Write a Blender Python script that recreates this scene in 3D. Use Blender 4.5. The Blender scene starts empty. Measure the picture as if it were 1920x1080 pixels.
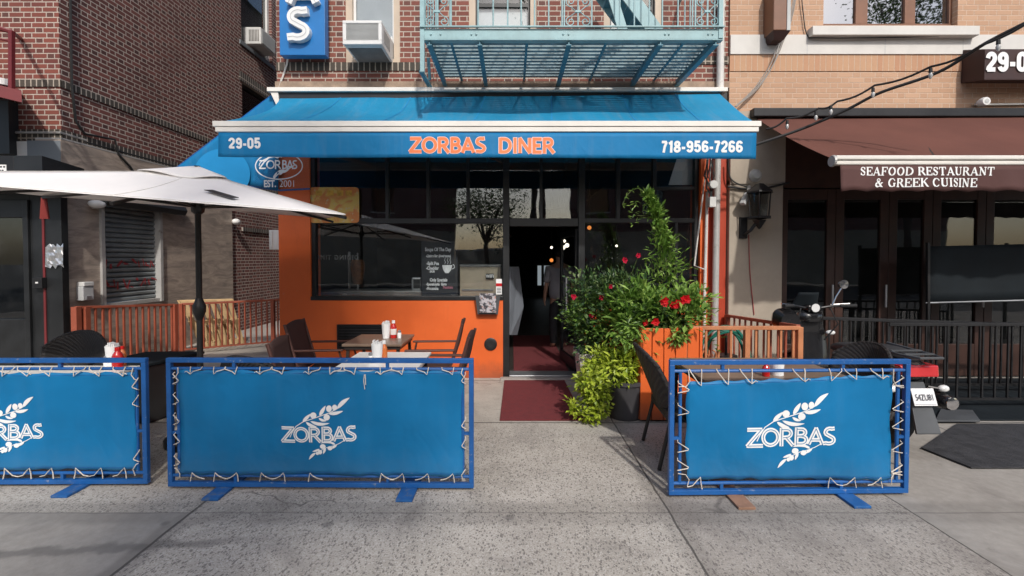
import bpy, bmesh, math, random
from mathutils import Vector, Matrix, Euler
random.seed(7)
R = math.radians
S = bpy.context.scene
COL = S.collection
# ---------------------------------------------------------------- camera, sky, sun, exposure
F = 853.3; CAMH = 1.6; PITCH = R(1.3); PPY = 504.0
cd = bpy.data.cameras.new('camera'); cam = bpy.data.objects.new('camera', cd); COL.objects.link(cam)
cd.sensor_width = 36; cd.lens = 36*F/1920; cd.shift_y = -(540-PPY)/1920
cd.clip_start = 0.05; cd.clip_end = 500
cam.location = (0, 0, CAMH); cam.rotation_euler = (R(90)-PITCH, 0, 0)
S.camera = cam
SUN_D = Vector((-0.26, 1.0, -0.90)).normalized()
elev = math.asin(-SUN_D.z)
W = bpy.data.worlds.new('World'); S.world = W; W.use_nodes = True
wn = W.node_tree; bg = wn.nodes['Background']
sky = wn.nodes.new('ShaderNodeTexSky'); sky.sky_type = 'NISHITA'; sky.sun_disc = False
sky.sun_elevation = elev; sky.sun_rotation = math.atan2(-SUN_D.x, -SUN_D.y)
sky.air_density = 1.0; sky.dust_density = 2.5; sky.ozone_density = 1.0
wn.links.new(sky.outputs[0], bg.inputs[0]); bg.inputs[1].default_value = 0.15
sl = bpy.data.lights.new('sun', 'SUN'); sl.energy = 2.5; sl.angle = R(1.6); sl.color = (1.0, 0.96, 0.91)
so = bpy.data.objects.new('sun', sl); COL.objects.link(so)
so.rotation_euler = SUN_D.to_track_quat('-Z', 'Y').to_euler(); so.location = (3, -10, 12)
S.view_settings.view_transform = 'Standard'; S.view_settings.look = 'None'
S.view_settings.gamma = 1; S.view_settings.exposure = 0.22; S.view_settings.use_curve_mapping = False
S.cycles.max_bounces = 8; S.cycles.transparent_max_bounces = 16

# ---------------------------------------------------------------- photo pixel -> point in the world at depth Y
def P(px, py, Y):
    u = (px-960)/F; v = (PPY-py)/F
    t = Y/(math.cos(PITCH)+v*math.sin(PITCH))
    return Vector((t*u, Y, CAMH+t*(-math.sin(PITCH)+v*math.cos(PITCH))))
def PX(px, Y): return P(px, 485, Y).x
def PZ(py, Y): return P(960, py, Y).z

# ---------------------------------------------------------------- mesh builder
class MB:
    def __init__(s): s.v = []; s.f = []; s.eps = 0
    def add(s, vs, fs):
        o = len(s.v); s.v += [Vector(p) for p in vs]; s.f += [[i+o for i in f] for f in fs]; return s
    def box(s, x0, x1, y0, y1, z0, z1):
        if x0 > x1: x0, x1 = x1, x0
        if y0 > y1: y0, y1 = y1, y0
        if z0 > z1: z0, z1 = z1, z0
        return s.add([(x0,y0,z0),(x1,y0,z0),(x1,y1,z0),(x0,y1,z0),(x0,y0,z1),(x1,y0,z1),(x1,y1,z1),(x0,y1,z1)],
              [(3,2,1,0),(4,5,6,7),(0,1,5,4),(1,2,6,5),(2,3,7,6),(3,0,4,7)])
    def bar(s, p0, p1, w, h, up=(0,0,1)):
        p0 = Vector(p0); p1 = Vector(p1); d = (p1-p0).normalized(); up = Vector(up)
        if abs(d.dot(up)) > .98: up = Vector((0,1,0))
        a = d.cross(up).normalized(); b = a.cross(d).normalized()
        q = []
        for p in (p0, p1):
            for i, j in ((-1,-1),(1,-1),(1,1),(-1,1)): q.append(p+a*i*w/2+b*j*h/2)
        return s.add(q, [(0,1,2,3),(7,6,5,4),(0,4,5,1),(1,5,6,2),(2,6,7,3),(3,7,4,0)])
    def tube(s, pts, r, n=8, r2=None):
        pts = [Vector(p) for p in pts]; N = len(pts)
        q = []; fs = []; pa = None
        for i, p in enumerate(pts):
            d = (pts[min(i+1,N-1)]-pts[max(i-1,0)]).normalized()
            if pa is None:
                up = Vector((0,0,1)) if abs(d.z) < .9 else Vector((0,1,0)); a = d.cross(up).normalized()
            else:
                a = (pa-d*pa.dot(d)).normalized()
            pa = a; b = d.cross(a)
            rr = r if r2 is None else r+(r2-r)*i/(N-1)
            if isinstance(r, (list, tuple)): rr = r[i]
            for k in range(n):
                t = 2*math.pi*k/n; q.append(p+a*math.cos(t)*rr+b*math.sin(t)*rr)
        for i in range(N-1):
            for k in range(n):
                fs.append((i*n+k, i*n+(k+1)%n, (i+1)*n+(k+1)%n, (i+1)*n+k))
        fs.append(tuple(range(n))[::-1]); fs.append(tuple((N-1)*n+k for k in range(n)))
        return s.add(q, fs)
    def lathe(s, prof, c=(0,0,0), n=20, axis='z'):
        q = []; fs = []; c = Vector(c); m = len(prof)
        for r, h in prof:
            for k in range(n):
                t = 2*math.pi*k/n; a, b = r*math.cos(t), r*math.sin(t)
                q.append(c+Vector({'z': (a,b,h), 'y': (a,h,b), 'x': (h,a,b)}[axis]))
        for i in range(m-1):
            for k in range(n):
                fs.append((i*n+k, i*n+(k+1)%n, (i+1)*n+(k+1)%n, (i+1)*n+k))
        fs.append(tuple(range(n))[::-1]); fs.append(tuple((m-1)*n+k for k in range(n)))
        return s.add(q, fs)
    def prism(s, poly, vec):
        vec = Vector(vec); n = len(poly); q = [Vector(p) for p in poly]; q += [p+vec for p in q]
        fs = [tuple(range(n)), tuple(range(2*n-1, n-1, -1))]+[(i, i+n, (i+1)%n+n, (i+1)%n) for i in range(n)]
        return s.add(q, fs)
    def grid(s, fn, nu, nv, thick=0):
        q = [Vector(fn(i/nu, j/nv)) for j in range(nv+1) for i in range(nu+1)]
        fs = [(j*(nu+1)+i, j*(nu+1)+i+1, (j+1)*(nu+1)+i+1, (j+1)*(nu+1)+i) for j in range(nv) for i in range(nu)]
        return s.add(q, fs)
    def ico(s, c, r, sc=(1,1,1), sub=2):
        bm = bmesh.new(); bmesh.ops.create_icosphere(bm, subdivisions=sub, radius=r)
        vs = [Vector(c)+Vector((v.co.x*sc[0], v.co.y*sc[1], v.co.z*sc[2])) for v in bm.verts]
        fs = [[v.index for v in f.verts] for f in bm.faces]; bm.free(); return s.add(vs, fs)
    def xf(s, m):
        s.v = [m @ p for p in s.v]; return s
    def build(s, name, mat, parent=None, smooth=False, bev=0, solid=0, world=True, sub=0):
        me = bpy.data.meshes.new(name); o = bpy.data.objects.new(name, me); COL.objects.link(o)
        org = Vector((0,0,0))
        if parent is not None:
            o.parent = parent
            if world:
                q = parent
                while q is not None: org += q.location; q = q.parent
        me.from_pydata([tuple(p-org) for p in s.v], [], s.f); me.validate()
        bm = bmesh.new(); bm.from_mesh(me); bmesh.ops.recalc_face_normals(bm, faces=bm.faces)
        bm.to_mesh(me); bm.free()
        me.materials.append(mat)
        if smooth:
            me.polygons.foreach_set('use_smooth', [True]*len(me.polygons))
            md = None
            try: me.set_sharp_from_angle(angle=R(40))
            except Exception: pass
        if solid:
            m = o.modifiers.new('solid', 'SOLIDIFY'); m.thickness = solid; m.offset = 0
        if bev:
            m = o.modifiers.new('bevel', 'BEVEL'); m.width = bev; m.segments = 2; m.limit_method = 'ANGLE'; m.angle_limit = R(40)
        if sub:
            m = o.modifiers.new('sub', 'SUBSURF'); m.levels = sub; m.render_levels = sub
        return o
def thing(name, label, cat, loc=(0,0,0), rz=0, group=None):
    o = bpy.data.objects.new(name, None); COL.objects.link(o); o.location = loc; o.rotation_euler = (0,0,rz)
    o.empty_display_size = .2
    o['label'] = label; o['category'] = cat
    if group: o['group'] = group
    return o
def tag(o, label, cat, group=None):
    o['label'] = label; o['category'] = cat
    if group: o['group'] = group
    return o
def struct(o, kind='structure'): o['kind'] = kind; return o
def copy_tree(o, parent=None):
    c = o.copy(); COL.objects.link(c)
    if parent is not None: c.parent = parent
    for ch in list(o.children): copy_tree(ch, c)
    return c
def rebase(o):                              # one-mesh thing built in world coordinates: origin to its base
    me = o.data; n = len(me.vertices)
    c = Vector((sum(v.co.x for v in me.vertices)/n, sum(v.co.y for v in me.vertices)/n, min(v.co.z for v in me.vertices)))
    me.transform(Matrix.Translation(-c)); o.location = c; return o

# ---------------------------------------------------------------- materials
class NT:
    def __init__(s, name):
        s.m = bpy.data.materials.new(name); s.m.use_nodes = True; s.t = s.m.node_tree
        s.p = s.t.nodes['Principled BSDF']; s.out = s.t.nodes['Material Output']
    def n(s, typ, **k):
        x = s.t.nodes.new('ShaderNode'+typ)
        for a, b in k.items(): setattr(x, a, b)
        return x
    def l(s, a, b): s.t.links.new(a, b)
    def setv(s, sock, v):
        if hasattr(v, 'is_output') or hasattr(v, 'links'): s.l(v, sock)
        else: sock.default_value = v
    def math(s, op, a, b=0.0, c=None):
        x = s.n('Math', operation=op); s.setv(x.inputs[0], a); s.setv(x.inputs[1], b)
        if c is not None: s.setv(x.inputs[2], c)
        return x.outputs[0]
    def mix(s, f, a, b):
        x = s.n('Mix', data_type='RGBA'); s.setv(x.inputs[0], f)
        for k, v in ((6, a), (7, b)):
            if isinstance(v, tuple): v = v if len(v) == 4 else (*v, 1)
            s.setv(x.inputs[k], v)
        return x.outputs[2]
    def coord(s, world=False):
        if world: return s.n('NewGeometry').outputs['Position']
        return s.n('TexCoord').outputs['Object']
    def noise(s, vec, scale, detail=4, rough=.55, dist=0):
        x = s.n('TexNoise'); s.l(vec, x.inputs['Vector']); x.inputs['Scale'].default_value = scale
        x.inputs['Detail'].default_value = detail; x.inputs['Roughness'].default_value = rough; x.inputs['Distortion'].default_value = dist
        return x.outputs['Fac']
    def step(s, v, a, b):
        x = s.n('MapRange', interpolation_type='SMOOTHSTEP'); s.l(v, x.inputs[0])
        x.inputs[1].default_value = a; x.inputs[2].default_value = b; return x.outputs[0]
    def bump(s, h, strength=.3, dist=.01):
        x = s.n('Bump'); s.l(h, x.inputs['Height']); x.inputs['Strength'].default_value = strength; x.inputs['Distance'].default_value = dist
        s.l(x.outputs[0], s.p.inputs['Normal']); return x
def dk(c, k): return tuple(min(1, x*k) for x in c)
def M(name, col, rough=.6, metal=0, var=.18, vs=3, bump=0, bs=80, spec=.5, world=False, grime=None, gth=(.55,.75), gs=9, coat=0):
    t = NT(name); v = t.coord(world)
    nz = t.noise(v, vs, 6, .6)
    c = t.mix(t.step(nz, .3, .7), dk(col, 1-var), dk(col, 1+var))
    if grime:
        g = t.noise(v, gs, 8, .7); c = t.mix(t.step(g, *gth), c, grime)
    t.l(c, t.p.inputs['Base Color'])
    rr = t.math('MULTIPLY_ADD', nz, .25, rough-.12); t.l(rr, t.p.inputs['Roughness'])
    t.p.inputs['Metallic'].default_value = metal; t.p.inputs['Specular IOR Level'].default_value = spec
    if coat: t.p.inputs['Coat Weight'].default_value = coat; t.p.inputs['Coat Roughness'].default_value = .1
    if bump: t.bump(t.noise(v, bs, 5), bump, .01)
    return t.m
def emis(name, col, st):
    t = NT(name); t.p.inputs['Base Color'].default_value = (*col, 1); t.p.inputs['Emission Color'].default_value = (*col, 1)
    t.p.inputs['Emission Strength'].default_value = st; return t.m
def brick(name, axis, L, Hd, rh, mo, c1, c2, ch, cm, soldier=False, dirt=.35, hdark=.75):
    t = NT(name); pos = t.coord(True); sp = t.n('SeparateXYZ'); t.l(pos, sp.inputs[0])
    u = sp.outputs[axis]; v = sp.outputs[2]
    p = L+Hd
    rv = t.math('DIVIDE', v, rh); row = t.math('FLOOR', rv); fv = t.math('MULTIPLY', t.math('FRACT', rv), rh)
    off = t.math('MULTIPLY', t.math('MODULO', t.math('ADD', row, 200), 2), .0 if soldier else .5)
    wob = t.math('MULTIPLY', t.math('SUBTRACT', t.noise(pos, 3.0, 2), .5), .03)
    uu = t.math('ADD', t.math('ADD', t.math('DIVIDE', u, p), off), wob); cell = t.math('FLOOR', uu)
    tt = t.math('MULTIPLY', t.math('FRACT', uu), p)
    hd = t.math('GREATER_THAN', tt, L)
    ds = t.math('MINIMUM', tt, t.math('ABSOLUTE', t.math('SUBTRACT', tt, L)))
    d = t.math('MINIMUM', t.math('MINIMUM', ds, t.math('SUBTRACT', p, tt)), t.math('MINIMUM', fv, t.math('SUBTRACT', rh, fv)))
    edge = t.math('ADD', d, t.math('MULTIPLY', t.math('SUBTRACT', t.noise(pos, 45, 3), .5), .006))
    mask = t.step(edge, mo*.5-.0015, mo*.5+.0025)
    cx = t.n('CombineXYZ'); t.l(t.math('MULTIPLY_ADD', cell, 2.0, hd), cx.inputs[0]); t.l(row, cx.inputs[1])
    wn_ = t.n('TexWhiteNoise', noise_dimensions='2D'); t.l(cx.outputs[0], wn_.inputs['Vector'])
    rnd = wn_.outputs['Value']
    base = t.mix(rnd, c1, c2)
    hm = t.math('MULTIPLY', hd, t.step(rnd, .2, .8)) if not soldier else t.math('MULTIPLY', rnd, .6)
    base = t.mix(t.math('MULTIPLY', hm, hdark), base, ch)
    fine = t.noise(pos, 60, 5, .7)
    base = t.mix(t.math('MULTIPLY', fine, .35), base, dk(c1, .55))
    big = t.noise(pos, .9, 5, .6)
    col = t.mix(mask, t.mix(fine, dk(cm, .8), dk(cm, 1.15)), base)
    col = t.mix(t.math('MULTIPLY', t.step(big, .45, .75), dirt), col, dk(c1, .35))
    t.l(col, t.p.inputs['Base Color']); t.p.inputs['Roughness'].default_value = .85
    t.bump(t.math('ADD', mask, t.math('MULTIPLY', fine, .3)), .6, .006)
    return t.m
def glass(name, tint=(.75,.78,.78), refl=1.0, dirt=.03, base=.07):
    t = NT(name); t.t.nodes.remove(t.p)
    tr = t.n('BsdfTransparent'); tr.inputs[0].default_value = (*tint, 1)
    gl = t.n('BsdfGlossy'); gl.inputs['Roughness'].default_value = .015
    gl.inputs['Color'].default_value = (refl, refl, refl, 1)
    v = t.coord(True); nb = t.noise(v, 1.3, 2); b = t.n('Bump'); b.inputs['Strength'].default_value = .04; b.inputs['Distance'].default_value = .05
    t.l(nb, b.inputs['Height']); t.l(b.outputs[0], gl.inputs['Normal'])
    fr = t.n('LayerWeight'); fr.inputs['Blend'].default_value = .5
    fac = t.math('MINIMUM', t.math('MULTIPLY_ADD', t.math('POWER', fr.outputs['Facing'], 4.0), .7, base), 1.0)
    mx = t.n('MixShader'); t.l(fac, mx.inputs[0]); t.l(tr.outputs[0], mx.inputs[1]); t.l(gl.outputs[0], mx.inputs[2])
    df = t.n('BsdfDiffuse'); df.inputs[0].default_value = (.35,.36,.36,1)
    m2 = t.n('MixShader'); dn = t.math('MULTIPLY', t.step(t.noise(v, 3, 6, .7), .45, .8), dirt); t.l(dn, m2.inputs[0])
    t.l(mx.outputs[0], m2.inputs[1]); t.l(df.outputs[0], m2.inputs[2]); t.l(m2.outputs[0], t.out.inputs[0]); return t.m
def leafmat(name, c1, c2, c3):
    t = NT(name); g = t.n('NewGeometry'); r = t.n('ValToRGB'); t.l(g.outputs['Random Per Island'], r.inputs[0])
    e = r.color_ramp.elements; e[0].color = (*c1, 1); e[1].color = (*c3, 1); e[1].position = 1
    x = e.new(.5); x.color = (*c2, 1)
    t.l(r.outputs[0], t.p.inputs['Base Color']); t.p.inputs['Roughness'].default_value = .42; t.p.inputs['Specular IOR Level'].default_value = .45
    tl = t.n('BsdfTranslucent'); t.l(r.outputs[0], tl.inputs[0]); mx = t.n('MixShader'); mx.inputs[0].default_value = .3
    t.l(t.p.outputs[0], mx.inputs[1]); t.l(tl.outputs[0], mx.inputs[2]); t.l(mx.outputs[0], t.out.inputs[0]); return t.m
def fabric(name, col, rough=.75, wrinkle=.25, ws=5, transl=.0, var=.08, weave=400, streak=0, splash=0):
    t = NT(name); v = t.coord()
    n1 = t.noise(v, 1.7, 4); c = t.mix(t.step(n1, .3, .7), dk(col, 1-var), dk(col, 1+var))
    fine = t.noise(v, 9, 6, .7); c = t.mix(t.math('MULTIPLY', t.step(fine, .55, .8), .12), c, dk(col, .6))
    if streak:
        mp = t.n('Mapping'); t.l(v, mp.inputs[0]); mp.inputs['Scale'].default_value = (7, .7, .7)
        c = t.mix(t.math('MULTIPLY', t.step(t.noise(mp.outputs[0], 1.4, 7, .65), .45, .75), streak), c, (.25,.30,.33))
        c = t.mix(t.math('MULTIPLY', t.step(t.noise(v, 3.1, 7, .7, .6), .58, .70), streak*.8), c, dk(col, .45))
    if splash:
        sp = t.n('SeparateXYZ'); t.l(v, sp.inputs[0]); lo = t.math('SUBTRACT', 1.0, t.step(t.math('ADD', sp.outputs[2], t.math('MULTIPLY', t.noise(v, 9, 7, .75), .35)), .22, .52)); c = t.mix(t.math('MULTIPLY', lo, splash), c, (.16,.19,.21))
    t.l(c, t.p.inputs['Base Color']); t.p.inputs['Roughness'].default_value = rough; t.p.inputs['Specular IOR Level'].default_value = .3
    h = t.math('ADD', t.noise(v, ws, 3, .5, .6), t.math('MULTIPLY', t.noise(v, weave, 1), .02)); t.bump(h, wrinkle, .03)
    if transl:
        tl = t.n('BsdfTranslucent'); t.l(c, tl.inputs[0]); mx = t.n('MixShader'); mx.inputs[0].default_value = transl
        t.l(t.p.outputs[0], mx.inputs[1]); t.l(tl.outputs[0], mx.inputs[2]); t.l(mx.outputs[0], t.out.inputs[0])
    return t.m
m = {}
RED1, RED2 = (.19,.062,.045), (.29,.098,.068)
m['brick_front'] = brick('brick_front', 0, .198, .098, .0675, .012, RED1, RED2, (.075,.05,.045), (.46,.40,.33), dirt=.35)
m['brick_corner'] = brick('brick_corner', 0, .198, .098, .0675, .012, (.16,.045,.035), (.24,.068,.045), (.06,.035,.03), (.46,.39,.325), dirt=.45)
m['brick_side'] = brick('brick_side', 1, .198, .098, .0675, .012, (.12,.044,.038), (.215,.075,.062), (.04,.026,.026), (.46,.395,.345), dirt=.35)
m['soldier_x'] = brick('soldier_x', 0, .075, .075, .2, .014, (.055,.05,.04), (.12,.09,.065), (.03,.03,.028), (.42,.36,.29), True)
m['soldier_y'] = brick('soldier_y', 1, .075, .075, .2, .014, (.055,.05,.045), (.10,.08,.065), (.03,.03,.03), (.42,.37,.32), True)
m['brick_tan'] = brick('brick_tan', 0, .198, .098, .0675, .008, (.49,.295,.185), (.57,.36,.235), (.45,.26,.165), (.56,.42,.31), dirt=.12, hdark=.35)
m['soldier_tan'] = brick('soldier_tan', 0, .075, .075, .36, .008, (.50,.27,.16), (.56,.34,.2), (.52,.32,.2), (.56,.42,.3), True, dirt=.1)
m['orange'] = M('orange_paint', (.70,.115,.02), .5, var=.05, vs=1.5, bump=.12, bs=25, grime=(.48,.13,.04), gth=(.58,.9), gs=3, world=True)
m['orange_red'] = M('red_orange_paint', (.42,.05,.018), .5, var=.08, vs=2, bump=.1, bs=30, world=True)
m['black_frame'] = M('black_frame', (.014,.015,.016), .4, var=.3)
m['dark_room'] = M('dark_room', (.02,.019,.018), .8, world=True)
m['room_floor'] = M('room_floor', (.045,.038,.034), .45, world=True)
m['glass'] = glass('window_glass', (.88,.90,.90))
m['glass_dark'] = glass('dark_window_glass', (.55,.57,.57), dirt=.05)
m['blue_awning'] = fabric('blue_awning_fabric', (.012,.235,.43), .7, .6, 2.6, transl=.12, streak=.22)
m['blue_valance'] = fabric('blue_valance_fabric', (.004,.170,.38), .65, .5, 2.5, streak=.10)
m['blue_circle'] = fabric('light_blue_fabric', (.012,.23,.50), .7, .1)
m['white_alu'] = M('white_aluminium', (.72,.69,.63), .4, var=.06, grime=(.4,.36,.3), gth=(.62,.9))
m['white_print'] = M('white_print', (.80,.80,.78), .6, var=.04)
m['orange_print'] = M('orange_print', (.80,.20,.065), .6, var=.05)
m['pale_print'] = M('pale_print', (.82,.55,.48), .6, var=.05)
m['teal'] = M('teal_paint', (.27,.43,.45), .5, var=.12, vs=6, grime=(.17,.15,.11), gth=(.62,.85), gs=14, bump=.1)
m['teal_blue'] = M('teal_blue_paint', (.10,.25,.31), .5, var=.15, vs=6, grime=(.12,.12,.1), gth=(.6,.85), gs=14)
m['tan_trim'] = M('tan_trim', (.52,.42,.32), .6, var=.1, grime=(.3,.24,.18), gth=(.6,.9))
m['white_trim'] = M('white_trim', (.68,.68,.66), .5, var=.06, grime=(.4,.38,.34), gth=(.62,.9))
m['blind'] = M('white_blind', (.66,.67,.68), .7, var=.05)
m['grey_blind'] = M('grey_blind', (.45,.46,.46), .5, var=.1)
m['ac_white'] = M('appliance_white', (.62,.62,.60), .45, var=.06, grime=(.33,.3,.26), gth=(.6,.88))
m['ac_grey'] = M('appliance_grey', (.45,.46,.45), .5, var=.1)
m['ac_dark'] = M('appliance_underside', (.16,.15,.14), .6, var=.3)
m['stone_band'] = M('stone_band', (.62,.60,.56), .7, var=.06, bump=.1, grime=(.4,.37,.33), gth=(.62,.9), world=True)
m['cement'] = M('cement_pilaster', (.37,.315,.25), .8, var=.12, vs=1.6, bump=.15, bs=20, grime=(.25,.21,.17), gth=(.58,.85), gs=4, world=True)
m['brown_wood'] = M('brown_window_wood', (.19,.085,.045), .5, var=.15)
m['dark_wood'] = M('dark_door_wood', (.042,.017,.011), .5, var=.25, vs=4)
m['brown_awning'] = fabric('brown_awning_fabric', (.125,.048,.035), .8, .2, 2.5, transl=.08)
m['brown_valance'] = fabric('brown_valance_fabric', (.085,.04,.036), .8, .3, 3)
m['brown_sign'] = M('brown_sign_panel', (.035,.012,.01), .6, var=.15)
m['black_metal'] = M('black_metal', (.016,.016,.017), .45, .2, var=.3)
m['steel'] = M('grey_steel', (.42,.43,.44), .35, .7, var=.12)
m['pipe_grey'] = M('grey_pipe', (.45,.44,.42), .5, .2, var=.12, grime=(.25,.2,.17))
m['pipe_white'] = M('white_pipe', (.62,.60,.56), .5, var=.1, grime=(.35,.3,.25))
m['terracotta'] = M('terracotta_rail_paint', (.30,.075,.04), .5, var=.15, vs=5, grime=(.1,.04,.03), gth=(.6,.85))
m['orange_rail'] = M('orange_brown_rail_paint', (.48,.19,.085), .5, var=.15, vs=5, grime=(.18,.07,.04), gth=(.6,.85))
m['red_frame'] = M('red_paint', (.15,.018,.02), .5, var=.12)
m['blue_frame'] = M('blue_frame_paint', (.009,.095,.31), .42, .0, var=.12, vs=5, grime=(.26,.29,.36), gth=(.60,.72), gs=22, coat=.15)
m['banner'] = fabric('blue_banner_vinyl', (.003,.150,.345), .5, .6, 2.4, var=.10, streak=.025, splash=.14)
m['rope'] = M('white_rope', (.62,.56,.48), .8, var=.15, vs=20)
m['foot_blue'] = M('worn_blue_board', (.012,.10,.30), .7, var=.15, vs=9, grime=(.12,.15,.2), gth=(.52,.72), gs=14)
m['rust_wood'] = M('bare_foot_board', (.25,.14,.09), .8, var=.2, vs=12)
m['canopy'] = fabric('cream_canopy', (.90,.87,.83), .85, .10, 2, transl=.14, var=.02, streak=.03)
m['umbrella_black'] = M('umbrella_pole', (.03,.028,.027), .4, .4, var=.2)
m['red_cloth'] = fabric('red_cloth', (.20,.03,.025), .85, .2)
m['wicker'] = None
m['sling'] = fabric('brown_sling', (.055,.03,.026), .8, .12, 3)
m['chair_frame'] = M('brown_chair_frame', (.10,.045,.035), .45, .2, var=.15)
m['table_brown'] = M('brown_table_top', (.20,.14,.10), .35, var=.12, vs=5)
m['table_white'] = M('white_table_top', (.74,.72,.67), .4, var=.04)
m['table_leg'] = M('table_leg_metal', (.05,.04,.035), .4, .4)
m['paper'] = M('white_paper', (.80,.80,.78), .8, var=.04)
m['ketchup'] = M('ketchup_red', (.50,.015,.012), .25, var=.08, coat=.4)
m['hot_sauce'] = M('orange_sauce', (.60,.16,.04), .25, var=.08, coat=.4)
m['label_white'] = M('bottle_label', (.75,.7,.66), .5)
m['mat_red'] = M('red_mat', (.145,.022,.025), .95, var=.12, vs=14, bump=.5, bs=300, grime=(.2,.06,.055), gth=(.6,.85), gs=5)
m['pot_dark'] = M('dark_pot', (.055,.052,.055), .6, var=.2)
m['pot_white'] = M('white_planter', (.52,.48,.44), .7, var=.12, grime=(.3,.26,.2))
m['soil'] = M('soil', (.035,.025,.018), .95, bump=.6, bs=60)
m['stem'] = M('green_stem', (.09,.12,.035), .7, var=.2)
m['bark'] = M('bark', (.09,.065,.05), .9, var=.3, bump=.6, bs=25)
m['leaf_lime'] = leafmat('lime_leaf', (.20,.29,.02), (.36,.45,.035), (.52,.60,.08))
m['leaf_green'] = leafmat('green_leaf', (.07,.15,.02), (.16,.29,.045), (.32,.46,.10))
m['leaf_dark'] = leafmat('dark_leaf', (.02,.055,.018), (.05,.11,.03), (.15,.22,.07))
m['leaf_tree'] = leafmat('tree_leaf', (.02,.05,.012), (.05,.10,.02), (.09,.15,.03))
m['flower'] = leafmat('red_petal', (.50,.005,.015), (.65,.01,.02), (.75,.03,.03))
m['rose'] = leafmat('crimson_petal', (.42,.004,.03), (.55,.01,.05), (.62,.03,.07))
m['pallet'] = M('pallet_pine', (.60,.42,.22), .75, var=.18, vs=6, bump=.15)
m['sign_blue'] = M('blue_sign_panel', (.005,.15,.42), .4, var=.05, coat=.2)
m['letter_white'] = M('white_channel_letter', (.74,.74,.72), .4, var=.04)
m['foil'] = M('silver_foil', (.6,.6,.6), .3, .8, var=.3)
m['shutter'] = M('grey_shutter', (.22,.245,.255), .45, .3, var=.15, grime=(.09,.09,.09))
m['graffiti'] = M('red_graffiti', (.28,.03,.035), .6, var=.3)
m['grey_panel'] = M('grey_painted_panel', (.17,.19,.205), .6, var=.05)
m['chalk'] = M('chalk_writing', (.80,.80,.80), .9, var=.2)
m['chalk_red'] = M('red_chalk_writing', (.5,.2,.25), .9)
m['chalkboard'] = M('chalkboard', (.020,.022,.028), .75, var=.2)
m['counter'] = M('steel_counter', (.30,.30,.29), .35, .5, var=.15)
m['beige'] = M('beige_panel', (.40,.34,.25), .6, var=.1)
m['meat'] = M('roast_meat', (.17,.065,.022), .55, var=.4, vs=25, bump=.6, bs=40)
m['skin'] = M('skin', (.45,.26,.18), .55, var=.06)
m['shirt'] = fabric('grey_shirt', (.33,.33,.35), .85, .3, 8)
m['trousers'] = fabric('dark_trousers', (.03,.03,.035), .85, .2, 8)
m['hair'] = M('dark_hair', (.02,.016,.014), .6)
m['bulb'] = emis('warm_bulb', (1, .90, .74), 2.2)
m['bulb_amber'] = emis('amber_lamp', (1, .30, .06), .9)
m['bulb_glass'] = M('clear_bulb', (.42,.42,.41), .12, var=.1)
m['rubber'] = M('tyre_rubber', (.018,.018,.018), .8, var=.2, bump=.2)
m['moto_black'] = M('gloss_black_plastic', (.010,.010,.011), .25, var=.2, coat=.6)
m['moto_grey'] = M('matt_grey_plastic', (.07,.075,.08), .5, var=.15)
m['seat_vinyl'] = M('black_seat_vinyl', (.035,.035,.037), .5, var=.15)
m['chrome'] = M('chrome', (.7,.7,.7), .15, 1.0, var=.05)
m['red_lens'] = M('red_lens', (.45,.02,.02), .15, coat=.8)
m['clear_lens'] = M('clear_lens', (.75,.75,.73), .15, coat=.8)
m['plate'] = M('licence_plate', (.72,.72,.72), .5, var=.05)
m['dark_print'] = M('dark_print', (.05,.05,.06), .6)
m['rubber_mat'] = M('ribbed_rubber_mat', (.032,.032,.035), .8, var=.3, vs=10, bump=.8, bs=120, grime=(.11,.11,.11), gth=(.66,.75), gs=40)
m['hose'] = M('green_hose', (.01,.14,.10), .45)
m['screen'] = M('dark_vinyl_screen', (.010,.014,.017), .75, var=.2, spec=.2)
m['asphalt'] = M('asphalt', (.05,.05,.05), .9, var=.2, bump=.4, bs=90, world=True)
m['alley'] = M('alley_concrete', (.34,.31,.28), .85, var=.15, vs=2, bump=.2, grime=(.16,.14,.13), gth=(.55,.85), gs=3, world=True)
m['granite'] = None
m['red_cable'] = M('red_cable', (.35,.05,.05), .5)
m['black_cable'] = M('black_cable', (.012,.012,.012), .6)
m['grey_cable'] = M('grey_cable', (.30,.27,.24), .6)
def mk_granite():
    t = NT('brown_granite'); v = t.coord(True); mp = t.n('Mapping'); t.l(v, mp.inputs[0])
    mp.inputs['Rotation'].default_value = (R(35), 0, 0); mp.inputs['Scale'].default_value = (1, 1.2, 5)
    a = t.noise(mp.outputs[0], 1.6, 8, .65, 1.2); b = t.noise(v, 55, 3, .7)
    c = t.mix(t.step(a, .3, .68), (.24,.20,.17), (.52,.42,.34)); c = t.mix(t.math('MULTIPLY', b, .4), c, (.2,.17,.155))
    t.l(c, t.p.inputs['Base Color']); t.p.inputs['Roughness'].default_value = .5; return t.m
m['granite'] = mk_granite()
def mk_wicker():
    t = NT('dark_wicker'); v = t.coord(); w1 = t.n('TexWave', wave_type='BANDS', bands_direction='Z'); t.l(v, w1.inputs[0]); w1.inputs['Scale'].default_value = 38
    w2 = t.n('TexWave', wave_type='BANDS', bands_direction='DIAGONAL'); t.l(v, w2.inputs[0]); w2.inputs['Scale'].default_value = 24
    h = t.math('MULTIPLY', w1.outputs['Fac'], w2.outputs['Fac'])
    t.l(t.mix(h, (.012,.010,.009), (.045,.036,.032)), t.p.inputs['Base Color']); t.p.inputs['Roughness'].default_value = .55; t.bump(h, .8, .006); return t.m
m['wicker'] = mk_wicker()
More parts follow.
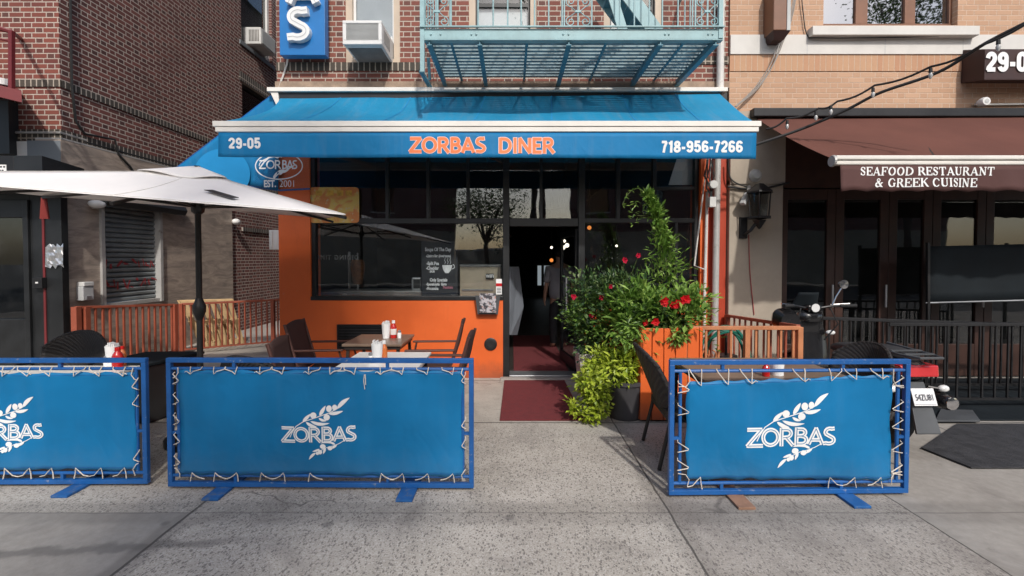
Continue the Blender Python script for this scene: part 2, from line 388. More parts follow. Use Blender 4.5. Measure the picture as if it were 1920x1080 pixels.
def mk_orange():
    t = NT('orange_wall_paint'); v = t.coord(True); sp = t.n('SeparateXYZ'); t.l(v, sp.inputs[0])
    n1 = t.noise(v, 1.5, 6, .6); c = t.mix(t.step(n1, .3, .7), (.66,.115,.020), (.74,.135,.024))
    st = t.n('Mapping'); t.l(v, st.inputs[0]); st.inputs['Scale'].default_value = (6, 6, .8)
    drip = t.step(t.noise(st.outputs[0], 2.2, 6, .65), .58, .78); c = t.mix(t.math('MULTIPLY', drip, .28), c, (.42,.075,.02))
    sc_ = t.step(t.noise(v, 11, 6, .75), .63, .70); c = t.mix(t.math('MULTIPLY', sc_, .3), c, (.50,.24,.13))
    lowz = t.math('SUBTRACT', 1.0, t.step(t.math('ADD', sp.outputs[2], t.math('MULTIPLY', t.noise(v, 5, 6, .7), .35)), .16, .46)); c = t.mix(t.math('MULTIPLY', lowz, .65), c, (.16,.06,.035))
    t.l(c, t.p.inputs['Base Color']); t.l(t.math('MULTIPLY_ADD', n1, .25, .38), t.p.inputs['Roughness'])
    t.bump(t.math('ADD', t.noise(v, 2.5, 3), t.math('MULTIPLY', t.noise(v, 30, 4), .15)), .22, .02); return t.m
m['orange'] = mk_orange()
def mk_poster():
    t = NT('menu_poster'); v = t.coord(); a = t.noise(v, 6, 3, .5, .8); b = t.noise(v, 14, 4, .6)
    c = t.mix(t.step(a, .42, .58), (.62,.42,.10), (.60,.20,.05)); c = t.mix(t.step(b, .55, .7), c, (.55,.45,.25)); t.l(c, t.p.inputs['Base Color']); t.p.inputs['Roughness'].default_value = .4; return t.m
m['poster'] = mk_poster()
def mk_photo():
    t = NT('menu_photo'); v = t.coord(); a = t.noise(v, 22, 3, .6); b = t.noise(v, 40, 2)
    c = t.mix(t.step(a, .45, .55), (.05,.05,.06), (.45,.43,.45)); c = t.mix(t.step(b, .6, .68), c, (.4,.2,.15)); t.l(c, t.p.inputs['Base Color']); return t.m
m['photo'] = mk_photo()
def mk_clear():
    t = NT('clear_vinyl'); t.t.nodes.remove(t.p); tr = t.n('BsdfTransparent'); tr.inputs[0].default_value = (.9,.92,.93,1)
    gl = t.n('BsdfGlossy'); gl.inputs['Roughness'].default_value = .2; mx = t.n('MixShader'); mx.inputs[0].default_value = .05
    t.l(tr.outputs[0], mx.inputs[1]); t.l(gl.outputs[0], mx.inputs[2]); t.l(mx.outputs[0], t.out.inputs[0]); return t.m
m['clear'] = mk_clear()
def mk_ground():
    t = NT('sidewalk_concrete'); pos = t.coord(True); sp = t.n('SeparateXYZ'); t.l(pos, sp.inputs[0]); x, y = sp.outputs[0], sp.outputs[1]
    def line(c, at, w):
        wb = t.math('MULTIPLY', t.math('SUBTRACT', t.noise(pos, 4, 4), .5), .03)
        return t.math('SUBTRACT', 1.0, t.step(t.math('ABSOLUTE', t.math('ADD', t.math('SUBTRACT', c, at), wb)), w*.5, w))
    # aggregate specks
    def specks(sc, th, keep, sx=1.0):
        mp = t.n('Mapping'); t.l(pos, mp.inputs[0]); mp.inputs['Scale'].default_value = (1, sx, 1); mp.inputs['Rotation'].default_value = (0, 0, .5*sx)
        ds = t.n('TexNoise'); t.l(mp.outputs[0], ds.inputs[0]); ds.inputs['Scale'].default_value = sc*.8
        va = t.n('VectorMath', operation='MULTIPLY_ADD'); t.l(ds.outputs['Color'], va.inputs[0]); va.inputs[1].default_value = (.012,.012,0); t.l(mp.outputs[0], va.inputs[2])
        vo = t.n('TexVoronoi'); t.l(va.outputs[0], vo.inputs['Vector']); vo.inputs['Scale'].default_value = sc
        g = t.n('SeparateColor'); t.l(vo.outputs['Color'], g.inputs[0])
        sz = t.math('MULTIPLY', t.math('GREATER_THAN', g.outputs[0], 1-keep), t.math('MULTIPLY_ADD', g.outputs[1], .5, .5))
        return t.math('MULTIPLY', t.step(t.math('SUBTRACT', t.math('MULTIPLY', sz, th), vo.outputs['Distance']), .0, .08), 1.0)
    s1 = specks(78, .60, .44, .6); s2 = specks(120, .60, .50, 1.5); s3 = specks(95, .6, .36, 1.0)
    big = t.noise(pos, .55, 6, .6); med = t.noise(pos, 2.6, 6, .65); fine = t.noise(pos, 120, 3, .7); cl = t.noise(pos, 16, 5, .7)
    base = t.mix(t.step(med, .3, .7), (.39,.36,.31), (.51,.47,.41))
    base = t.mix(t.math('MULTIPLY', fine, .5), base, (.30,.28,.25))
    smooth = t.math('MAXIMUM', t.step(x, 2.515, 2.525), t.math('MULTIPLY', t.math('LESS_THAN', x, -2.02), t.math('LESS_THAN', y, 2.83)))
    agg = t.math('SUBTRACT', 1.0, smooth)
    agg = t.math('MULTIPLY', agg, t.math('SUBTRACT', 1.0, t.math('MULTIPLY', t.step(y, 3.9, 4.7), .75)))
    c = t.mix(t.math('MULTIPLY', t.math('MULTIPLY', s3, agg), .6), base, (.58,.55,.50))
    c = t.mix(t.math('MULTIPLY', t.math('MULTIPLY', s2, agg), .62), c, (.13,.11,.095))
    c = t.mix(t.math('MULTIPLY', t.math('MULTIPLY', s1, agg), .62), c, (.085,.076,.07))
    c = t.mix(t.math('MULTIPLY', smooth, .7), c, t.mix(t.step(cl, .3, .7), (.215,.20,.18), (.285,.268,.243)))
    st = t.step(t.noise(pos, 1.1, 8, .7, .8), .48, .70); c = t.mix(t.math('MULTIPLY', st, .5), c, (.13,.115,.105))
    mid = t.math('MULTIPLY', t.step(x, .985, .995), t.math('SUBTRACT', 1.0, t.step(x, 2.515, 2.525))); c = t.mix(t.math('MULTIPLY', mid, .3), c, (.15,.13,.12))
    near = t.math('SUBTRACT', 1.0, t.step(t.math('ADD', y, t.math('MULTIPLY', med, .8)), 2.0, 2.75)); c = t.mix(t.math('MULTIPLY', near, .30), c, (.12,.108,.1))
    stn = t.step(t.noise(pos, 7, 5, .75), .64, .72); c = t.mix(t.math('MULTIPLY', stn, .35), c, (.08,.07,.065))
    wob2 = t.math('MULTIPLY', t.math('SUBTRACT', t.noise(pos, 6, 5), .5), .16)
    band = t.math('ABSOLUTE', t.math('ADD', t.math('SUBTRACT', y, t.math('MULTIPLY_ADD', x, .10, 2.70)), wob2))
    wet = t.math('MULTIPLY', t.math('SUBTRACT', 1.0, t.step(band, .015, .06)), t.math('SUBTRACT', 1.0, t.step(x, -1.75, -1.35)))
    c = t.mix(t.math('MULTIPLY', wet, .5), c, (.075,.07,.065))
    crk = t.n('TexVoronoi', feature='DISTANCE_TO_EDGE'); cv_ = t.n('VectorMath', operation='MULTIPLY_ADD'); cn_ = t.n('TexNoise'); t.l(pos, cn_.inputs[0]); cn_.inputs['Scale'].default_value = 3; t.l(cn_.outputs['Color'], cv_.inputs[0]); cv_.inputs[1].default_value = (.35,.35,0); t.l(pos, cv_.inputs[2]); t.l(cv_.outputs[0], crk.inputs['Vector']); crk.inputs['Scale'].default_value = .8
    ck = t.math('MULTIPLY', t.math('SUBTRACT', 1.0, t.step(crk.outputs['Distance'], .001, .006)), t.step(t.noise(pos, .8, 2), .54, .60)); c = t.mix(t.math('MULTIPLY', ck, .6), c, (.08,.07,.065))
    gum = specks(3.2, .16, .35, 1.0); c = t.mix(t.math('MULTIPLY', gum, .55), c, (.10,.095,.09))
    jl = line(x, -2.02, .012)
    for cc, at, w in ((x, .99, .009), (x, 2.52, .007), (x, -5.06, .010), (x, 4.05, .008), (y, 1.31, .008), (y, 4.40, .014), (y, 5.93, .014)):
        jl = t.math('MAXIMUM', jl, line(cc, at, w))
    jf = t.math('MULTIPLY', line(y, 2.83, .010), .35)
    jl = t.math('MAXIMUM', jl, jf)
    jd = t.math('MAXIMUM', t.math('MULTIPLY', line(x, -2.02, .10), .4), t.math('MULTIPLY', line(y, 2.83, .16), .35))
    jd = t.math('MAXIMUM', jd, t.math('MULTIPLY', line(x, .99, .10), .3))
    c = t.mix(t.math('MULTIPLY', jd, t.step(med, .2, .6)), c, (.10,.09,.08))
    c = t.mix(t.math('MULTIPLY', jl, .8), c, (.05,.045,.04))
    t.l(c, t.p.inputs['Base Color']); t.p.inputs['Roughness'].default_value = .85; t.p.inputs['Specular IOR Level'].default_value = .3
    h = t.math('SUBTRACT', t.math('ADD', t.math('MULTIPLY', fine, .4), cl), t.math('MULTIPLY', jl, 1.5)); t.bump(h, .35, .006)
    return t.m
m['ground'] = mk_ground()

# ---------------------------------------------------------------- writing: flat strokes with a little thickness
def arc(cx, cy, rx, ry, a0, a1, n=14):
    return [(cx+rx*math.cos(R(a0+(a1-a0)*i/n)), cy+ry*math.sin(R(a0+(a1-a0)*i/n))) for i in range(n+1)]
GL = {   # stroke centre lines in a unit-high box: (advance, strokes)
 'Z': (.88, [[(.08,.92),(.76,.92),(.1,.08),(.84,.08)]]),
 'O': (1.0, [arc(.48,.5,.40,.42,90,450,28)]),
 'R': (.82, [[(.13,0),(.13,1)], [(.13,.92),(.36,.92)]+arc(.40,.70,.22,.22,90,-90,10)+[(.2,.46)], [(.36,.48),(.74,.02)]]),
 'B': (.74, [[(.13,0),(.13,1)], [(.13,.92),(.34,.92)]+arc(.36,.73,.2,.19,90,-90,9)+[(.13,.53)], [(.13,.53),(.36,.53)]+arc(.40,.30,.24,.22,90,-90,9)+[(.13,.08)]]),
 'A': (.92, [[(.07,0),(.44,.93),(.83,0)], [(.2,.27),(.7,.27)]]),
 'S': (.68, [[(.60,.92)]+arc(.36,.72,.23,.20,65,215,10)+[(.30,.53)]+arc(.33,.27,.26,.20,65,-120,12)+[(.05,.08)]]),
 'D': (.92, [[(.13,0),(.13,1)], [(.13,.92),(.34,.92)]+arc(.38,.5,.38,.42,90,-90,14)+[(.13,.08)]]),
 'I': (.34, [[(.15,0),(.15,1)]]),
 'N': (.92, [[(.13,0),(.13,.95),(.76,.05),(.76,1)]]),
 'E': (.66, [[(.6,.92),(.13,.92),(.13,.08),(.6,.08)], [(.13,.5),(.52,.5)]]),
 ' ': (.6, []),
}
_dig = {
 '0': (.62, [[(.12,.30),(.12,.70)]+arc(.30,.70,.18,.20,180,0,8)+[(.48,.30)]+arc(.30,.30,.18,.20,0,-180,8)]),
 '1': (.46, [[(.28,0),(.28,1)], [(.28,.86),(.08,.74)]]),
 '2': (.62, [[(.11,.68)]+arc(.30,.70,.18,.20,170,-15,9)+[(.44,.54),(.16,.20),(.14,.11),(.52,.11)]]),
 '5': (.62, [[(.50,.90),(.16,.90),(.14,.50)]+arc(.30,.36,.19,.25,115,-165,12)]),
 '6': (.62, [arc(.30,.32,.18,.21,0,360,18), [(.12,.32),(.12,.68)]+arc(.30,.69,.18,.21,180,15,8)]),
 '7': (.56, [[(.05,.89),(.47,.89)], [(.44,.89),(.30,.5),(.22,0)]]),
 '8': (.62, [arc(.30,.72,.16,.17,0,360,16), arc(.30,.29,.19,.19,0,360,18)]),
 '9': (.62, [arc(.30,.68,.18,.21,0,360,18), [(.48,.68),(.48,.32)]+arc(.30,.31,.18,.21,0,-165,8)]),
 '-': (.40, [[(.05,.38),(.33,.38)]]), '7b': (0, []),
}
GL.update(_dig)
def serif(*bars): return [[(x-w, y), (x+w, y)] for x, y, w in bars]
SG = {   # roman capitals: (advance, thick strokes, thin strokes)
 'S': (.62, [[(.14,.76),(.18,.62),(.42,.42),(.46,.26)]], [arc(.30,.77,.17,.2,180,20,8)+[(.47,.70)], [(.12,.30)]+arc(.29,.22,.17,.2,190,370,8), [(.49,.98),(.48,.7)], [(.10,.02),(.11,.3)]]),
 'E': (.68, [[(.16,.02),(.16,.98)]], [[(.05,.97),(.60,.97),(.60,.74)], [(.05,.03),(.62,.03),(.62,.28)], [(.16,.52),(.44,.52)], [(.44,.38),(.44,.66)]]),
 'A': (.84, [[(.40,.98),(.68,.02)]], [[(.40,.98),(.14,.02)], [(.22,.32),(.58,.32)]]+serif((.12,.03,.11),(.70,.03,.14))),
 'F': (.66, [[(.16,.02),(.16,.98)]], [[(.05,.97),(.60,.97),(.60,.72)], [(.16,.50),(.44,.50)], [(.44,.36),(.44,.64)]]+serif((.17,.03,.14))),
 'O': (.86, [arc(.42,.5,.29,.46,115,245,10), arc(.42,.5,.29,.46,-65,65,10)], [arc(.42,.5,.32,.47,50,130,6), arc(.42,.5,.32,.47,230,310,6)]),
 'D': (.84, [[(.17,.02),(.17,.98)], arc(.34,.5,.38,.44,-60,60,10)], [[(.05,.97),(.36,.97),(.60,.84)], [(.05,.03),(.36,.03),(.60,.16)]]),
 'R': (.78, [[(.16,.02),(.16,.98)], arc(.38,.74,.18,.18,-70,70,6), [(.40,.5),(.66,.05)]], [[(.05,.97),(.38,.97),(.50,.9)], [(.16,.51),(.42,.51)]]+serif((.17,.03,.13),(.70,.03,.08))),
 'T': (.74, [[(.36,.02),(.36,.98)]], [[(.06,.72),(.06,.97),(.66,.97),(.66,.72)]]+serif((.36,.03,.15))),
 'U': (.80, [[(.17,.98),(.17,.3),(.22,.14),(.34,.06)]], [[(.34,.05),(.5,.07),(.6,.2),(.60,.98)]]+serif((.17,.97,.14),(.60,.97,.12))),
 'N': (.84, [[(.16,.97),(.64,.04)]], [[(.16,.03),(.16,.97)], [(.64,.03),(.64,.97)]]+serif((.14,.97,.11),(.16,.03,.12),(.64,.97,.12))),
 '&': (.88, [[(.26,.72),(.66,.06)], arc(.28,.26,.16,.2,100,280,8)], [arc(.36,.78,.14,.18,200,-60,10)+[(.26,.46)], [(.28,.05),(.5,.1),(.68,.5)], [(.58,.5),(.78,.5)], [(.6,.04),(.78,.04)]]),
 'G': (.86, [arc(.42,.5,.29,.46,110,250,10), [(.64,.05),(.64,.42)]], [arc(.42,.5,.3,.47,110,35,6)+[(.66,.70)], arc(.42,.5,.3,.47,250,310,6)+[(.64,.2)]]+serif((.66,.43,.13))),
 'K': (.82, [[(.16,.02),(.16,.98)], [(.36,.58),(.66,.04)]], [[(.18,.40),(.60,.96)]]+serif((.16,.97,.12),(.16,.03,.12),(.62,.97,.1),(.70,.03,.1))),
 'C': (.80, [arc(.42,.5,.29,.46,110,250,10)], [arc(.42,.5,.3,.47,110,35,6)+[(.67,.68)], arc(.42,.5,.3,.47,250,325,6)]),
 'I': (.40, [[(.18,.02),(.18,.98)]], serif((.18,.97,.14),(.18,.03,.14))),
 ' ': (.34, [], []),
}
def ribbon(mb, pts, w, place, lift, ext=0.0):
    """flat stroke along pts (2-D) mapped by place(x, y, lift)"""
    p = [Vector((a, b)) for a, b in pts]; q = [p[0]]
    for a in p[1:]:
        if (a-q[-1]).length > 1e-5: q.append(a)
    p = q; n = len(p)
    for i in range(1, n-1):                          # a sharp turn: two strokes with blunt ends
        d1 = (p[i]-p[i-1]).normalized(); d2 = (p[i+1]-p[i]).normalized()
        if d1.dot(d2) < -.05:
            e = p[i]+d1*w*.22; e2 = p[i]-d2*w*.22
            ribbon(mb, [tuple(v) for v in p[:i]]+[tuple(e)], w, place, lift, 0); mb.eps += 1
            ribbon(mb, [tuple(e2)]+[tuple(v) for v in p[i+1:]], w, place, lift+.00001, 0); return
    if n < 2: return
    closed = (p[0]-p[-1]).length < 1e-4
    if closed: p = p[:-1]; n -= 1
    if ext and not closed:
        p[0] = p[0]-(p[1]-p[0]).normalized()*ext; p[-1] = p[-1]+(p[-1]-p[-2]).normalized()*ext
    L, Rr = [], []
    for i in range(n):
        a = p[(i-1) % n] if (closed or i > 0) else None; b = p[(i+1) % n] if (closed or i < n-1) else None
        d1 = (p[i]-a).normalized() if a is not None else None; d2 = (b-p[i]).normalized() if b is not None else None
        d1 = d1 or d2; d2 = d2 or d1
        n1 = Vector((-d1.y, d1.x)); n2 = Vector((-d2.y, d2.x)); mm = n1+n2
        if mm.length < 1e-3: mm = n1
        mm.normalize(); k = 1/max(.38, mm.dot(n1))
        L.append(p[i]+mm*k*w/2); Rr.append(p[i]-mm*k*w/2)
    vs = [place(a.x, a.y, lift) for a in L]+[place(a.x, a.y, lift) for a in Rr]
    rng = range(n if closed else n-1)
    fs = [(i, (i+1) % n, n+(i+1) % n, n+i) for i in rng]
    mb.add(vs, fs)
def blob(mb, pts, place, lift):
    mb.add([place(a, b, lift) for a, b in pts], [tuple(range(len(pts)))])
def word(mb, txt, x, y, h, w, place, lift, sx=1.0, gap=0.0, ext=0.0):
    for ch in txt:
        adv, st = GL[ch]
        for s_ in st:
            mb.eps += 1; ribbon(mb, [(x+a*h*sx, y+b*h) for a, b in s_], w, place, lift+mb.eps*.00002, ext)
        x += adv*h*sx+gap
    return x
def word_serif(mb, txt, x0, x1, y, h, place, lift, wt=.15, wn=.06):
    tot = sum(SG[c][0] for c in txt); sx = (x1-x0)/(tot*h); x = x0
    for ch in txt:
        adv, th, tn = SG[ch]
        for ss, w in ((th, wt), (tn, wn)):
            for s_ in ss:
                mb.eps += 1; ribbon(mb, [(x+a*h*sx, y+b*h) for a, b in s_], w*h, place, lift+mb.eps*.00002)
        x += adv*h*sx
def text(name, body, mat, parent, loc, size, rot=(R(90),0,0), sx=1.0, bold=0.0, ext=.002, align='CENTER', space=1.0, shear=0):
    c = bpy.data.curves.new(name, 'FONT'); c.body = body; c.size = size; c.offset = bold; c.extrude = ext
    c.align_x = align; c.align_y = 'CENTER'; c.space_character = space; c.resolution_u = 6; c.shear = shear
    o = bpy.data.objects.new(name, c); COL.objects.link(o); c.materials.append(mat)
    o.parent = parent
    org = Vector((0,0,0)); q = parent
    while q is not None: org += q.location; q = q.parent
    o.location = Vector(loc)-org; o.rotation_euler = rot; o.scale = (sx, 1, 1); return o
def lens(x0, y0, x1, y1, w, bend=0.0, n=9):
    a = Vector((x0, y0)); b = Vector((x1, y1)); d = b-a; nn = Vector((-d.y, d.x)).normalized(); up, lo = [], []
    for i in range(n+1):
        t = i/n; c = a+d*t+nn*bend*math.sin(math.pi*t); k = math.sin(math.pi*t**.8)**.8*w/2
        up.append(c+nn*k); lo.append(c-nn*k)
    return [(v.x, v.y) for v in up+lo[-2:0:-1]]
def logo(mb_w, mb_b, cx, cz, width, place):
    """olive branch and name; measured in a 1035-unit wide drawing"""
    k = width/1035.0
    pl = lambda x, y, l: place(cx+(x-597)*k, cz-(y-545)*k, l)
    def pw(x, y, l): return pl(x, y, l)
    letters = (('Z',72,218,245),('O',262,218,222),('R',468,210,225),('B',645,205,225),('A',800,200,212),('S',975,190,215))
    tops = {'Z':508,'O':512,'R':512,'B':508,'A':503,'S':500}; bots = {'Z':730,'O':724,'R':720,'B':716,'A':706,'S':708}
    for ch, x, h, w in letters:
        t, b = tops[ch], bots[ch]
        for s_ in GL[ch][1]:
            pts = [(x+a*w, b+(t-b)*c) for a, c in s_]
            mb_w.eps += 1; ribbon(mb_w, pts, 46, pw, .0015+mb_w.eps*.00001, ext=4)
            mb_b.eps += 1; ribbon(mb_b, pts, 7, pw, .0032+mb_b.eps*.00001)
    def leaf(*a, w=44, bend=0):
        mb_w.eps += 1; blob(mb_w, lens(*a, w, bend), pw, .0015+mb_w.eps*.00001)
    def olive(x, y, r, ry=None):
        mb_w.eps += 1; blob(mb_w, arc(x, y, r, ry or r, 0, 340, 17), pw, .0015+mb_w.eps*.00001)
    mb_w.eps += 1; ribbon(mb_w, [(205,660),(245,580),(300,500),(400,435),(520,395),(640,355),(760,315),(870,255)], 11, pw, .0015+mb_w.eps*.00001)
    leaf(860,262,1035,108, w=56, bend=-14); leaf(750,330,942,292, w=46, bend=10)
    leaf(625,352,705,215, w=50); leaf(395,432,510,322, w=46); leaf(500,425,762,458, w=46, bend=26); leaf(440,440,590,505, w=44, bend=14)
    leaf(615,385,720,425, w=34, bend=10)
    olive(752,258,38,46); olive(828,243,34,40); olive(722,376,42,42); olive(542,345,42,42)
    mb_w.eps += 1; ribbon(mb_w, [(950,705),(880,745),(800,775),(720,795),(640,835),(560,880)], 9, pw, .0015+mb_w.eps*.00001)
    leaf(560,872,458,978, w=36, bend=8); leaf(620,818,515,856, w=30, bend=-4); leaf(835,740,630,735, w=30, bend=18); leaf(700,800,665,890, w=34)
    leaf(860,755,780,815, w=34); leaf(835,755,745,712, w=22)
    olive(664,782,40,34); olive(762,805,34,30); olive(622,862,30,32); olive(585,880,22,24)
# ================================================================= SETTING
def wall(mb, a0, a1, z0, z1, yf, th, holes, axis='x', sgn=1):
    """slab with rectangular openings; axis 'x': spans x, front at y=yf, goes back +th. axis 'y': spans y, face at x=yf, goes back -th"""
    us = sorted({a0, a1}|{h[0] for h in holes}|{h[1] for h in holes}); vs = sorted({z0, z1}|{h[2] for h in holes}|{h[3] for h in holes})
    us = [u for u in us if a0 <= u <= a1]; vs = [v for v in vs if z0 <= v <= z1]
    def solid(i, j):
        if i < 0 or j < 0 or i >= len(us)-1 or j >= len(vs)-1: return False
        cu = (us[i]+us[i+1])/2; cv = (vs[j]+vs[j+1])/2
        return not any(h[0] < cu < h[1] and h[2] < cv < h[3] for h in holes)
    def pt(u, d, v): return (u, yf+d*th, v) if axis == 'x' else (yf-d*th, u, v)
    for i in range(len(us)-1):
        for j in range(len(vs)-1):
            if not solid(i, j): continue
            u0, u1, v0, v1 = us[i], us[i+1], vs[j], vs[j+1]
            for d in (0, 1): mb.add([pt(u0,d,v0), pt(u1,d,v0), pt(u1,d,v1), pt(u0,d,v1)], [(0,1,2,3)])
            if not solid(i-1, j): mb.add([pt(u0,0,v0), pt(u0,1,v0), pt(u0,1,v1), pt(u0,0,v1)], [(0,1,2,3)])
            if not solid(i+1, j): mb.add([pt(u1,0,v0), pt(u1,1,v0), pt(u1,1,v1), pt(u1,0,v1)], [(0,1,2,3)])
            if not solid(i, j-1): mb.add([pt(u0,0,v0), pt(u1,0,v0), pt(u1,1,v0), pt(u0,1,v0)], [(0,1,2,3)])
            if not solid(i, j+1): mb.add([pt(u0,0,v1), pt(u1,0,v1), pt(u1,1,v1), pt(u0,1,v1)], [(0,1,2,3)])
    return mb
g = MB(); g.add([(-150,-150,-.16),(150,-150,-.16),(150,150,-.16),(-150,150,-.16)], [(0,1,2,3)])
struct(g.build('ground', m['asphalt']))
g = MB(); g.box(-40, 40, -1.4, 24, -.15, 0); struct(g.build('sidewalk', m['ground']))
g = MB(); g.box(-40, 40, -1.56, -1.405, -.15, .002); struct(g.build('kerb', m['alley'], bev=.02))
g = MB(); g.box(-5.98, -3.2, 8.5, 20, .0, .006); struct(g.build('alley_path', m['alley']))
Y0 = 6.07
X_L, X_R = PX(523, Y0), PX(1361, Y0)            # diner front, left and right edge
# ---------------------------------------------------------------- diner building
din = thing('diner_building', 'red brick diner building with orange ground floor and black framed windows', 'building', (0, Y0, 0))
zT = PZ(172, Y0)                                # top of the shop front
def rect(p, Y): return (PX(p[0], Y), PX(p[1], Y), PZ(p[3], Y), PZ(p[2], Y))       # px x0,x1,ytop,ybot -> X0,X1,Z0,Z1
wins = [(651, 752, -150, 117), (880, 1006, -150, 84), (1130, 1238, -150, 84)]
zsold = PZ(132, Y0)
w = MB(); wall(w, X_L+.0, X_R, zT, 10.5, Y0, .3, [rect(q, Y0) for q in wins]); w.build('brick_wall', m['brick_front'], din)
s_ = MB(); s_.box(X_L-.004, PX(792, Y0), Y0-.012, Y0+.002, PZ(133,Y0), PZ(117.5,Y0)); s_.build('soldier_course', m['soldier_x'], din); s_ = MB(); s_.box(PX(1215,Y0), X_R+.0, Y0-.012, Y0+.002, PZ(121,Y0), PZ(106,Y0)); s_.build('soldier_course', m['soldier_x'], din)
s_ = MB(); s_.box(X_L-.01, X_R+.01, Y0-.03, Y0+.002, PZ(166,Y0), PZ(154,Y0)); s_.build('stone_ledge', M('ledge_stone', (.30,.22,.16), .85, var=.25, vs=6, bump=.3, world=True), din)
# body of the building behind the front
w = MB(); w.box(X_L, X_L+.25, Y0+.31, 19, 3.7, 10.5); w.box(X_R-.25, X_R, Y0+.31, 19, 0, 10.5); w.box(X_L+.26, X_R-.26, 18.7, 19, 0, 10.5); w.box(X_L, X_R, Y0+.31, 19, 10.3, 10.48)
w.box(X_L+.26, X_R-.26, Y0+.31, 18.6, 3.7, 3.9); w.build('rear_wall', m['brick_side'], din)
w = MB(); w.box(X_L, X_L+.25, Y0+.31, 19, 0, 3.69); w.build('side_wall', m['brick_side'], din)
# upper windows
for k, q in enumerate(wins):
    x0, x1, z0, z1 = rect(q, Y0); Yw = Y0+.10
    f = MB(); t_ = .085
    f.box(x0, x0+t_, Yw-.08, Yw+.05, z0, z1); f.box(x1-t_, x1, Yw-.08, Yw+.05, z0, z1); f.box(x0+t_, x1-t_, Yw-.08, Yw+.05, z0, z0+.05)
    wf = f.build('window', m['tan_trim'], din)
    zi = {0: PZ(70,Y0), 1: PZ(4,Y0), 2: PZ(10,Y0)}[k]
    gp = MB(); gp.box(x0+t_+.03, x1-t_-.03, Yw+.0, Yw+.01, z0+.06, z1); gp.build('pane', m['glass'], wf)
    f = MB(); f.box(x0+t_, x0+t_+.03, Yw-.02, Yw+.03, z0+.05, z1); f.box(x1-t_-.03, x1-t_, Yw-.02, Yw+.03, z0+.05, z1); f.box(x0+t_+.03, x1-t_-.03, Yw-.02, Yw+.03, zi-.02, zi+.03); f.build('sash', m['black_frame'] if k else m['white_trim'], wf)
    b = MB(); b.box(x0+t_+.03, x1-t_-.03, Yw+.03, Yw+.04, z0+.06, (z1 if k == 0 else zi-.02)); b.build('blind', m['grey_blind'] if k == 0 else m['blind'], wf)
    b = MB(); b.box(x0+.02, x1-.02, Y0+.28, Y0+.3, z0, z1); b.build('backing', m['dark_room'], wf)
    if k == 0:   # white side panel beside the air conditioner
        b = MB(); b.box(PX(733,Y0), x1-t_-.032, Yw-.04, Yw-.03, z0+.052, PZ(64,Y0)); b.box(x0+t_+.003, PX(668,Y0), Yw-.04, Yw-.03, z0+.052, PZ(64,Y0)); b.build('side_panel', m['white_trim'], wf)
# ground floor
zS = PZ(563, Y0); xa, xb = PX(582, Y0), PX(943, Y0); xc, xd = PX(955, Y0), PX(1085, Y0); xe, xf_ = PX(1097, Y0), PX(1306, Y0)
zH = PZ(262, Y0)
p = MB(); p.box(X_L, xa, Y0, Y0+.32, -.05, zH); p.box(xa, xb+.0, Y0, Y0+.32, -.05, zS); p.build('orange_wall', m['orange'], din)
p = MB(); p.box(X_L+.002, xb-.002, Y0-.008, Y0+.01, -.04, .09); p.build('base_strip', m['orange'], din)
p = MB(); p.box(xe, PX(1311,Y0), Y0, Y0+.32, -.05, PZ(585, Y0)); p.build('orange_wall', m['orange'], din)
p = MB(); p.box(PX(1311,Y0), PX(1325,Y0), Y0-.03, Y0+.32, -.05, zH); p.build('pilaster', m['orange'], din)
p = MB(); p.box(PX(1325,Y0), X_R-.002, Y0+.0, Y0+.32, -.05, zH); p.build('pilaster', m['orange_red'], din)
p = MB(); p.box(X_L, X_R, Y0+.01, Y0+.32, zH, zT); p.build('fascia', m['black_frame'], din)
fr = MB(); zt = PZ(413, Y0); th = .055
fy0, fy1 = Y0+.03, Y0+.12
fr.box(xa, xa+th, fy0, fy1, zS+.05, zH)
fr.box(xb, xc, fy0-.02, fy1+.02, .0, zH); fr.box(xd, xe, fy0-.02, fy1+.02, 0, zH); fr.box(xf_-.02, PX(1311,Y0), fy0, fy1, PZ(585,Y0), zH)
fr.box(xa, xb, fy0-.04, fy1, zS, zS+.05)
fr.box(xa+th, xb, fy0+.002, fy1, zt-.04, zt+.03); fr.box(xc, xd, fy0+.002, fy1, PZ(424,Y0)-.0, zt+.03); fr.box(xe, xf_-.02, fy0+.002, fy1, zt-.03, zt+.03)
zm = PZ(352, Y0)
for px in (725, 802, 877): fr.box(PX(px,Y0)-.022, PX(px,Y0)+.022, fy0+.003, fy1-.01, zt+.03, zH)
for px in (1015,): fr.box(PX(px,Y0)-.02, PX(px,Y0)+.02, fy0+.003, fy1-.01, zt+.03, zH)
for px in (1160, 1228): fr.box(PX(px,Y0)-.025, PX(px,Y0)+.025, fy0+.003, fy1-.01, zt+.03, zH)
fr.box(PX(1228,Y0)+.025, xf_-.02, fy0+.003, fy1-.01, zm-.02, zm+.02)
fr.box(PX(1270,Y0)-.02, PX(1270,Y0)+.02, fy0+.003, fy1-.01, PZ(585,Y0), zt-.03)
fr.build('window_frame', m['black_frame'], din, bev=.004)
def pane(x0, x1, z0, z1, parent=din, mat='glass', Y=Y0+.07, name='window_pane'):
    q = MB(); q.box(x0, x1, Y, Y+.008, z0, z1); return q.build(name, m[mat], parent)
pane(xa+th, xb, zS+.05, zt-.04)
xs = [xa+th]+[PX(q,Y0) for q in (725,802,877)]+[xb]
for i in range(4): pane(xs[i]+(.022 if i else 0), xs[i+1]-(.022 if i < 3 else 0), zt+.03, zH)
pane(xc, PX(1015,Y0)-.02, zt+.03, zH); pane(PX(1015,Y0)+.02, xd, zt+.03, zH)
pane(xe, PX(1160,Y0)-.025, zt+.03, zH); pane(PX(1160,Y0)+.025, PX(1228,Y0)-.025, zt+.03, zH)
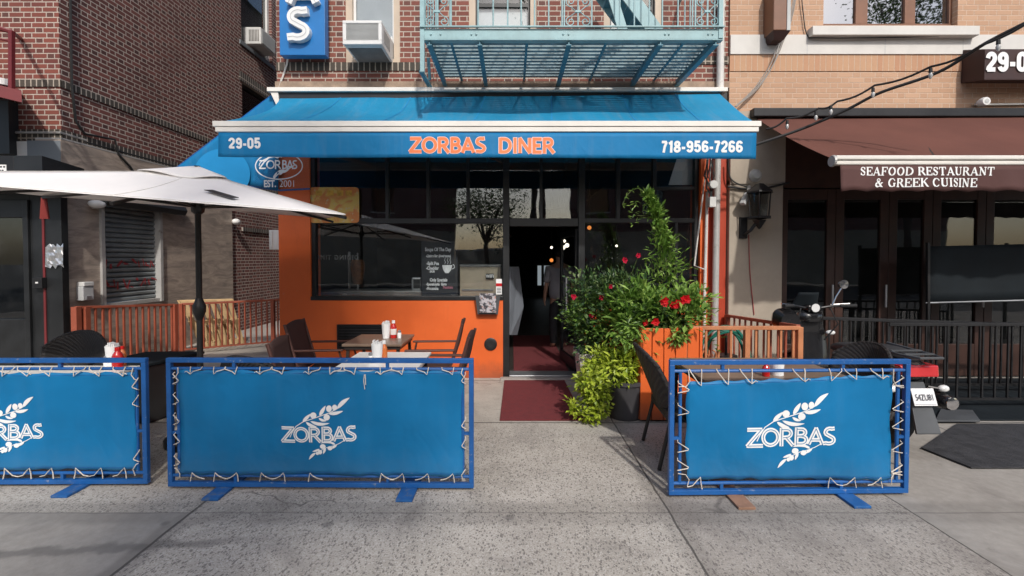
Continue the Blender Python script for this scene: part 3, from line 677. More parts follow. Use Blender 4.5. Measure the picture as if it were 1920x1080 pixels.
pane(PX(1228,Y0)+.025, xf_-.02, zt+.03, zm-.02); pane(PX(1228,Y0)+.025, xf_-.02, zm+.02, zH)
pane(xe, PX(1270,Y0)-.02, PZ(585,Y0), zt-.03); pane(PX(1270,Y0)+.02, xf_-.02, PZ(585,Y0), zt-.03)
# blind hanging behind the right end of the transom
b = MB(); q0, q1 = PX(1262,Y0+.15), PX(1303,Y0+.15)
b.add([(PX(1268,Y0+.15),Y0+.15,PZ(296,Y0+.15)),(q1,Y0+.15,PZ(296,Y0+.15)),(q1,Y0+.15,PZ(347,Y0+.15)),(PX(1252,Y0+.15),Y0+.15,PZ(347,Y0+.15))], [(0,1,2,3)])
b.build('roller_blind', m['blind'], din, solid=.006)
# threshold
th_ = MB(); th_.box(xc, xd, Y0-.05, Y0+.2, -.02, .045); th_.build('threshold', m['steel'], din, bev=.005)
th_ = MB(); th_.box(xc-.12, xd+.2, Y0-.16, Y0-.052, -.02, .03); th_.build('door_step', m['alley'], din, bev=.012)
# left door leaf folded inside, right door leaf with long handle
d1 = MB(); d1.prism([P(958,500,6.6), P(973,500,6.9), P(982,575,6.95), P(970,628,6.9), P(958,628,6.6)], (-.03,.02,0)); d1.build('inner_door', M('grey_door_panel', (.20,.22,.25), .5, var=.1), din)
hinge = Vector((xd-.01, Y0+.10, 0)); ang = R(82); dd = Vector((-math.cos(ang), math.sin(ang), 0))
def dp(s, o, z): return hinge+dd*s+Vector((math.sin(ang), math.cos(ang), 0))*o+Vector((0,0,z))
d2 = MB(); zd = PZ(428, Y0)
for s0, s1, z0, z1 in ((0,.07,.06,zd), (.80,.87,.06,zd), (.07,.80,.06,.2), (.07,.80,zd-.09,zd)):
    d2.add([dp(s0,-.02,z0),dp(s1,-.02,z0),dp(s1,-.02,z1),dp(s0,-.02,z1),dp(s0,.02,z0),dp(s1,.02,z0),dp(s1,.02,z1),dp(s0,.02,z1)],
           [(0,1,2,3),(7,6,5,4),(0,4,5,1),(1,5,6,2),(2,6,7,3),(3,7,4,0)])
dr = d2.build('door', m['black_frame'], din)
dg = MB(); dg.add([dp(.07,0,.2),dp(.80,0,.2),dp(.80,0,zd-.09),dp(.07,0,zd-.09)], [(0,1,2,3)]); dg.build('pane', m['glass'], dr)
hx, hy = PX(1063, Y0-.02), Y0-.02
h = MB(); h.tube([P(1075,521,6.3), P(1062,521,6.22), P(1062,594,6.22), P(1075,594,6.3)], .011); h.build('handle', m['steel'], dr, smooth=True)
# interior shell
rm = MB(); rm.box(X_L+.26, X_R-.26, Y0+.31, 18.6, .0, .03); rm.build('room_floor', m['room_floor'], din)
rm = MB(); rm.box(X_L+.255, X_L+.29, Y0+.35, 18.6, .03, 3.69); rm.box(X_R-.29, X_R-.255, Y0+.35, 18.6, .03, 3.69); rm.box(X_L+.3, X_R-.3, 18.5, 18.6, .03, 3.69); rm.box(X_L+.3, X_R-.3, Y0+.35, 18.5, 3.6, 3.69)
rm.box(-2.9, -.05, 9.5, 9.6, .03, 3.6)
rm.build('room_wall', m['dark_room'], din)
# louvred vent, round vent, sticker
lv = MB(); x0, x1, z0, z1 = rect((632,718,608,655), Y0); lv.box(x0, x1, Y0-.01, Y0, z0, z1); lv.box(x0, x1, Y0-.03, Y0-.01, z1-.02, z1); lv.box(x0, x1, Y0-.03, Y0-.01, z0, z0+.02); lv.box(x0, x0+.02, Y0-.03, Y0-.01, z0+.02, z1-.02); lv.box(x1-.02, x1, Y0-.03, Y0-.01, z0+.02, z1-.02)
for i in range(8):
    z = z0+.035+(z1-z0-.07)*i/7; lv.bar((x0+.02,Y0-.018,z), (x1-.02,Y0-.018,z), .018, .012)
lv.build('louvre_vent', m['black_metal'], din)
rv = MB(); c = P(920, 645, Y0); rv.lathe([(0,0),(.082,0),(.086,-.012),(.07,-.02),(.03,-.014),(0,-.014)], (c.x, Y0, c.z), 24, 'y'); rv.build('round_vent', m['black_metal'], din, smooth=True)
# clear vinyl with the printed logo hung across the left corner
# ---------------------------------------------------------------- things in and on the shop front
def flat(name, q, Y, th, mat, label, cat, bev=0, group=None):
    x0, x1, z0, z1 = rect(q, Y); b = MB(); b.box(x0, x1, Y, Y+th, z0, z1); o = rebase(b.build(name, m[mat] if isinstance(mat, str) else mat, bev=bev)); return tag(o, label, cat, group)
Yc = Y0+.02
ps = thing('menu_poster', 'yellow menu poster of orange food pictures taped high on the window', 'poster', P(628, 418, Yc))
x0, x1, z0, z1 = rect((581,674,351,418), Yc); b = MB(); r_ = .05
pl_ = []
for cx, cz, a0 in ((x1-r_,z1-r_,0),(x0+r_,z1-r_,90),(x0+r_,z0+r_,180),(x1-r_,z0+r_,270)): pl_ += [(a, Yc, b_) for a, b_ in arc(cx, cz, r_, r_, a0, a0+90, 5)]
b.prism(pl_, (0,.006,0)); b.build('sheet', m['poster'], ps)
b = MB(); place = lambda x, y, l: (x, Yc-l, y)
for px, w_ in ((600,.05),(622,.045),(640,.04),(656,.05)): b.eps += 1; ribbon(b, [(PX(px-7,Yc),PZ(362,Yc)),(PX(px+5,Yc),PZ(362,Yc))], .07, place, .002+b.eps*.0001)
b.build('headline', M('menu_headline', (.60,.33,.04), .6, var=.3, vs=12), ps)
Ycb = Y0+.19
cb = thing('chalkboard_sign', 'black chalkboard listing the soups of the day leaning inside the window', 'chalkboard', P(824, 556, Ycb))
x0, x1, z0, z1 = rect((790,858,452,556), Ycb); b = MB(); b.box(x0, x1, Ycb, Ycb+.02, z0, z1); b.build('board', m['chalkboard'], cb, bev=.004)
def chalk(body, px, py, size, mat='chalk', sx=.8, bold=.0022, al='LEFT'):
    return text('chalk_writing', body, m[mat], cb, P(px, py, Ycb)+Vector((0,-.004,0)), size, sx=sx, bold=bold, ext=.0005, align=al)
for tx, px, py, sz in (('Soups Of The Day',797,468,.066),('-Chicken Rice (Avgolemono)',799,480,.052),('-Split Pea',800,494,.062),('-Cheddar',799,503,.062),('$4.50',806,509,.04),('Only Specials',806,525,.062),('-Spanakopita  Gyro',799,533,.05),('-Moussaka',799,541,.055)): chalk(tx, px, py, sz, sx=.72 if len(tx) < 20 else .56)
chalk('Pastitsio', 831, 539, .05, 'chalk_red')
b = MB(); pc = lambda x, y, l: (PX(x,Ycb), Ycb-.003-l, PZ(y,Ycb))
blob(b, [(829,497),(848,497),(846,506),(841,512),(835,512),(831,506)], pc, .0005); ribbon(b, arc(849,500,3,4,-90,120,8), 1.2, pc, .0008)
for xx in (834,839,844): ribbon(b, [(xx,495),(xx+1.5,491),(xx-.5,488),(xx+1,484)], .7, pc, .0009)
b.build('chalk_cup', m['chalk'], cb)
# counter, equipment and the roast behind the glass
ct = thing('serving_counter', 'grey steel serving counter behind the front window', 'counter', P(760, 560, Y0+.9))
b = MB(); x0 = PX(600,Y0+.4); x1 = PX(938,Y0+.4); b.box(x0, x1-.9, Y0+.36, Y0+.95, .85, PZ(545,Y0+.45)); b.build('top', m['counter'], ct, bev=.01)
b = MB(); b.box(x0+.03, x1-.93, Y0+.42, Y0+.9, .03, .848); b.build('body', m['dark_room'], ct)
fc = thing('food_display_case', 'beige food case standing inside the window right of the chalkboard', 'display case', P(900, 560, Y0+.4))
x0, x1, z0, z1 = rect((862,938,500,562), Y0+.35); b = MB(); b.box(x0, x1, Y0+.35, Y0+.9, z0-.05, z1); b.build('cabinet', m['beige'], fc, bev=.01)
b = MB(); b.box(x0, x1, Y0+.345, Y0+.9, z1+.002, z1+.03); b.build('top_rail', m['steel'], fc)
b = MB(); b.box(x0+.03, x1-.1, Y0+.335, Y0+.348, z0+.13, z0+.15); b.build('shelf_edge', m['steel'], fc)
wf = thing('wifi_sign', 'small black wifi sign on the beige case in the window', 'sign', P(918, 523, Y0+.3))
x0, x1, z0, z1 = rect((911,926,513,523), Y0+.33); b = MB(); b.box(x0, x1, Y0+.325, Y0+.333, z0, z1); b.build('plaque', m['black_frame'], wf)
text('lettering', 'WIFI', m['chalk'], wf, ((x0+x1)/2, Y0+.324, (z0+z1)/2), .062, sx=.9, bold=.002, ext=.0005)
st_ = thing('window_sticker', 'small white and red notice stuck low in the corner of the window', 'sticker', P(936, 552, Y0+.06))
x0, x1, z0, z1 = rect((930,941,523,552), Y0+.06); b = MB(); b.box(x0, x1, Y0+.06, Y0+.064, z0, z1); b.build('sheet', m['paper'], st_)
b = MB(); b.box(x0, x1, Y0+.056, Y0+.0595, z0+.11, z0+.15); b.build('stripe', m['flower'], st_)
b = MB()
for i in range(4): b.box(x0+.012, x1-.012, Y0+.057, Y0+.0595, z0+.02+i*.02, z0+.028+i*.02)
b.build('print_line', m['dark_print'], st_)
gy = thing('gyro_spit', 'brown cone of roast meat on an upright spit behind the window', 'meat spit', P(671, 545, Y0+.7))
c = P(671, 540, Y0+.7); b = MB(); zz0, zz1 = PZ(533,Y0+.7), PZ(487,Y0+.7)
b.lathe([(0,zz0),(.06,zz0),(.075,zz0+.05),(.10,zz0+.2),(.105,zz1-.05),(.08,zz1),(0,zz1)], (c.x, Y0+.7, 0), 16); b.build('meat', m['meat'], gy, smooth=True)
b = MB(); b.tube([(c.x,Y0+.7,zz0-.1),(c.x,Y0+.7,zz1+.1)], .012); b.lathe([(.0,zz0-.12),(.14,zz0-.12),(.15,zz0-.09),(0,zz0-.09)], (c.x,Y0+.7,0), 16); b.build('spit', m['steel'], gy)
b = MB(); b.bar((c.x-.16,Y0+.8,zz0-.1),(c.x-.16,Y0+.8,zz1+.12),.03,.03); b.build('heater_post', m['steel'], gy)
dt = thing('window_lettering', 'faint mirrored lettering on the window glass above the counter', 'lettering', P(633, 483, Y0+.25))
o = text('lettering', 'DINING TIME', M('dim_lettering', (.20,.20,.20), .7), dt, P(633, 483, Y0+.25), .085, sx=-.95, bold=.003, ext=.0005, space=1.25)
nd = thing('napkin_dispenser', 'grey steel dispenser on the counter left of the chalkboard', 'dispenser', P(780, 555, Y0+.5))
x0, x1, z0, z1 = rect((771,790,520,556), Y0+.5); b = MB(); b.box(x0, x1, Y0+.5, Y0+.65, z0, z1); b.build('body', m['steel'], nd, bev=.02)
b = MB(); b.box(x0+.03, x1-.02, Y0+.495, Y0+.499, z0+.12, z1-.03); b.build('opening', m['black_frame'], nd)
mh = thing('menu_holder', 'black menu box with photo menus under the window corner', 'menu holder', P(914, 588, Y0))
x0, x1, z0, z1 = rect((892,938,553,588), Y0); b = MB()
b.prism([(x0,Y0-.10,z1),(x1,Y0-.10,z1),(x1-.03,Y0-.08,z0),(x0+.03,Y0-.08,z0)], (0,.012,0)); b.box(x0+.035, x1-.035, Y0-.066, Y0-.002, z0, z0+.015)
b.prism([(x0,Y0-.087,z1),(x0,Y0-.001,z1),(x0+.03,Y0-.001,z0),(x0+.03,Y0-.067,z0)], (.01,0,0)); b.prism([(x1,Y0-.087,z1),(x1,Y0-.001,z1),(x1-.03,Y0-.001,z0),(x1-.03,Y0-.067,z0)], (-.01,0,0))
b.build('box', m['moto_grey'], mh)
x0, x1, z0, z1 = rect((899,930,550,586), Y0-.11); b = MB(); b.box(x0, x1, Y0-.112, Y0-.104, z0, z1); b.build('menu', m['photo'], mh)
# lamps inside
def hang_lamp(px, py, Y, r, mat, label, group, top=3.55):
    c = P(px, py, Y); t = thing('pendant_lamp', label, 'lamp', (c.x, Y, c.z), group=group)
    b = MB(); b.ico(c, r); b.build('globe', m[mat], t, smooth=True); b = MB(); b.tube([c+Vector((0,0,r)), (c.x, Y, top)], .006, 6); b.build('cord', m['black_cable'], t)
for i, (px, py, Y, r) in enumerate(((1063,460,9.0,.045),(1056,464,9.8,.05),(1052,470,10.6,.055),(1046,474,11.4,.06),(1058,452,8.4,.03))): hang_lamp(px, py, Y, r, 'bulb', 'small glowing bulb in the slanting row of white bulbs seen through the open door', 'row of white bulbs inside')
hang_lamp(1105, 427, 6.75, .032, 'bulb_amber', 'amber pendant lamp just inside the right window', None)
hang_lamp(1156, 461, 9, .025, 'bulb', 'single white bulb behind the right window', None)
hang_lamp(1034, 464, 10, .028, 'bulb', 'single white bulb left of the bulb row in the doorway', None)
hang_lamp(1034, 488, 12, .05, 'bulb_amber', 'small amber lamp below the row of white bulbs', None)
for px, py, Y, lab in ((914,318,7.4,'round ceiling spotlight glowing behind the transom over the window'),(952,444,7.6,'round spotlight glowing at the left edge of the doorway')):
    c = P(px, py, Y); sp_ = thing('ceiling_spotlight', lab, 'ceiling light', tuple(c)); b = MB(); b.lathe([(0,-.004),(.05,-.004),(.05,0),(0,0)], c, 16); b.build('lens', m['bulb'], sp_)
    b = MB(); b.lathe([(.052,-.008),(.07,-.006),(.07,.02),(.052,.02)], c, 16); b.tube([(c.x,c.y,c.z+.02),(c.x,c.y,3.6)],.012,6); b.build('rim', m['black_metal'], sp_)
rw = thing('rear_window', 'pale daylit window at the far end of the diner seen through the door', 'window', P(1020, 560, 18.4))
for a, b_ in ((1008,1015),(1020,1031)):
    x0, x1, z0, z1 = rect((a,b_,498,535), 18.4); b = MB(); b.box(x0, x1, 18.4, 18.41, z0, z1); b.build('pane', emis('daylit_pane', (.62,.72,.78), .30), rw)
b = MB(); x0, x1, z0, z1 = rect((1004,1034,494,538), 18.42); b.box(x0,x1,18.42,18.46,z0,z1); b.build('frame', m['black_frame'], rw)
# round dark table in the room
# red mats
def mat_thing(q, label, z):
    b = MB(); b.add([(*v,z) for v in q]+[(*v,z+.010) for v in q], [(3,2,1,0),(4,5,6,7),(0,1,5,4),(1,2,6,5),(2,3,7,6),(3,0,4,7)])
    return tag(rebase(b.build('door_mat', m['mat_red'])), label, 'mat')
g0 = lambda px, py: (lambda Y: (PX(px,Y), Y))(CAMH*F/(py-484.6))
q0, q1 = g0(937,792), g0(1097,792)
mat_thing([(q0[0],q0[1]),(q1[0],q1[1]),(q1[0]-.03,Y0-.17),(q0[0]+.02,Y0-.17)], 'dark red mat lying on the pavement outside the door', .0045)
mat_thing([(xc+.06,Y0+.23),(xd-.1,Y0+.23),(xd-.1,9.2),(xc+.06,9.2)], 'dark red runner mat on the floor inside the doorway', .031)

# ---------------------------------------------------------------- person inside, seen from behind
def skin_mesh(name, verts, edges, radii, mat, parent, root=0, sub=2):
    me = bpy.data.meshes.new(name); me.from_pydata(verts, edges, []); o = bpy.data.objects.new(name, me); COL.objects.link(o); o.parent = parent
    o.modifiers.new('skin', 'SKIN'); sk = me.skin_vertices[0].data if me.skin_vertices else None
    if sk is None:
        bm = bmesh.new(); bm.from_mesh(me); bm.verts.layers.skin.verify(); bm.to_mesh(me); bm.free(); sk = me.skin_vertices[0].data
    for i, r in enumerate(radii): sk[i].radius = (r, r) if not isinstance(r, tuple) else r; sk[i].use_root = (i == root)
    o.modifiers[0].use_smooth_shade = True
    md = o.modifiers.new('sub', 'SUBSURF'); md.levels = sub; md.render_levels = sub
    me.materials.append(mat); return o
pr = thing('person', 'person in a grey shirt and dark trousers standing with their back turned inside the doorway', 'person', (PX(1049,8.0), 8.0, .03), R(8))
V = [(0,0,.93),(0,0,1.10),(0,.01,1.30),(0,.0,1.43),(0,-.0,1.50),(0,.02,1.60),(0,.02,1.68)]; E = [(0,1),(1,2),(2,3),(3,4),(4,5),(5,6)]; RA = [(.155,.115),(.14,.105),(.17,.115),(.10,.085),(.055,.055),(.075,.09),(.06,.075)]
for s in (-1, 1):
    i = len(V); V += [(s*.185,0,1.39),(s*.235,-.02,1.13),(s*.25,.06,.90),(s*.25,.08,.83)]; E += [(3,i),(i,i+1),(i+1,i+2),(i+2,i+3)]; RA += [.058,.043,.03,(.018,.034)]
    for k, (dx, dy, dz) in enumerate(((-.02,.035,-.09),(-.01,.012,-.10),(-.005,-.01,-.095),(0,-.03,-.08))):
        j = len(V); V += [(s*.25+dx*.2,.08+dy*.8,.80),(s*(.25+dx),.08+dy,.83+dz)]; E += [(i+3,j),(j,j+1)]; RA += [.010,.008]
    j = len(V); V += [(s*.235,.115,.83),(s*.235,.125,.78)]; E += [(i+3,j),(j,j+1)]; RA += [.011,.009]
    i = len(V); V += [(s*.10,0,.86),(s*.105,.0,.48),(s*.11,-.02,.09),(s*.115,.06,.035),(s*.118,.14,.03)]; E += [(0,i),(i,i+1),(i+1,i+2),(i+2,i+3),(i+3,i+4)]; RA += [.085,.058,.042,.04,.032]
skin_mesh('body', V, E, RA, m['skin'], pr)
V = [(0,0,.82),(0,0,1.0),(0,.01,1.28),(0,0,1.42)]; E = [(0,1),(1,2),(2,3)]; RA = [(.22,.17),(.20,.155),(.215,.15),(.15,.12)]
for s in (-1, 1):
    i = len(V); V += [(s*.19,0,1.39),(s*.232,-.015,1.12)]; E += [(3,i),(i,i+1)]; RA += [.082,.076]
skin_mesh('shirt', V, E, RA, m['shirt'], pr)
V = [(0,0,.94),(0,0,.88)]; E = [(0,1)]; RA = [(.17,.13),(.16,.125)]
for s in (-1, 1):
    i = len(V); V += [(s*.10,0,.82),(s*.107,0,.48),(s*.112,-.01,.06)]; E += [(1,i),(i,i+1),(i+1,i+2)]; RA += [.10,.078,.068]
skin_mesh('trousers', V, E, RA, m['trousers'], pr)
b = MB(); b.ico((0,.005,1.665), .1, (.86,1.05,1.0)); b.build('hair', m['hair'], pr, smooth=True, world=False)
# ================================================================= BLUE AWNING
aw = thing('awning', 'bright blue retractable awning with a white front bar over the diner', 'awning', (0, Y0, 2.6))
YF = 5.07
A0, A1 = P(527,181,Y0-.06), P(1345,172,Y0-.06); B0, B1 = P(409,229,YF), P(1418,231,YF)
def awn(u, v):
    a = A0.lerp(A1, u); b = B0.lerp(B1, u); p = a.lerp(b, v)
    bow = (1-u)**6*.16*math.sin(math.pi*v)      # the left edge curls inward
    p.x += bow
    sag = .055*math.sin(math.pi*v)*(.5+.5*math.sin(math.pi*u))+.012*math.sin(u*23+v*3)*math.sin(math.pi*v)+.02*math.exp(-((u-.27-.06*v)/.03)**2)*math.sin(math.pi*min(1,v*1.6))
    p.z -= sag; return p
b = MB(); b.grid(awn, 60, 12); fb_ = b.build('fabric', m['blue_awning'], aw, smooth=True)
for u in (.14, .30, .47, .62, .78, .90):
    bs = MB(); bs.grid(lambda s, t, u=u: awn(u+(s-.5)*.002, t)+Vector((0,-.002,.005)), 1, 12); bs.build('seam', m['blue_circle'], aw)
b = MB()
fbx0, fbx1 = PX(404,YF-.03), PX(1423,YF-.03)
for z0, z1, dy in ((PZ(239,YF),PZ(229,YF),0), (PZ(248.5,YF),PZ(240,YF),.008)):
    b.box(fbx0+dy*3, fbx1-dy*3, YF-.05+dy, YF+.05, z0, z1)
b.build('front_bar', m['white_alu'], aw, bev=.004)
VY = YF-.02
def val(u, v):
    x = PX(414,VY)+(PX(1415,VY)-PX(414,VY))*u; zt_, zb = PZ(248.5,VY), PZ(294.5+3.5*u,VY)
    wv = v*(.020*math.sin(u*31+1)*math.exp(-u*2.2)+.006*math.sin(u*47)+.012*math.sin(u*9))
    lift = .0
    if u < .08: lift = -.03*(1-u/.08)*v; 
    return Vector((x-.02*(1-v)*0, VY-.006+wv+lift, zt_+(zb-zt_)*v))
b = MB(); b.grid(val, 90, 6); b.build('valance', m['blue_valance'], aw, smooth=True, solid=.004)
VW = PX(1415,VY)-PX(414,VY)
def vplace(x, z, l):
    u = (x-PX(414,VY))/VW; zt_, zb = PZ(248.5,VY), PZ(294.5+3.5*u,VY); v = (z-zt_)/(zb-zt_); p = val(max(0,min(1,u)), max(0,min(1,v))); return Vector((x, p.y-.0035-l, z))
def vz(py): return PZ(py, VY)
for wd, px0, px1, yb, yt in (('ZORBAS',768,911,287,258),('DINER',935,1040,288,259)):
    b1, b2 = MB(), MB(); h = vz(yt)-vz(yb); x0, x1 = PX(px0,VY), PX(px1,VY); adv = sum(GL[c][0] for c in wd)*h; sx = (x1-x0)/adv
    for bb, w_, l, e in ((b1,.046,.001,.006),(b2,.033,.0025,.0)): word(bb, wd, x0, vz(yb), h, w_, vplace, l, sx=sx, ext=e)
    lt_ = b2.build('lettering', m['orange_print'], aw); b1.build('letter_outline', m['pale_print'], lt_) 
for tx, px0, px1, pyt, pyb in (('29-05',432,493,258.5,279),('718-956-7266',1238,1391,264,286)):
    b = MB(); h = vz(pyt)-vz(pyb); x0, x1 = PX(px0,VY), PX(px1,VY); adv = sum(GL[c][0] for c in tx)*h; word(b, tx, x0, vz(pyb), h, .21*h, vplace, .001, sx=(x1-x0)/adv)
    b.build('lettering', m['white_print'], aw)
b = MB(); b.box(PX(507,Y0-.12), PX(1359,Y0-.12), Y0-.16, Y0-.002, PZ(173,Y0-.12), PZ(169.5,Y0-.12)+.028); b.build('wall_flashing', m['white_alu'], aw, bev=.004)
b = MB(); b.box(PX(520,Y0-.1), PX(1350,Y0-.1), Y0-.12, Y0-.004, PZ(186,Y0-.1), PZ(174,Y0-.1)); b.build('cassette', m['black_frame'], aw)
b = MB(); b.prism([P(507,173,Y0-.14),P(521,173,Y0-.14),P(524,196,Y0-.14),P(519,199,Y0-.14)], (0,.1,0)); b.build('end_bracket', m['white_alu'], aw)
b = MB()
for px in (600, 960, 1250):
    b.bar((PX(px,Y0),Y0-.02,PZ(215,Y0)), ((PX(px,Y0)+PX(px,YF))/2-.45,5.55,PZ(245,5.55)), .04,.05); b.bar(((PX(px,Y0)+PX(px,YF))/2-.45,5.55,PZ(245,5.55)), (PX(px,YF),YF+.05,PZ(238,YF)), .035,.045)
b.build('folding_arm', m['white_alu'], aw)
# side awning panel into the alley
YS = Y0-.05
sa = thing('side_awning', 'blue triangular side awning panel with a pale blue disc beside the diner front', 'awning', P(425, 350, YS))
def tri(u, v):
    t0, t1, bl, br = P(511,178,YS), P(524,186,YS), P(322,322,YS), P(524,357,YS)
    a = t0.lerp(bl, v); c = t1.lerp(br, v); p = a.lerp(c, u); p.y += .03*math.sin(u*5)*v; return p
b = MB(); b.grid(tri, 16, 16); b.build('panel', m['blue_valance'], sa, smooth=True, solid=.004)
b = MB(); pls = lambda x, y, l: P(x, y, YS-.045-l); blob(b, arc(416,327,53,48,0,352,44), pls, 0); b.build('disc', m['blue_circle'], sa)
b = MB(); b.tube([P(330,330,YS), P(524,357,YS), P(581,354,YS)], .012); b.tube([P(511,178,YS+.02), P(322,322,YS+.02)], .012); b.build('edge_bar', m['blue_frame'], sa, smooth=True)
cv = thing('logo_screen', 'clear vinyl panel with a white oval olive logo hung over the orange corner', 'sign', P(528, 354, YS-.08))
YV = YS-.09
b = MB(); b.add([P(478,240,YV),P(582,240,YV),P(582,356,YV),P(478,356,YV)], [(0,1,2,3)]); b.build('sheet', m['clear'], cv)
bw, bb = MB(), MB(); plv = lambda x, y, l: P(x, y, YV-.004-l)
ribbon(bw, arc(523,311,44,25,0,360,48), 2.0, plv, .001); ribbon(bw, arc(520,311,34,17,178,285,20), 1.6, plv, .0012)
kx = .0
def lg(x, y, l): return P(523+(x-0)*1, 312-(y-0)*1, YV-.004-l)
for i, ch in enumerate('ZORBAS'):
    hh = 17; x0 = (-38,-24,-8.5,5.5,14,25)[i]; ww = (15,16,15,13,14,13)[i]*1.05
    for s_ in GL[ch][1]:
        bw.eps += 1; ribbon(bw, [(523+x0+a*ww, 317-c*hh) for a, c in s_], 2.5, plv, .001+bw.eps*.00002)
ribbon(bw, [(496,303),(505,294),(516,290),(527,293),(536,292)], 3.2, plv, .0022); ribbon(bw, [(510,292),(520,296),(530,291)], 2, plv, .0024)
for q in ((508,296,520,288,4),(518,291,534,293,4),(512,334,520,322,4),(520,322,534,318,4),(524,328,532,320,4),(535,320,548,312,3),(530,324,542,318,3.5)): bw.eps += 1; blob(bw, lens(*q), plv, .0026+bw.eps*.00002)
ribbon(bw, [(514,334),(524,324),(538,318),(552,310)], 2, plv, .0024)
bw.build('logo', m['white_print'], cv); 
text('lettering', 'EST.', m['white_print'], cv, P(506,345,YV-.008), .125, sx=.72, bold=.004, ext=.0005); text('lettering', '2001', m['white_print'], cv, P(539,345,YV-.008), .125, sx=.85, bold=-.001, ext=.0005)

# ================================================================= FIRE ESCAPE
YE = 4.86
fe = thing('fire_escape', 'teal iron fire escape balcony with a slatted floor above the awning', 'fire escape', (PX(1070,YE), Y0, PZ(110,Y0)))
ex0, ex1 = PX(790,YE), PX(1352,YE); ez0, ez1 = PZ(75,YE), PZ(54,YE); ezt = (ez0+ez1)/2
b = MB(); b.box(ex0, ex1, YE, YE+.014, ez0+.01, ez1-.012); b.box(ex0, ex1, YE-.004, YE+.075, ez1-.012, ez1); b.box(ex0, ex1, YE+.0, YE+.07, ez0, ez0+.01)
b.build('front_beam', m['teal'], fe, bev=.002)
b = MB(); b.box(ex0+.0, ex1, YE-.03, YE-.006, ez1+.008, ez1+.02); b.build('kick_rail', m['teal'], fe)
bl_ = MB()
for px in (808,826,884,893,1056,1066,1247,1254,1328,1336):
    c = P(px, 66, YE); bl_.lathe([(0,-.012),(.008,-.01),(.011,-.003),(.011,.002)], (c.x, YE, (ez0+ez1)/2-.0), 8, 'y')
bl_.build('rivet', m['teal'], fe, smooth=True)
b = MB(); n = 12
for i in range(n):
    y = YE+.10+(Y0-.13-YE-.10)*i/(n-1); b.box(ex0+.02, ex1-.02, y-.024, y+.024, ez0+.045, ez0+.064)
b.build('slat_floor', M('worn_slat_paint', (.20,.28,.30), .6, var=.25, vs=9, grime=(.14,.12,.10), gth=(.55,.8), gs=12), fe)
for px, w_ in ((806,.05),(844,.03),(900,.05),(988,.03),(1066,.055),(1140,.03),(1237,.055),(1288,.03),(1340,.06)):
    x = PX(px, YE); b = MB(); 
    if w_ > .04: b.box(x-.006, x+.006, YE+.02, Y0-.0, ez0-.035, ez0+.044); b.box(x-w_/2, x+w_/2, YE+.02, Y0, ez0-.045, ez0-.036)
    else: b.box(x-w_/2, x+w_/2, YE+.02, Y0-.01, ez0+.034, ez0+.044)
    b.build('cross_beam', m['teal_blue'], fe)
# diagonal struts at the left end
b = MB(); b.bar(P(789,133,5.75), P(808,166,6.0), .05,.03); b.bar(P(803,108,5.85), P(806,150,5.98), .035,.03); b.build('strut', m['teal_blue'], fe)
# railing with scrolls
rt = ez1+.95
for x in (ex0+.02, ex1-.03):
    b = MB(); b.box(x-.022, x+.022, YE-.01, YE+.03, ez1-.1 if x > 0 else ez1-.45, rt); b.build('corner_post', m['teal'], fe)
b = MB(); b.box(ex0, ex1, YE-.0, YE+.02, rt, rt+.04); b.box(ex0+.01, ex0+.03, YE+.02, Y0, rt, rt+.04); b.box(ex1-.03, ex1-.01, YE+.02, Y0, rt, rt+.04); b.build('top_rail', m['teal'], fe)
for px in (847,897,925,952,977,1002,1028,1053,1160,1187,1215,1239,1268,1295):
    x = PX(px, YE); b = MB(); b.tube([(x,YE+.01,ez1+.02),(x,YE+.01,rt)], .0085, 6); b.build('baluster', m['teal'], fe)
def scroll(b, cx, cz, r, a0, turns, flip):
    pts = []
    for i in range(22):
        t = i/21; a = R(a0)+flip*t*turns*2*math.pi; rr = r*(1-.75*t); pts.append((cx+rr*math.cos(a), YE+.01, cz+rr*math.sin(a)))
    b.tube(pts, .006, 5)
def scroll_panel(px0, px1):
    b = MB(); x0, x1 = PX(px0,YE), PX(px1,YE); xm = (x0+x1)/2; w_ = (x1-x0)
    b.tube([(xm,YE+.01,ez1+.02),(xm,YE+.01,rt)], .008, 6)
    for k in range(3):
        z = ez1+.13+k*.32
        for s in (-1, 1):
            scroll(b, xm+s*w_*.27, z-.05, w_*.19, 90, 1.3, -s); scroll(b, xm+s*w_*.27, z+.16, w_*.19, 270, 1.3, s)
            b.tube([(xm+s*w_*.27,YE+.01,z-.05+w_*.19),(xm+s*w_*.06,YE+.01,z+.055),(xm+s*w_*.27,YE+.01,z+.16-w_*.19)], .006, 5)
        b.box(xm-.03, xm+.03, YE, YE+.02, z+.045, z+.065)
    for x in (x0, x1): b.tube([(x,YE+.01,ez1+.02),(x,YE+.01,rt)], .0085, 6)
    b.build('scroll_panel', m['teal'], fe, smooth=True)
scroll_panel(797, 845); scroll_panel(1057, 1108); scroll_panel(1300, 1345)
# side rails
for x in (ex0+.02, ex1-.02):
    b = MB()
    for i in range(1,7):
        y = YE+i*(Y0-YE)/7; b.tube([(x,y,ez1),(x,y,rt)], .008, 6)
    b.build('side_rail', m['teal'], fe)
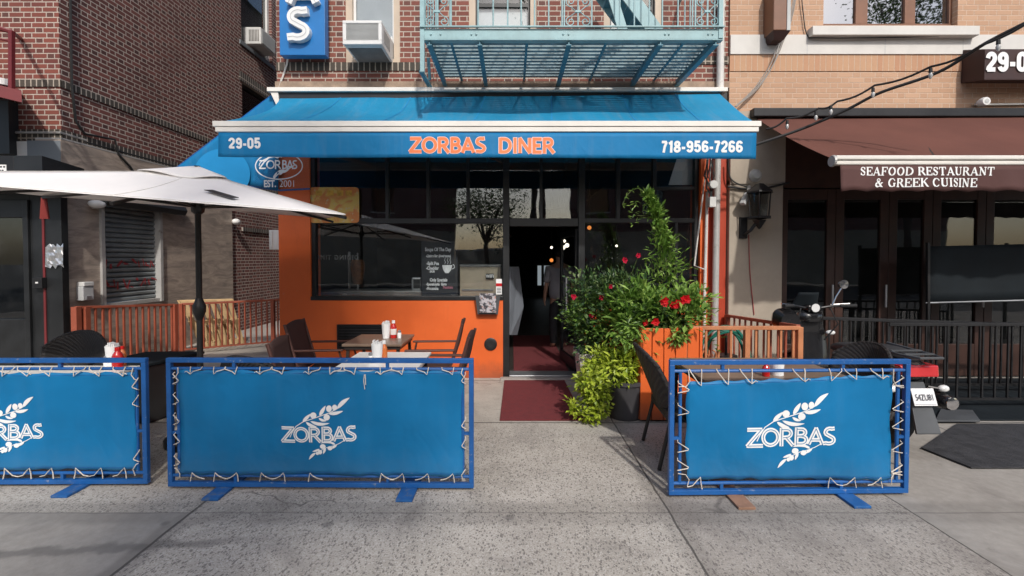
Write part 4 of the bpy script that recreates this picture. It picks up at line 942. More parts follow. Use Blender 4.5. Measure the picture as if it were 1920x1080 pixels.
# ladder stair rising behind the rail to the right window
b = MB(); s0, s1 = P(1232,62,5.3), P(1140,-60,5.3); 
b.bar(s0, s1, .02, .17); b.build('stair_stringer', m['teal'], fe); b = MB(); b.bar(s0+Vector((0,.5,0)), s1+Vector((0,.5,0)), .02, .17); b.build('stair_stringer', m['teal'], fe)
b = MB()
for i in range(6):
    p_ = s0.lerp(s1, .12+i*.16); b.box(p_.x-.09, p_.x+.09, p_.y+.012, p_.y+.488, p_.z-.012, p_.z+.012)
b.build('stair_tread', m['teal_blue'], fe)
b = MB(); b.bar(P(1138,-40,5.0), P(1168,58,5.0), .02,.10); b.build('ladder_rail', m['teal'], fe)
# white downpipe on the right end of the front
dpipe = thing('downpipe', 'white pipe running down the brick beside the fire escape', 'pipe', P(1347, 158, Y0-.07))
b = MB(); x = PX(1347,Y0-.08); b.tube([(x,Y0-.08,10),(x,Y0-.08,PZ(166,Y0-.08))], .045, 12); b.build('pipe', m['pipe_white'], dpipe, smooth=True)
b = MB(); b.box(x-.055,x+.055,Y0-.085,Y0-.0,PZ(20,Y0),PZ(14,Y0)); b.build('clamp', m['pipe_grey'], dpipe)

# ================================================================= SIGN, AIR CONDITIONERS
YG = 5.86
sg = thing('blade_sign', 'blue vertical sign panel with white raised letters left of the upper window', 'sign', P(573, 104, YG))
x0, x1 = PX(529,YG), PX(613,YG); z0 = PZ(103,YG); b = MB(); b.box(x0, x1, YG, YG+.12, z0, 6.2); b.build('panel', m['sign_blue'], sg, bev=.004)
b = MB(); b.bar(((x0+x1)/2,YG+.12,z0+.2),((x0+x1)/2,Y0,z0+.2),.06,.06); b.bar(((x0+x1)/2,YG+.12,z0+1.5),((x0+x1)/2,Y0,z0+1.5),.06,.06); b.build('mounting_arm', m['black_metal'], sg)
def letter3d(ch, px, pyb, hpx, wpx, dep, name='channel_letter'):
    h = hpx*YG/F; w_ = wpx*YG/F; c = P(px, pyb, YG); b = MB(); t_ = .088
    for st in GL[ch][1]:
        f, k = [], len(st)
        bb = MB(); ribbon(bb, [(a*w_, c_*h) for a, c_ in st], t_, lambda x, y, l: (x, 0, y), 0, ext=.01)
        n2 = len(bb.v); b.eps += 1; e = b.eps*.0004
        o0 = len(b.v); b.v += [Vector((c.x+v.x, YG-dep-e, c.z+v.z)) for v in bb.v]+[Vector((c.x+v.x, YG+.0, c.z+v.z)) for v in bb.v]
        from collections import Counter
        ed = Counter()
        for q in bb.f:
            b.f.append([i+o0 for i in q]); b.f.append([i+o0+n2 for i in reversed(q)])
            for i in range(len(q)): ed[frozenset((q[i], q[(i+1) % len(q)]))] += 1
        for q in bb.f:
            for i in range(len(q)):
                a, d = q[i], q[(i+1) % len(q)]
                if ed[frozenset((a, d))] == 1: b.f.append([a+o0, d+o0, d+o0+n2, a+o0+n2])
    lt = b.build(name, m['letter_white'], sg)
    b = MB()
    for st in GL[ch][1]: b.eps += 1; ribbon(b, [(c.x+a*w_, c.z+c_*h) for a, c_ in st], .008, lambda x, y, l: (x, YG-dep-.003-l, y), b.eps*.0002)
    b.build('neon_line', m['grey_blind'], lt, world=True)
letter3d('S', 542, 79, 58, 62, .075); letter3d('A', 541, 11, 60, 66, .075); letter3d('B', 543, -60, 60, 66, .075)
cb_ = thing('sign_cable', 'pale cable hanging from the bottom of the blue sign to the awning', 'cable', P(520, 168, Y0-.03)); b = MB(); b.tube([P(540,103,Y0-.1),P(538,120,Y0-.03),P(530,145,Y0-.02),P(521,168,Y0-.02)], .011, 6); b.build('cable', m['pipe_white'], cb_, smooth=True)
YA = 5.56
ac = thing('air_conditioner', 'white window air conditioner sticking out of the upper left window', 'air conditioner', P(690, 115, Y0))
x0, x1, z0, z1 = rect((646,718,82,38), YA)
z0, z1 = PZ(83,YA), PZ(38,YA)
b = MB(); b.box(x0, x1, YA+.03, Y0+.12, z0, z1); b.build('case', m['ac_white'], ac, bev=.012)
b = MB(); b.box(x0-.002, x1+.002, YA, YA+.028, z0, z0+.05); b.box(x0-.002, x1+.002, YA, YA+.028, z1-.035, z1); b.box(x0-.002, x0+.04, YA, YA+.028, z0+.05, z1-.035); b.box(x1-.04, x1+.002, YA, YA+.028, z0+.05, z1-.035); b.build('front_frame', m['white_trim'], ac, bev=.006)
b = MB(); b.box(x0+.04, x1-.04, YA+.015, YA+.025, z0+.05, z1-.035)
for i in range(14): z = z0+.06+(z1-z0-.105)*i/13; b.box(x0+.04, x1-.04, YA+.009, YA+.0149, z, z+.006)
b.build('grille', m['ac_grey'], ac)
b = MB()
for i in range(6): y = YA+.12+i*.045; b.box(x1-.0005, x1+.0035, y, y+.022, z0+.07, z1-.06)
b.build('side_louvre', m['ac_dark'], ac)
b = MB(); b.box(x0+.03, x1-.03, YA+.10, Y0-.02, z0-.006, z0-.0005); b.build('underside', m['ac_dark'], ac)

# ================================================================= LEFT BUILDING
XC = -6.0; YL = 6.10
lb = thing('corner_building', 'dark red brick building with brown granite base on the left of the alley', 'building', (XC, YL, 0))
zg = PZ(266, YL)
swin = [(10.2, 11.5, PZ(92,10.6), 9.6), (10.2, 11.5, 2.3, PZ(165,10.6))]
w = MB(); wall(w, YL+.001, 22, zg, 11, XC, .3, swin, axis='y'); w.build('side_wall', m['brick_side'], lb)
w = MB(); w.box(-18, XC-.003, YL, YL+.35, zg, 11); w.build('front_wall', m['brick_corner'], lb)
w = MB(); w.box(-18, XC-.31, YL+.36, 22, 10.7, 10.9); w.build('roof', m['dark_room'], lb)
YG2 = 9.70
w = MB(); sh = (YL+.36, YG2+.0); ysh0, ysh1 = XC*-F/(960-181), XC*-F/(960-297); zs0 = .88; zs1 = 2.38
w2 = MB(); wall(w2, YL-.06, YG2, 0, zg+.02, XC+.05, .34, [(ysh0, ysh1, zs0, zs1)], axis='y'); w2.build('granite_cladding', m['granite'], lb)
w = MB(); w.box(XC-.3, XC-.001, YG2+.001, 22, 0, zg-.001); w.build('side_wall', m['brick_side'], lb)
w = MB(); w.box(XC-.29, XC+.053, YL-.06, YG2, zg+.022, zg+.04); w.build('cladding_cap', m['pipe_grey'], lb)
w = MB(); w.box(PX(58,YL-.05), XC+.045, YL-.065, YL-.0, 0.0, zg-.0); w.build('grey_panel', m['grey_panel'], lb)
w = MB(); w.box(-13, PX(57.8,YL-.05), YL-.03, YL-.0, PZ(305,YL), zg-.0); w.build('white_panel', m['white_trim'], lb)
# soldier courses
for za, zb in ((PZ(163,YL), PZ(150,YL)), (PZ(264,YL), PZ(243,YL))):
    w = MB(); w.box(XC-.002, XC+.016, YL+.016, 22, za, zb); w.build('soldier_course', m['soldier_y'], lb)
    w = MB(); w.box(-13, XC+.016, YL-.016, YL+.001, za, zb); w.build('soldier_course', m['soldier_x'], lb)
# side windows
for k, (ya, yb, za, zb) in enumerate(swin):
    f = MB(); xw = XC-.12
    f.box(xw-.05, xw+.05, ya, ya+.08, za, zb); f.box(xw-.05, xw+.05, yb-.08, yb, za, zb); f.box(xw-.05, xw+.05, ya+.08, yb-.08, za, za+.07); f.box(xw-.04, xw+.04, ya+.08, yb-.08, (za+zb)/2+.1, (za+zb)/2+.16)
    if k: f.box(xw-.05, xw+.05, ya+.08, yb-.08, zb-.07, zb)
    fw = f.build('window', m['white_trim'] if k == 0 else m['black_frame'], lb)
    q = MB(); q.box(xw-.006, xw+.0, ya+.08, yb-.08, za+.07, zb); q.build('pane', m['glass_dark'], fw)
    q = MB(); q.box(xw-.09, xw-.08, ya+.08, yb-.08, za+.07, zb); q.build('blind', m['grey_blind'] if k == 0 else m['dark_room'], fw)
    q = MB(); q.box(XC-.02, XC+.03, ya-.08, yb+.08, za-.09, za-.001); q.build('sill', m['soldier_y'] if k else m['grey_panel'], fw)
q = MB(); q.box(XC-.0, XC+.02, 10.1, 11.6, swin[1][3], swin[1][3]+.2); q.build('window_lintel', m['soldier_y'], lb)
ac2 = thing('air_conditioner', 'white air conditioner in the alley side window of the brick building on the left', 'air conditioner', P(480, 80, 8.1))
za = swin[0][2]+.075; b = MB(); b.box(XC-.15, XC+.27, 10.5, 11.15, za, za+.38); b.build('case', m['ac_white'], ac2, bev=.012)
b = MB(); b.box(XC+.271, XC+.28, 10.54, 11.1, za+.04, za+.34); b.build('grille', m['ac_grey'], ac2)
b = MB()
for i in range(7): b.box(XC+.0+i*.034, XC+.02+i*.034, 10.495, 10.4995, za+.06, za+.32)
b.build('side_louvre', m['ac_dark'], ac2)
# roller shutter
b = MB(); xs_ = XC-.02
prof = []
zz = zs0+.06
while zz < zs1-.02:
    prof += [(xs_-.02, zz), (xs_+.012, zz+.015), (xs_+.016, zz+.045), (xs_-.012, zz+.070)]; zz += .075
prof += [(xs_-.02, zs1-.005)]
vs_ = [(x, y, z) for x, z in prof for y in (ysh0+.05, ysh1-.05)]
b.add(vs_, [(2*i, 2*i+1, 2*i+3, 2*i+2) for i in range(len(prof)-1)])
shu = b.build('roller_shutter', m['shutter'], lb)
b = MB(); b.box(XC-.03, XC+.085, ysh0, ysh0+.055, zs0, zs1); b.box(XC-.03, XC+.085, ysh1-.055, ysh1, zs0, zs1); b.box(XC-.03, XC+.06, ysh0+.056, ysh1-.056, zs0, zs0+.055); b.build('guide_rail', m['pipe_grey'], shu)
b = MB(); b.prism([(XC+.0,ysh0-.06,zs1),(XC+.20,ysh0-.06,zs1-.02),(XC+.24,ysh0-.06,zs1+.06),(XC+.16,ysh0-.06,zs1+.22),(XC+.0,ysh0-.06,zs1+.24)], (0,ysh1-ysh0+.45,0)); b.build('hood_box', m['black_metal'], shu, bev=.01)
b = MB(); pg_ = lambda y, z, l: (xs_+.022+l, ysh0+.1+y, zs0+z); rnd = random.Random(4)
for row, (zc, hh) in enumerate(((.55,.17),(.24,.17))):
    x = .02
    while x < .98:
        ln = rnd.uniform(.07,.16); pts = [(x+rnd.uniform(0,ln), zc+rnd.uniform(0,hh)) for _ in range(3)]; b.eps += 1; ribbon(b, pts, rnd.uniform(.016,.036), pg_, b.eps*.0002); x += ln*.85
b.build('graffiti', m['graffiti'], shu)
def small(name, label, cat, base): return thing(name, label, cat, base)
# wall lamp, electric box, camera, conduit
wl = thing('wall_light', 'white bulkhead lamp on the granite at the shutter corner', 'lamp', (XC+.12, 6.5, 2.3))
c = P(158, 383, 6.42); b = MB(); b.ico((XC+.18, 6.40, c.z), .08, (1.0,1.5,.75)); b.build('globe', m['letter_white'], wl, smooth=True)
b = MB(); b.lathe([(0,0),(.05,0),(.045,.05),(0,.05)], (XC+.05, 6.48, c.z-.01), 14, 'x'); b.build('bracket', m['pipe_grey'], wl)
eb = thing('meter_box', 'grey electric box with a clear cover on the granite wall', 'electric box', (XC+.06, 6.3, 1.2))
zc0, zc1 = PZ(563,6.27), PZ(530,6.27); b = MB(); b.box(XC+.051, XC+.15, 6.20, 6.36, zc0, zc1-.05); b.build('box', m['grey_blind'], eb, bev=.008)
b = MB(); b.box(XC+.051, XC+.16, 6.205, 6.355, zc1-.048, zc1+.01); b.build('cover', m['ac_white'], eb, bev=.008); b = MB(); b.box(XC+.151, XC+.16, 6.24, 6.31, zc0+.03, zc0+.06); b.build('latch', m['steel'], eb)
cm_ = thing('security_camera', 'white security camera at the end of the granite wall', 'camera', (XC+.1, 9.75, 2.4)); c = P(437,416,9.75)
b = MB(); b.tube([(XC+.02,9.8,c.z+.02),(XC+.1,9.78,c.z)], .02, 8); b.build('bracket', m['white_trim'], cm_); b = MB(); b.ico((XC+.12,9.72,c.z), .085, (.9,1.2,.8)); b.build('housing', m['letter_white'], cm_, smooth=True)
ub = thing('utility_box', 'slim white box fixed beside the diner corner in the alley', 'box', P(517, 468, 6.6)); x0, x1, z0, z1 = rect((512,522,432,468), 6.3)
b = MB(); b.box(x0, X_L+.0, 6.2, 6.34, z0, z1); b.build('box', m['white_trim'], ub, bev=.006); b = MB(); b.box(x0+.01, x0+.05, 6.19, 6.1995, z0+.02, z1-.02); b.build('lid', m['ac_white'], ub)
cn = thing('conduit', 'black cable running down the side brick onto the granite', 'cable', (XC+.06, 5, 2)); yk = -XC*F/(960-137)
b = MB(); b.tube([(XC+.03,yk,9),(XC+.03,yk+.01,5),(XC+.035,yk,PZ(160,yk)),(XC+.03,yk+.05,PZ(225,yk)),(XC+.03,yk+.18,PZ(248,yk+.1)),(XC+.06,6.85,PZ(262,6.85)),(XC+.07,6.9,PZ(290,6.9)),(XC+.07,7.1,PZ(312,7.1)),(XC+.07,7.3,PZ(345,7.3))], .016, 6); b.build('cable', m['black_cable'], cn, smooth=True)
b = MB(); b.tube([(XC+.045,yk+.2,zg+.07),(XC+.045,12,zg+.09)], .012, 6); b.build('branch_cable', m['black_cable'], cn)
cn2 = thing('conduit', 'thin grey horizontal pipe on the brick above the grey panel', 'pipe', (-6.4, YL-.03, zg+.05)); b = MB(); b.tube([(-13,YL-.035,PZ(250,YL)),(XC+.03,YL-.035,PZ(250,YL)),(XC+.045,YL+.3,PZ(252,YL))], .014, 6); b.build('pipe', m['pipe_grey'], cn2, smooth=True)
# black storefront at the far left
sf = thing('black_storefront', 'black framed storefront with a glass door at the far left', 'storefront', (PX(40,4.3), 4.3, 0))
ys = 5.94
x60, x110, xlft = PX(58,ys), PX(116,ys), -12.0
b = MB(); b.box(x60, x110, ys, YL-.066, 0, PZ(345,ys)); b.box(xlft, x60, ys, YL-.066, PZ(375,ys), PZ(345,ys)); b.box(PX(48,ys), x60-.002, ys-.03, ys+.1, 0, PZ(375,ys)); b.box(xlft, PX(48,ys), ys-.02, ys+.1, .0, PZ(598,ys)); b.box(xlft, PX(48,ys), ys-.02, ys+.1, PZ(405,ys)-.02, PZ(375,ys)); b.box(-8.6, -8.5, ys-.02, ys+.1, PZ(598,ys), PZ(405,ys)-.02); b.build('frame', m['black_frame'], sf, bev=.004)
b = MB(); b.box(xlft, PX(48,ys), ys+.03, ys+.04, PZ(598,ys), PZ(405,ys)-.02); b.build('pane', m['glass_dark'], sf)
b = MB(); b.box(xlft, x60, ys+.14, ys+.155, 0, 2.6); b.build('backing', m['dark_room'], sf)
b = MB(); b.box(PX(80,ys-.01), PX(84,ys-.01), ys-.012, ys-.001, 0, PZ(410,ys)); b.build('red_strip', m['red_frame'], sf)
b = MB(); b.box(PX(62,ys-.05), PX(80,ys-.05), ys-.07, ys-.001, PZ(540,ys), PZ(520,ys)); b.build('lock_box', m['black_metal'], sf, bev=.006)
b = MB(); b.box(PX(64,ys-.08), PX(69,ys-.08), ys-.074, ys-.0705, PZ(531,ys), PZ(528,ys)); b.build('key_label', m['white_trim'], sf)
fo = thing('foil_patch', 'crumpled silver tape patch stuck on the black storefront frame', 'tape', P(101, 505, ys-.01)); b = MB(); rnd = random.Random(2)
b.grid(lambda u, v: P(85+33*u+rnd.uniform(-2,2)*(v in (0,1)), 458+42*v+rnd.uniform(-4,5)*(v in (0,1)), ys-.012-rnd.uniform(0,.015)), 9, 8); b.build('tape', m['foil'], fo)
ya_ = 5.5
sb = thing('storefront_box', 'black metal canopy box with a small white notice at the far left', 'canopy', (PX(40,4.2), 4.2, PZ(345,ya_)))
x0 = PX(30,ya_); b = MB(); b.box(-12, x0, ya_, ys+.1, PZ(345,ya_), PZ(292,ya_)); b.build('box', m['black_metal'], sb, bev=.006)
b = MB(); b.prism([(x0+.002,ya_,PZ(345,ya_)),(x0+.002,ys+.1,PZ(345,ya_)),(x0+.002,ys+.1,PZ(300,ya_)-.0),(x0+.002,ya_,PZ(292,ya_))], (.34,0,0)); b.build('end_box', m['black_frame'], sb)
b = MB(); b.box(PX(-40,ya_), PX(17,ya_), ya_-.008, ya_-.001, PZ(331,ya_), PZ(309,ya_)); b.build('notice', m['paper'], sb)
b = MB()
for py, a in ((313,3),(320,2),(327,4)):
    for px in range(-36, 14, 5+a%2): b.box(PX(px,ya_), PX(px+3.4,ya_), ya_-.011, ya_-.0085, PZ(py+1.6,ya_), PZ(py-1.6,ya_))
b.build('notice_print', m['dark_print'], sb)
b = MB(); b.box(PX(78,5.85), PX(86,5.85), 5.85, 5.93, PZ(345,5.85), PZ(316,5.85)); b.build('red_bracket', m['red_frame'], sb)
lf = thing('left_balcony', 'red metal balcony ledge with a railing at the top left edge', 'balcony', (PX(10,5.1), 5.4, PZ(190,5.1)))
b = MB(); b.prism([P(-260,118,4.7), P(41,192,5.15), P(36,186,YL-.02), P(-260,112,YL-.02)], (0,0,.13)); b.build('ledge', m['red_frame'], lf)
b = MB(); b.bar(P(22,172,5.15), P(22,58,5.15), .04,.04); b.build('post', m['red_frame'], lf)
b = MB(); b.tube([P(-260,-25,4.7), P(22,60,5.15), P(38,72,YL)], .025, 6); b.tube([P(-260,15,4.7), P(22,78,5.15)], .012, 6); b.build('rail', m['red_frame'], lf)
b = MB(); b.box(-12, PX(4,YL-.02), YL-.03, YL-.001, PZ(158,YL), 6); b.build('window_panel', m['ac_grey'], lf)
b = MB(); c = P(6,160,5.3); b.lathe([(0,0),(.05,0),(.055,.07),(0,.07)], c, 12); b.build('tin', m['white_trim'], lf)
b = MB(); b.box(-12, PX(32,YL-.06), YL-.12, YL-.001, PZ(292,YL), PZ(194,YL)); b.build('soffit_panel', m['black_frame'], lf)

# ================================================================= RIGHT BUILDING
rb = thing('restaurant_building', 'tan brick restaurant building with a white stone band on the right', 'building', (PX(1640,Y0), Y0, 0))
xr0, xr1 = X_R+.012, 14.0
z70, z105 = PZ(104,Y0), PZ(68,Y0)
rw_ = rect((1535,1783,-260,49), Y0); zb_ = PZ(212,Y0)
w = MB(); wall(w, xr0, xr1, zb_, 11, Y0-.02, .3, [rw_], axis='x'); w.build('brick_wall', m['brick_tan'], rb)
w = MB(); w.box(xr0, xr1, Y0-.045, Y0-.021, z70, z105); w.build('stone_band', m['stone_band'], rb)
w = MB(); xx = xr0+1.0
while xx < 12: w.box(xx, xx+.006, Y0-.0465, Y0-.0445, z70, z105); xx += 1.02
w.build('band_joint', m['grey_blind'], rb)
w = MB(); w.box(xr0, xr1, Y0-.03, Y0-.0205, PZ(135,Y0), z70-.001); w.build('soldier_course', m['soldier_tan'], rb)
w = MB(); w.box(PX(1514,Y0-.1), PX(1822,Y0-.1), Y0-.14, Y0-.02, PZ(68,Y0-.1), PZ(51,Y0-.1)); w.build('window_sill', m['stone_band'], rb, bev=.006)
w = MB(); w.box(xr0, xr0+.3, Y0+.3, 19, 0, 11); w.box(xr0+.3, xr1, 18.7, 19, 0, 11); w.box(xr0, xr1, Y0+.3, 19, 10.7, 10.9); w.box(xr0+.31, xr1, Y0+.3, 18.6, 3.4, 3.6); w.build('rear_wall', m['brick_tan'], rb)
x0, x1, z0, z1 = rw_
b = MB(); Yw = Y0+.06
for px, ww in ((1535,.03),(1603,.16),(1695,.14),(1778,.12)):
    x = PX(px,Y0); b.box(x, x+ww, Yw, Yw+.06, z0+.06, z1)
b.box(x0, x1, Yw-.01, Yw+.07, z0, z0+.059); wf = b.build('window', m['brown_wood'], rb, bev=.006)
b = MB(); b.box(x0, x1, Yw+.03, Yw+.036, z0+.06, z1); b.build('pane', glass('upper_window_glass', (.25,.27,.27), dirt=.02, base=.38), wf)
b = MB(); b.box(x0-.1, x1+.1, Yw+.21, Yw+.22, z0, z1); b.build('backing', m['dark_room'], wf)
# shop front
w = MB(); w.box(xr0, PX(1462,Y0), Y0-.06, Y0+.3, 0, PZ(338,Y0)); w.build('cement_pilaster', m['cement'], rb, bev=.008)
w = MB(); w.box(xr0, PX(1464,Y0), Y0-.075, Y0+.3, PZ(342,Y0)-.03, zb_); w.build('cement_head', m['cement'], rb)
w = MB(); w.box(PX(1464,Y0)+.002, xr1, Y0-.01, Y0+.3, PZ(352,Y0), zb_); w.build('wood_head', m['dark_wood'], rb)
w = MB(); w.box(PX(1462,Y0)+.002, xr1, Y0+.34, 12, 0, .02); w.build('room_floor', m['dark_room'], rb)
w = MB(); w.box(PX(1462,Y0), xr1, 9.0, 9.1, .02, 3.4); w.build('room_wall', m['dark_room'], rb)
xs = [1462,1568,1668,1750,1850,1960,2080,2220]
for i in range(len(xs)-1):
    xa_, xb_ = PX(xs[i],Y0)+.004, PX(xs[i+1],Y0)-.004; b = MB(); s_ = .11
    zt_ = PZ(354,Y0)
    b.box(xa_, xa_+s_, Y0+.02, Y0+.08, .02, zt_); b.box(xb_-s_, xb_, Y0+.02, Y0+.08, .02, zt_); b.box(xa_+s_, xb_-s_, Y0+.022, Y0+.078, zt_-.14, zt_); b.box(xa_+s_, xb_-s_, Y0+.022, Y0+.078, .02, .45)
    dr_ = b.build('glazed_door', m['dark_wood'], rb, bev=.005)
    b = MB(); b.box(xa_+s_, xb_-s_, Y0+.045, Y0+.052, .45, zt_-.14); b.build('pane', m['glass_dark'], dr_)
    if i in (0, 1, 3): b = MB(); b.tube([(xb_-.05,Y0-.02,.95),(xb_-.05,Y0-.02,1.25)], .012, 8); b.build('handle', m['steel'], dr_)
# brown awning
YB = 4.62
ba = thing('awning', 'brown retractable awning with a scalloped valance over the seafood restaurant', 'awning', (PX(1740,Y0), Y0, 2.5))
a0, a1 = P(1418,222,Y0-.1), P(2330,214,Y0-.1); b0, b1 = P(1566,300,YB), P(2650,294,YB)
def bawn(u, v):
    p_ = a0.lerp(a1, u).lerp(b0.lerp(b1, u), v); p_.z -= .03*math.sin(math.pi*v)+.006*math.sin(u*40)*math.sin(math.pi*v); return p_
b = MB(); b.grid(bawn, 50, 10); b.build('fabric', m['brown_awning'], ba, smooth=True)
b = MB(); zc_ = PZ(301,YB); b.box(b0.x-.02, b1.x, YB-.05, YB+.04, PZ(301,YB), PZ(293,YB)); b.box(b0.x-.01, b1.x, YB-.035, YB+.04, PZ(310,YB), PZ(302,YB)); b.build('front_bar', m['white_alu'], ba, bev=.01)
b = MB(); b.lathe([(0,-.02),(.055,-.018),(.06,0),(0,.0)], (b0.x-.02, YB, PZ(302,YB)), 16, 'x'); b.build('bar_end', m['pipe_grey'], ba)
b = MB(); b.box(PX(1405,Y0-.1), a1.x, Y0-.17, Y0-.021, PZ(221,Y0-.1), PZ(205,Y0-.1)); b.build('cassette', m['black_metal'], ba, bev=.01)
VB = YB-.02; xv0, xv1 = PX(1572,VB), b1.x
def bval(u, v):
    x = xv0+(xv1-xv0)*u; zt_ = PZ(310,VB); sc = .035; ph = (x-xv0)/.26; zb2 = PZ(360,VB)+.018*abs(math.sin(math.pi*ph))
    return Vector((x, VB-.004+v*(.02*math.sin(x*7)+.008*math.sin(x*21)), zt_+(zb2-zt_)*v))
b = MB(); b.grid(bval, 150, 5); b.build('valance', m['brown_valance'], ba, smooth=True, solid=.004)
b = MB(); bp = lambda x, z, l: Vector((x, VB-.034-l+.0*x, z))
def bp(x, z, l):
    zt_ = PZ(310,VB); v = max(0,min(1,(zt_-z)/(zt_-PZ(360,VB)))); return Vector((x, VB-.004+v*(.02*math.sin(x*7)+.008*math.sin(x*21))-.0035-l, z))
word_serif(b, 'SEAFOOD RESTAURANT', PX(1608,VB), PX(1860,VB), PZ(329,VB), PZ(313.5,VB)-PZ(329,VB), bp, .001, .20, .10)
word_serif(b, '& GREEK CUISINE', PX(1638,VB), PX(1829,VB), PZ(350.5,VB), PZ(334.5,VB)-PZ(350.5,VB), bp, .001, .20, .10)
b.build('lettering', m['white_print'], ba)
b = MB()
for px in (1600, 1900, 2200): b.bar((PX(px,Y0)-.3,Y0-.08,PZ(240,Y0)), (PX(px,Y0)+.25,5.4,PZ(262,5.4)), .04,.05); b.bar((PX(px,Y0)+.25,5.4,PZ(262,5.4)), (PX(px,Y0)-.25,YB+.04,PZ(300,YB)), .04,.045)
b.build('folding_arm', m['black_metal'], ba)
# box sign with the number
bx = thing('box_sign', 'dark brown box sign with white house number at the top right', 'sign', P(1850, 160, Y0))
YX = 5.76; x0 = PX(1838,YX); z0, z1 = PZ(150,YX), PZ(92,YX)
b = MB(); zw0, zw1 = PZ(158,Y0), PZ(103,Y0); q = [(x0,YX,z0-.0),(x0,YX,z1),(x0-.02,Y0-.03,zw1+.05),(x0-.02,Y0-.03,zw0-.0)]
b.prism(q, (3.2,0,0)); b.build('box', m['brown_sign'], bx, bev=.006)
b = MB(); h = PZ(98,YX)-PZ(135,YX); word(b, '29-0', PX(1838,YX), PZ(135,YX), h, .055, lambda x, y, l: Vector((x, YX-.011-l, y)), .001, sx=.96); b.build('lettering', m['white_print'], bx)
sl_ = thing('security_light', 'round white flood lamp on the tan wall under the brown number sign', 'lamp', P(1845, 195, Y0-.1)); c = P(1845,191,Y0-.14)
b = MB(); b.lathe([(0,-.04),(.05,-.035),(.06,0),(.045,.06),(0,.07)], c, 18, 'y'); b.build('head', m['letter_white'], sl_, smooth=True); b = MB(); b.lathe([(0,-.0405),(.03,-.0405),(0,-.043)], c, 12, 'y'); b.build('lens', m['ac_grey'], sl_)
b = MB(); b.tube([P(1828,196,Y0-.05),P(1845,196,Y0-.05),P(2100,193,Y0-.05)], .014, 8); b.build('pipe', m['pipe_white'], sl_, smooth=True)
# brown lantern box on the brick
ln = thing('wall_lantern', 'brown rectangular lantern box on the tan brick above the stone band', 'lamp', P(1460, 72, Y0-.1))
x0, x1, z0, z1 = rect((1443,1475,-30,58), Y0-.24); b = MB(); b.box(x0, x1-.05, Y0-.26, Y0-.02, z0, z1); b.build('box', m['brown_wood'], ln, bev=.01)
b = MB(); b.box(x1-.048, x1, Y0-.26, Y0-.06, z0, z1); b.build('side_glass', m['ac_grey'], ln, bev=.006); b = MB(); b.prism([(x0,Y0-.26,z0-.002),(x1,Y0-.26,z0-.002),(x1-.05,Y0-.2,z0-.09),(x0+.04,Y0-.2,z0-.09)], (0,.18,0)); b.build('base', m['brown_sign'], ln)
# old lantern under the awning
ol = thing('wall_lantern', 'black iron lantern hanging on the cement pilaster', 'lamp', P(1422, 425, Y0-.2)); YO = Y0-.26; c = P(1424,390,YO)
b = MB(); 
for a in range(6): t_ = a*math.pi/3; b.bar((c.x+.12*math.cos(t_),YO+.12*math.sin(t_),PZ(410,YO)), (c.x+.14*math.cos(t_),YO+.14*math.sin(t_),PZ(362,YO)), .012,.012)
b.lathe([(.0,PZ(411,YO)),(.15,PZ(410,YO)),(.15,PZ(406,YO)),(0,PZ(406,YO))], (c.x,YO,0), 6); b.lathe([(.17,PZ(362,YO)),(.16,PZ(359,YO)),(.05,PZ(345,YO)),(0,PZ(343,YO))], (c.x,YO,0), 6); b.lathe([(.0,PZ(430,YO)),(.02,PZ(428,YO)),(.09,PZ(413,YO)),(0,PZ(411,YO))], (c.x,YO,0), 6); b.build('frame', m['black_metal'], ol)
b = MB(); b.lathe([(.10,PZ(406,YO)),(.12,PZ(362,YO))], (c.x,YO,0), 6); b.build('glass', m['glass_dark'], ol)
b = MB(); b.tube([(c.x-.1,Y0-.06,PZ(440,YO)),(c.x-.1,YO+.02,PZ(432,YO)),(c.x-.05,YO,PZ(420,YO))], .02, 8); b.box(c.x-.16,c.x-.06,Y0-.085,Y0-.061,PZ(446,YO),PZ(405,YO)); b.build('bracket', m['black_metal'], ol)
fl = thing('flood_lamp', 'slim grey flood lamp pointing down on the cement pilaster', 'lamp', P(1395, 384, Y0-.1)); b = MB(); b.bar(P(1392,383,Y0-.2), P(1402,362,Y0-.14), .07,.05); b.build('head', m['ac_grey'], fl, bev=.01); b = MB(); b.tube([P(1404,358,Y0-.14),P(1404,350,Y0-.06)], .025, 8); b.build('mount', m['pipe_grey'], fl)
sk = thing('smoke_sensor', 'small round grey sensor high on the cement pilaster head', 'sensor', P(1417, 336, Y0-.09)); b = MB(); c = P(1417,329,Y0-.09); b.lathe([(0,-.04),(.04,-.035),(.07,0),(.07,.02),(0,.02)], c, 16, 'y'); b.build('dome', m['ac_grey'], sk, smooth=True); b = MB(); b.lathe([(.072,.0),(.085,.005),(.085,.022),(.072,.022)], c, 16, 'y'); b.build('rim', m['pipe_grey'], sk)
def cable(label, pts, r, mat, name='cable'):
    b = MB(); pts = [Vector(p) for p in pts]; q = []
    for i in range(len(pts)-1):                      # Catmull-Rom
        p0, p1, p2, p3 = pts[max(i-1,0)], pts[i], pts[i+1], pts[min(i+2,len(pts)-1)]
        for k in range(8):
            t = k/8; q.append(.5*((2*p1)+(-p0+p2)*t+(2*p0-5*p1+4*p2-p3)*t*t+(-p0+3*p1-3*p2+p3)*t**3))
    q.append(pts[-1]); b.tube(q, r, 6); return tag(rebase(b.build(name, m[mat], smooth=True)), label, 'cable')
cable('red wire trailing down the cement pilaster from the black lantern', [P(1404,440,Y0-.07),P(1405,480,Y0-.07),P(1407,520,Y0-.07),P(1414,590,Y0-.07)], .006, 'red_cable')
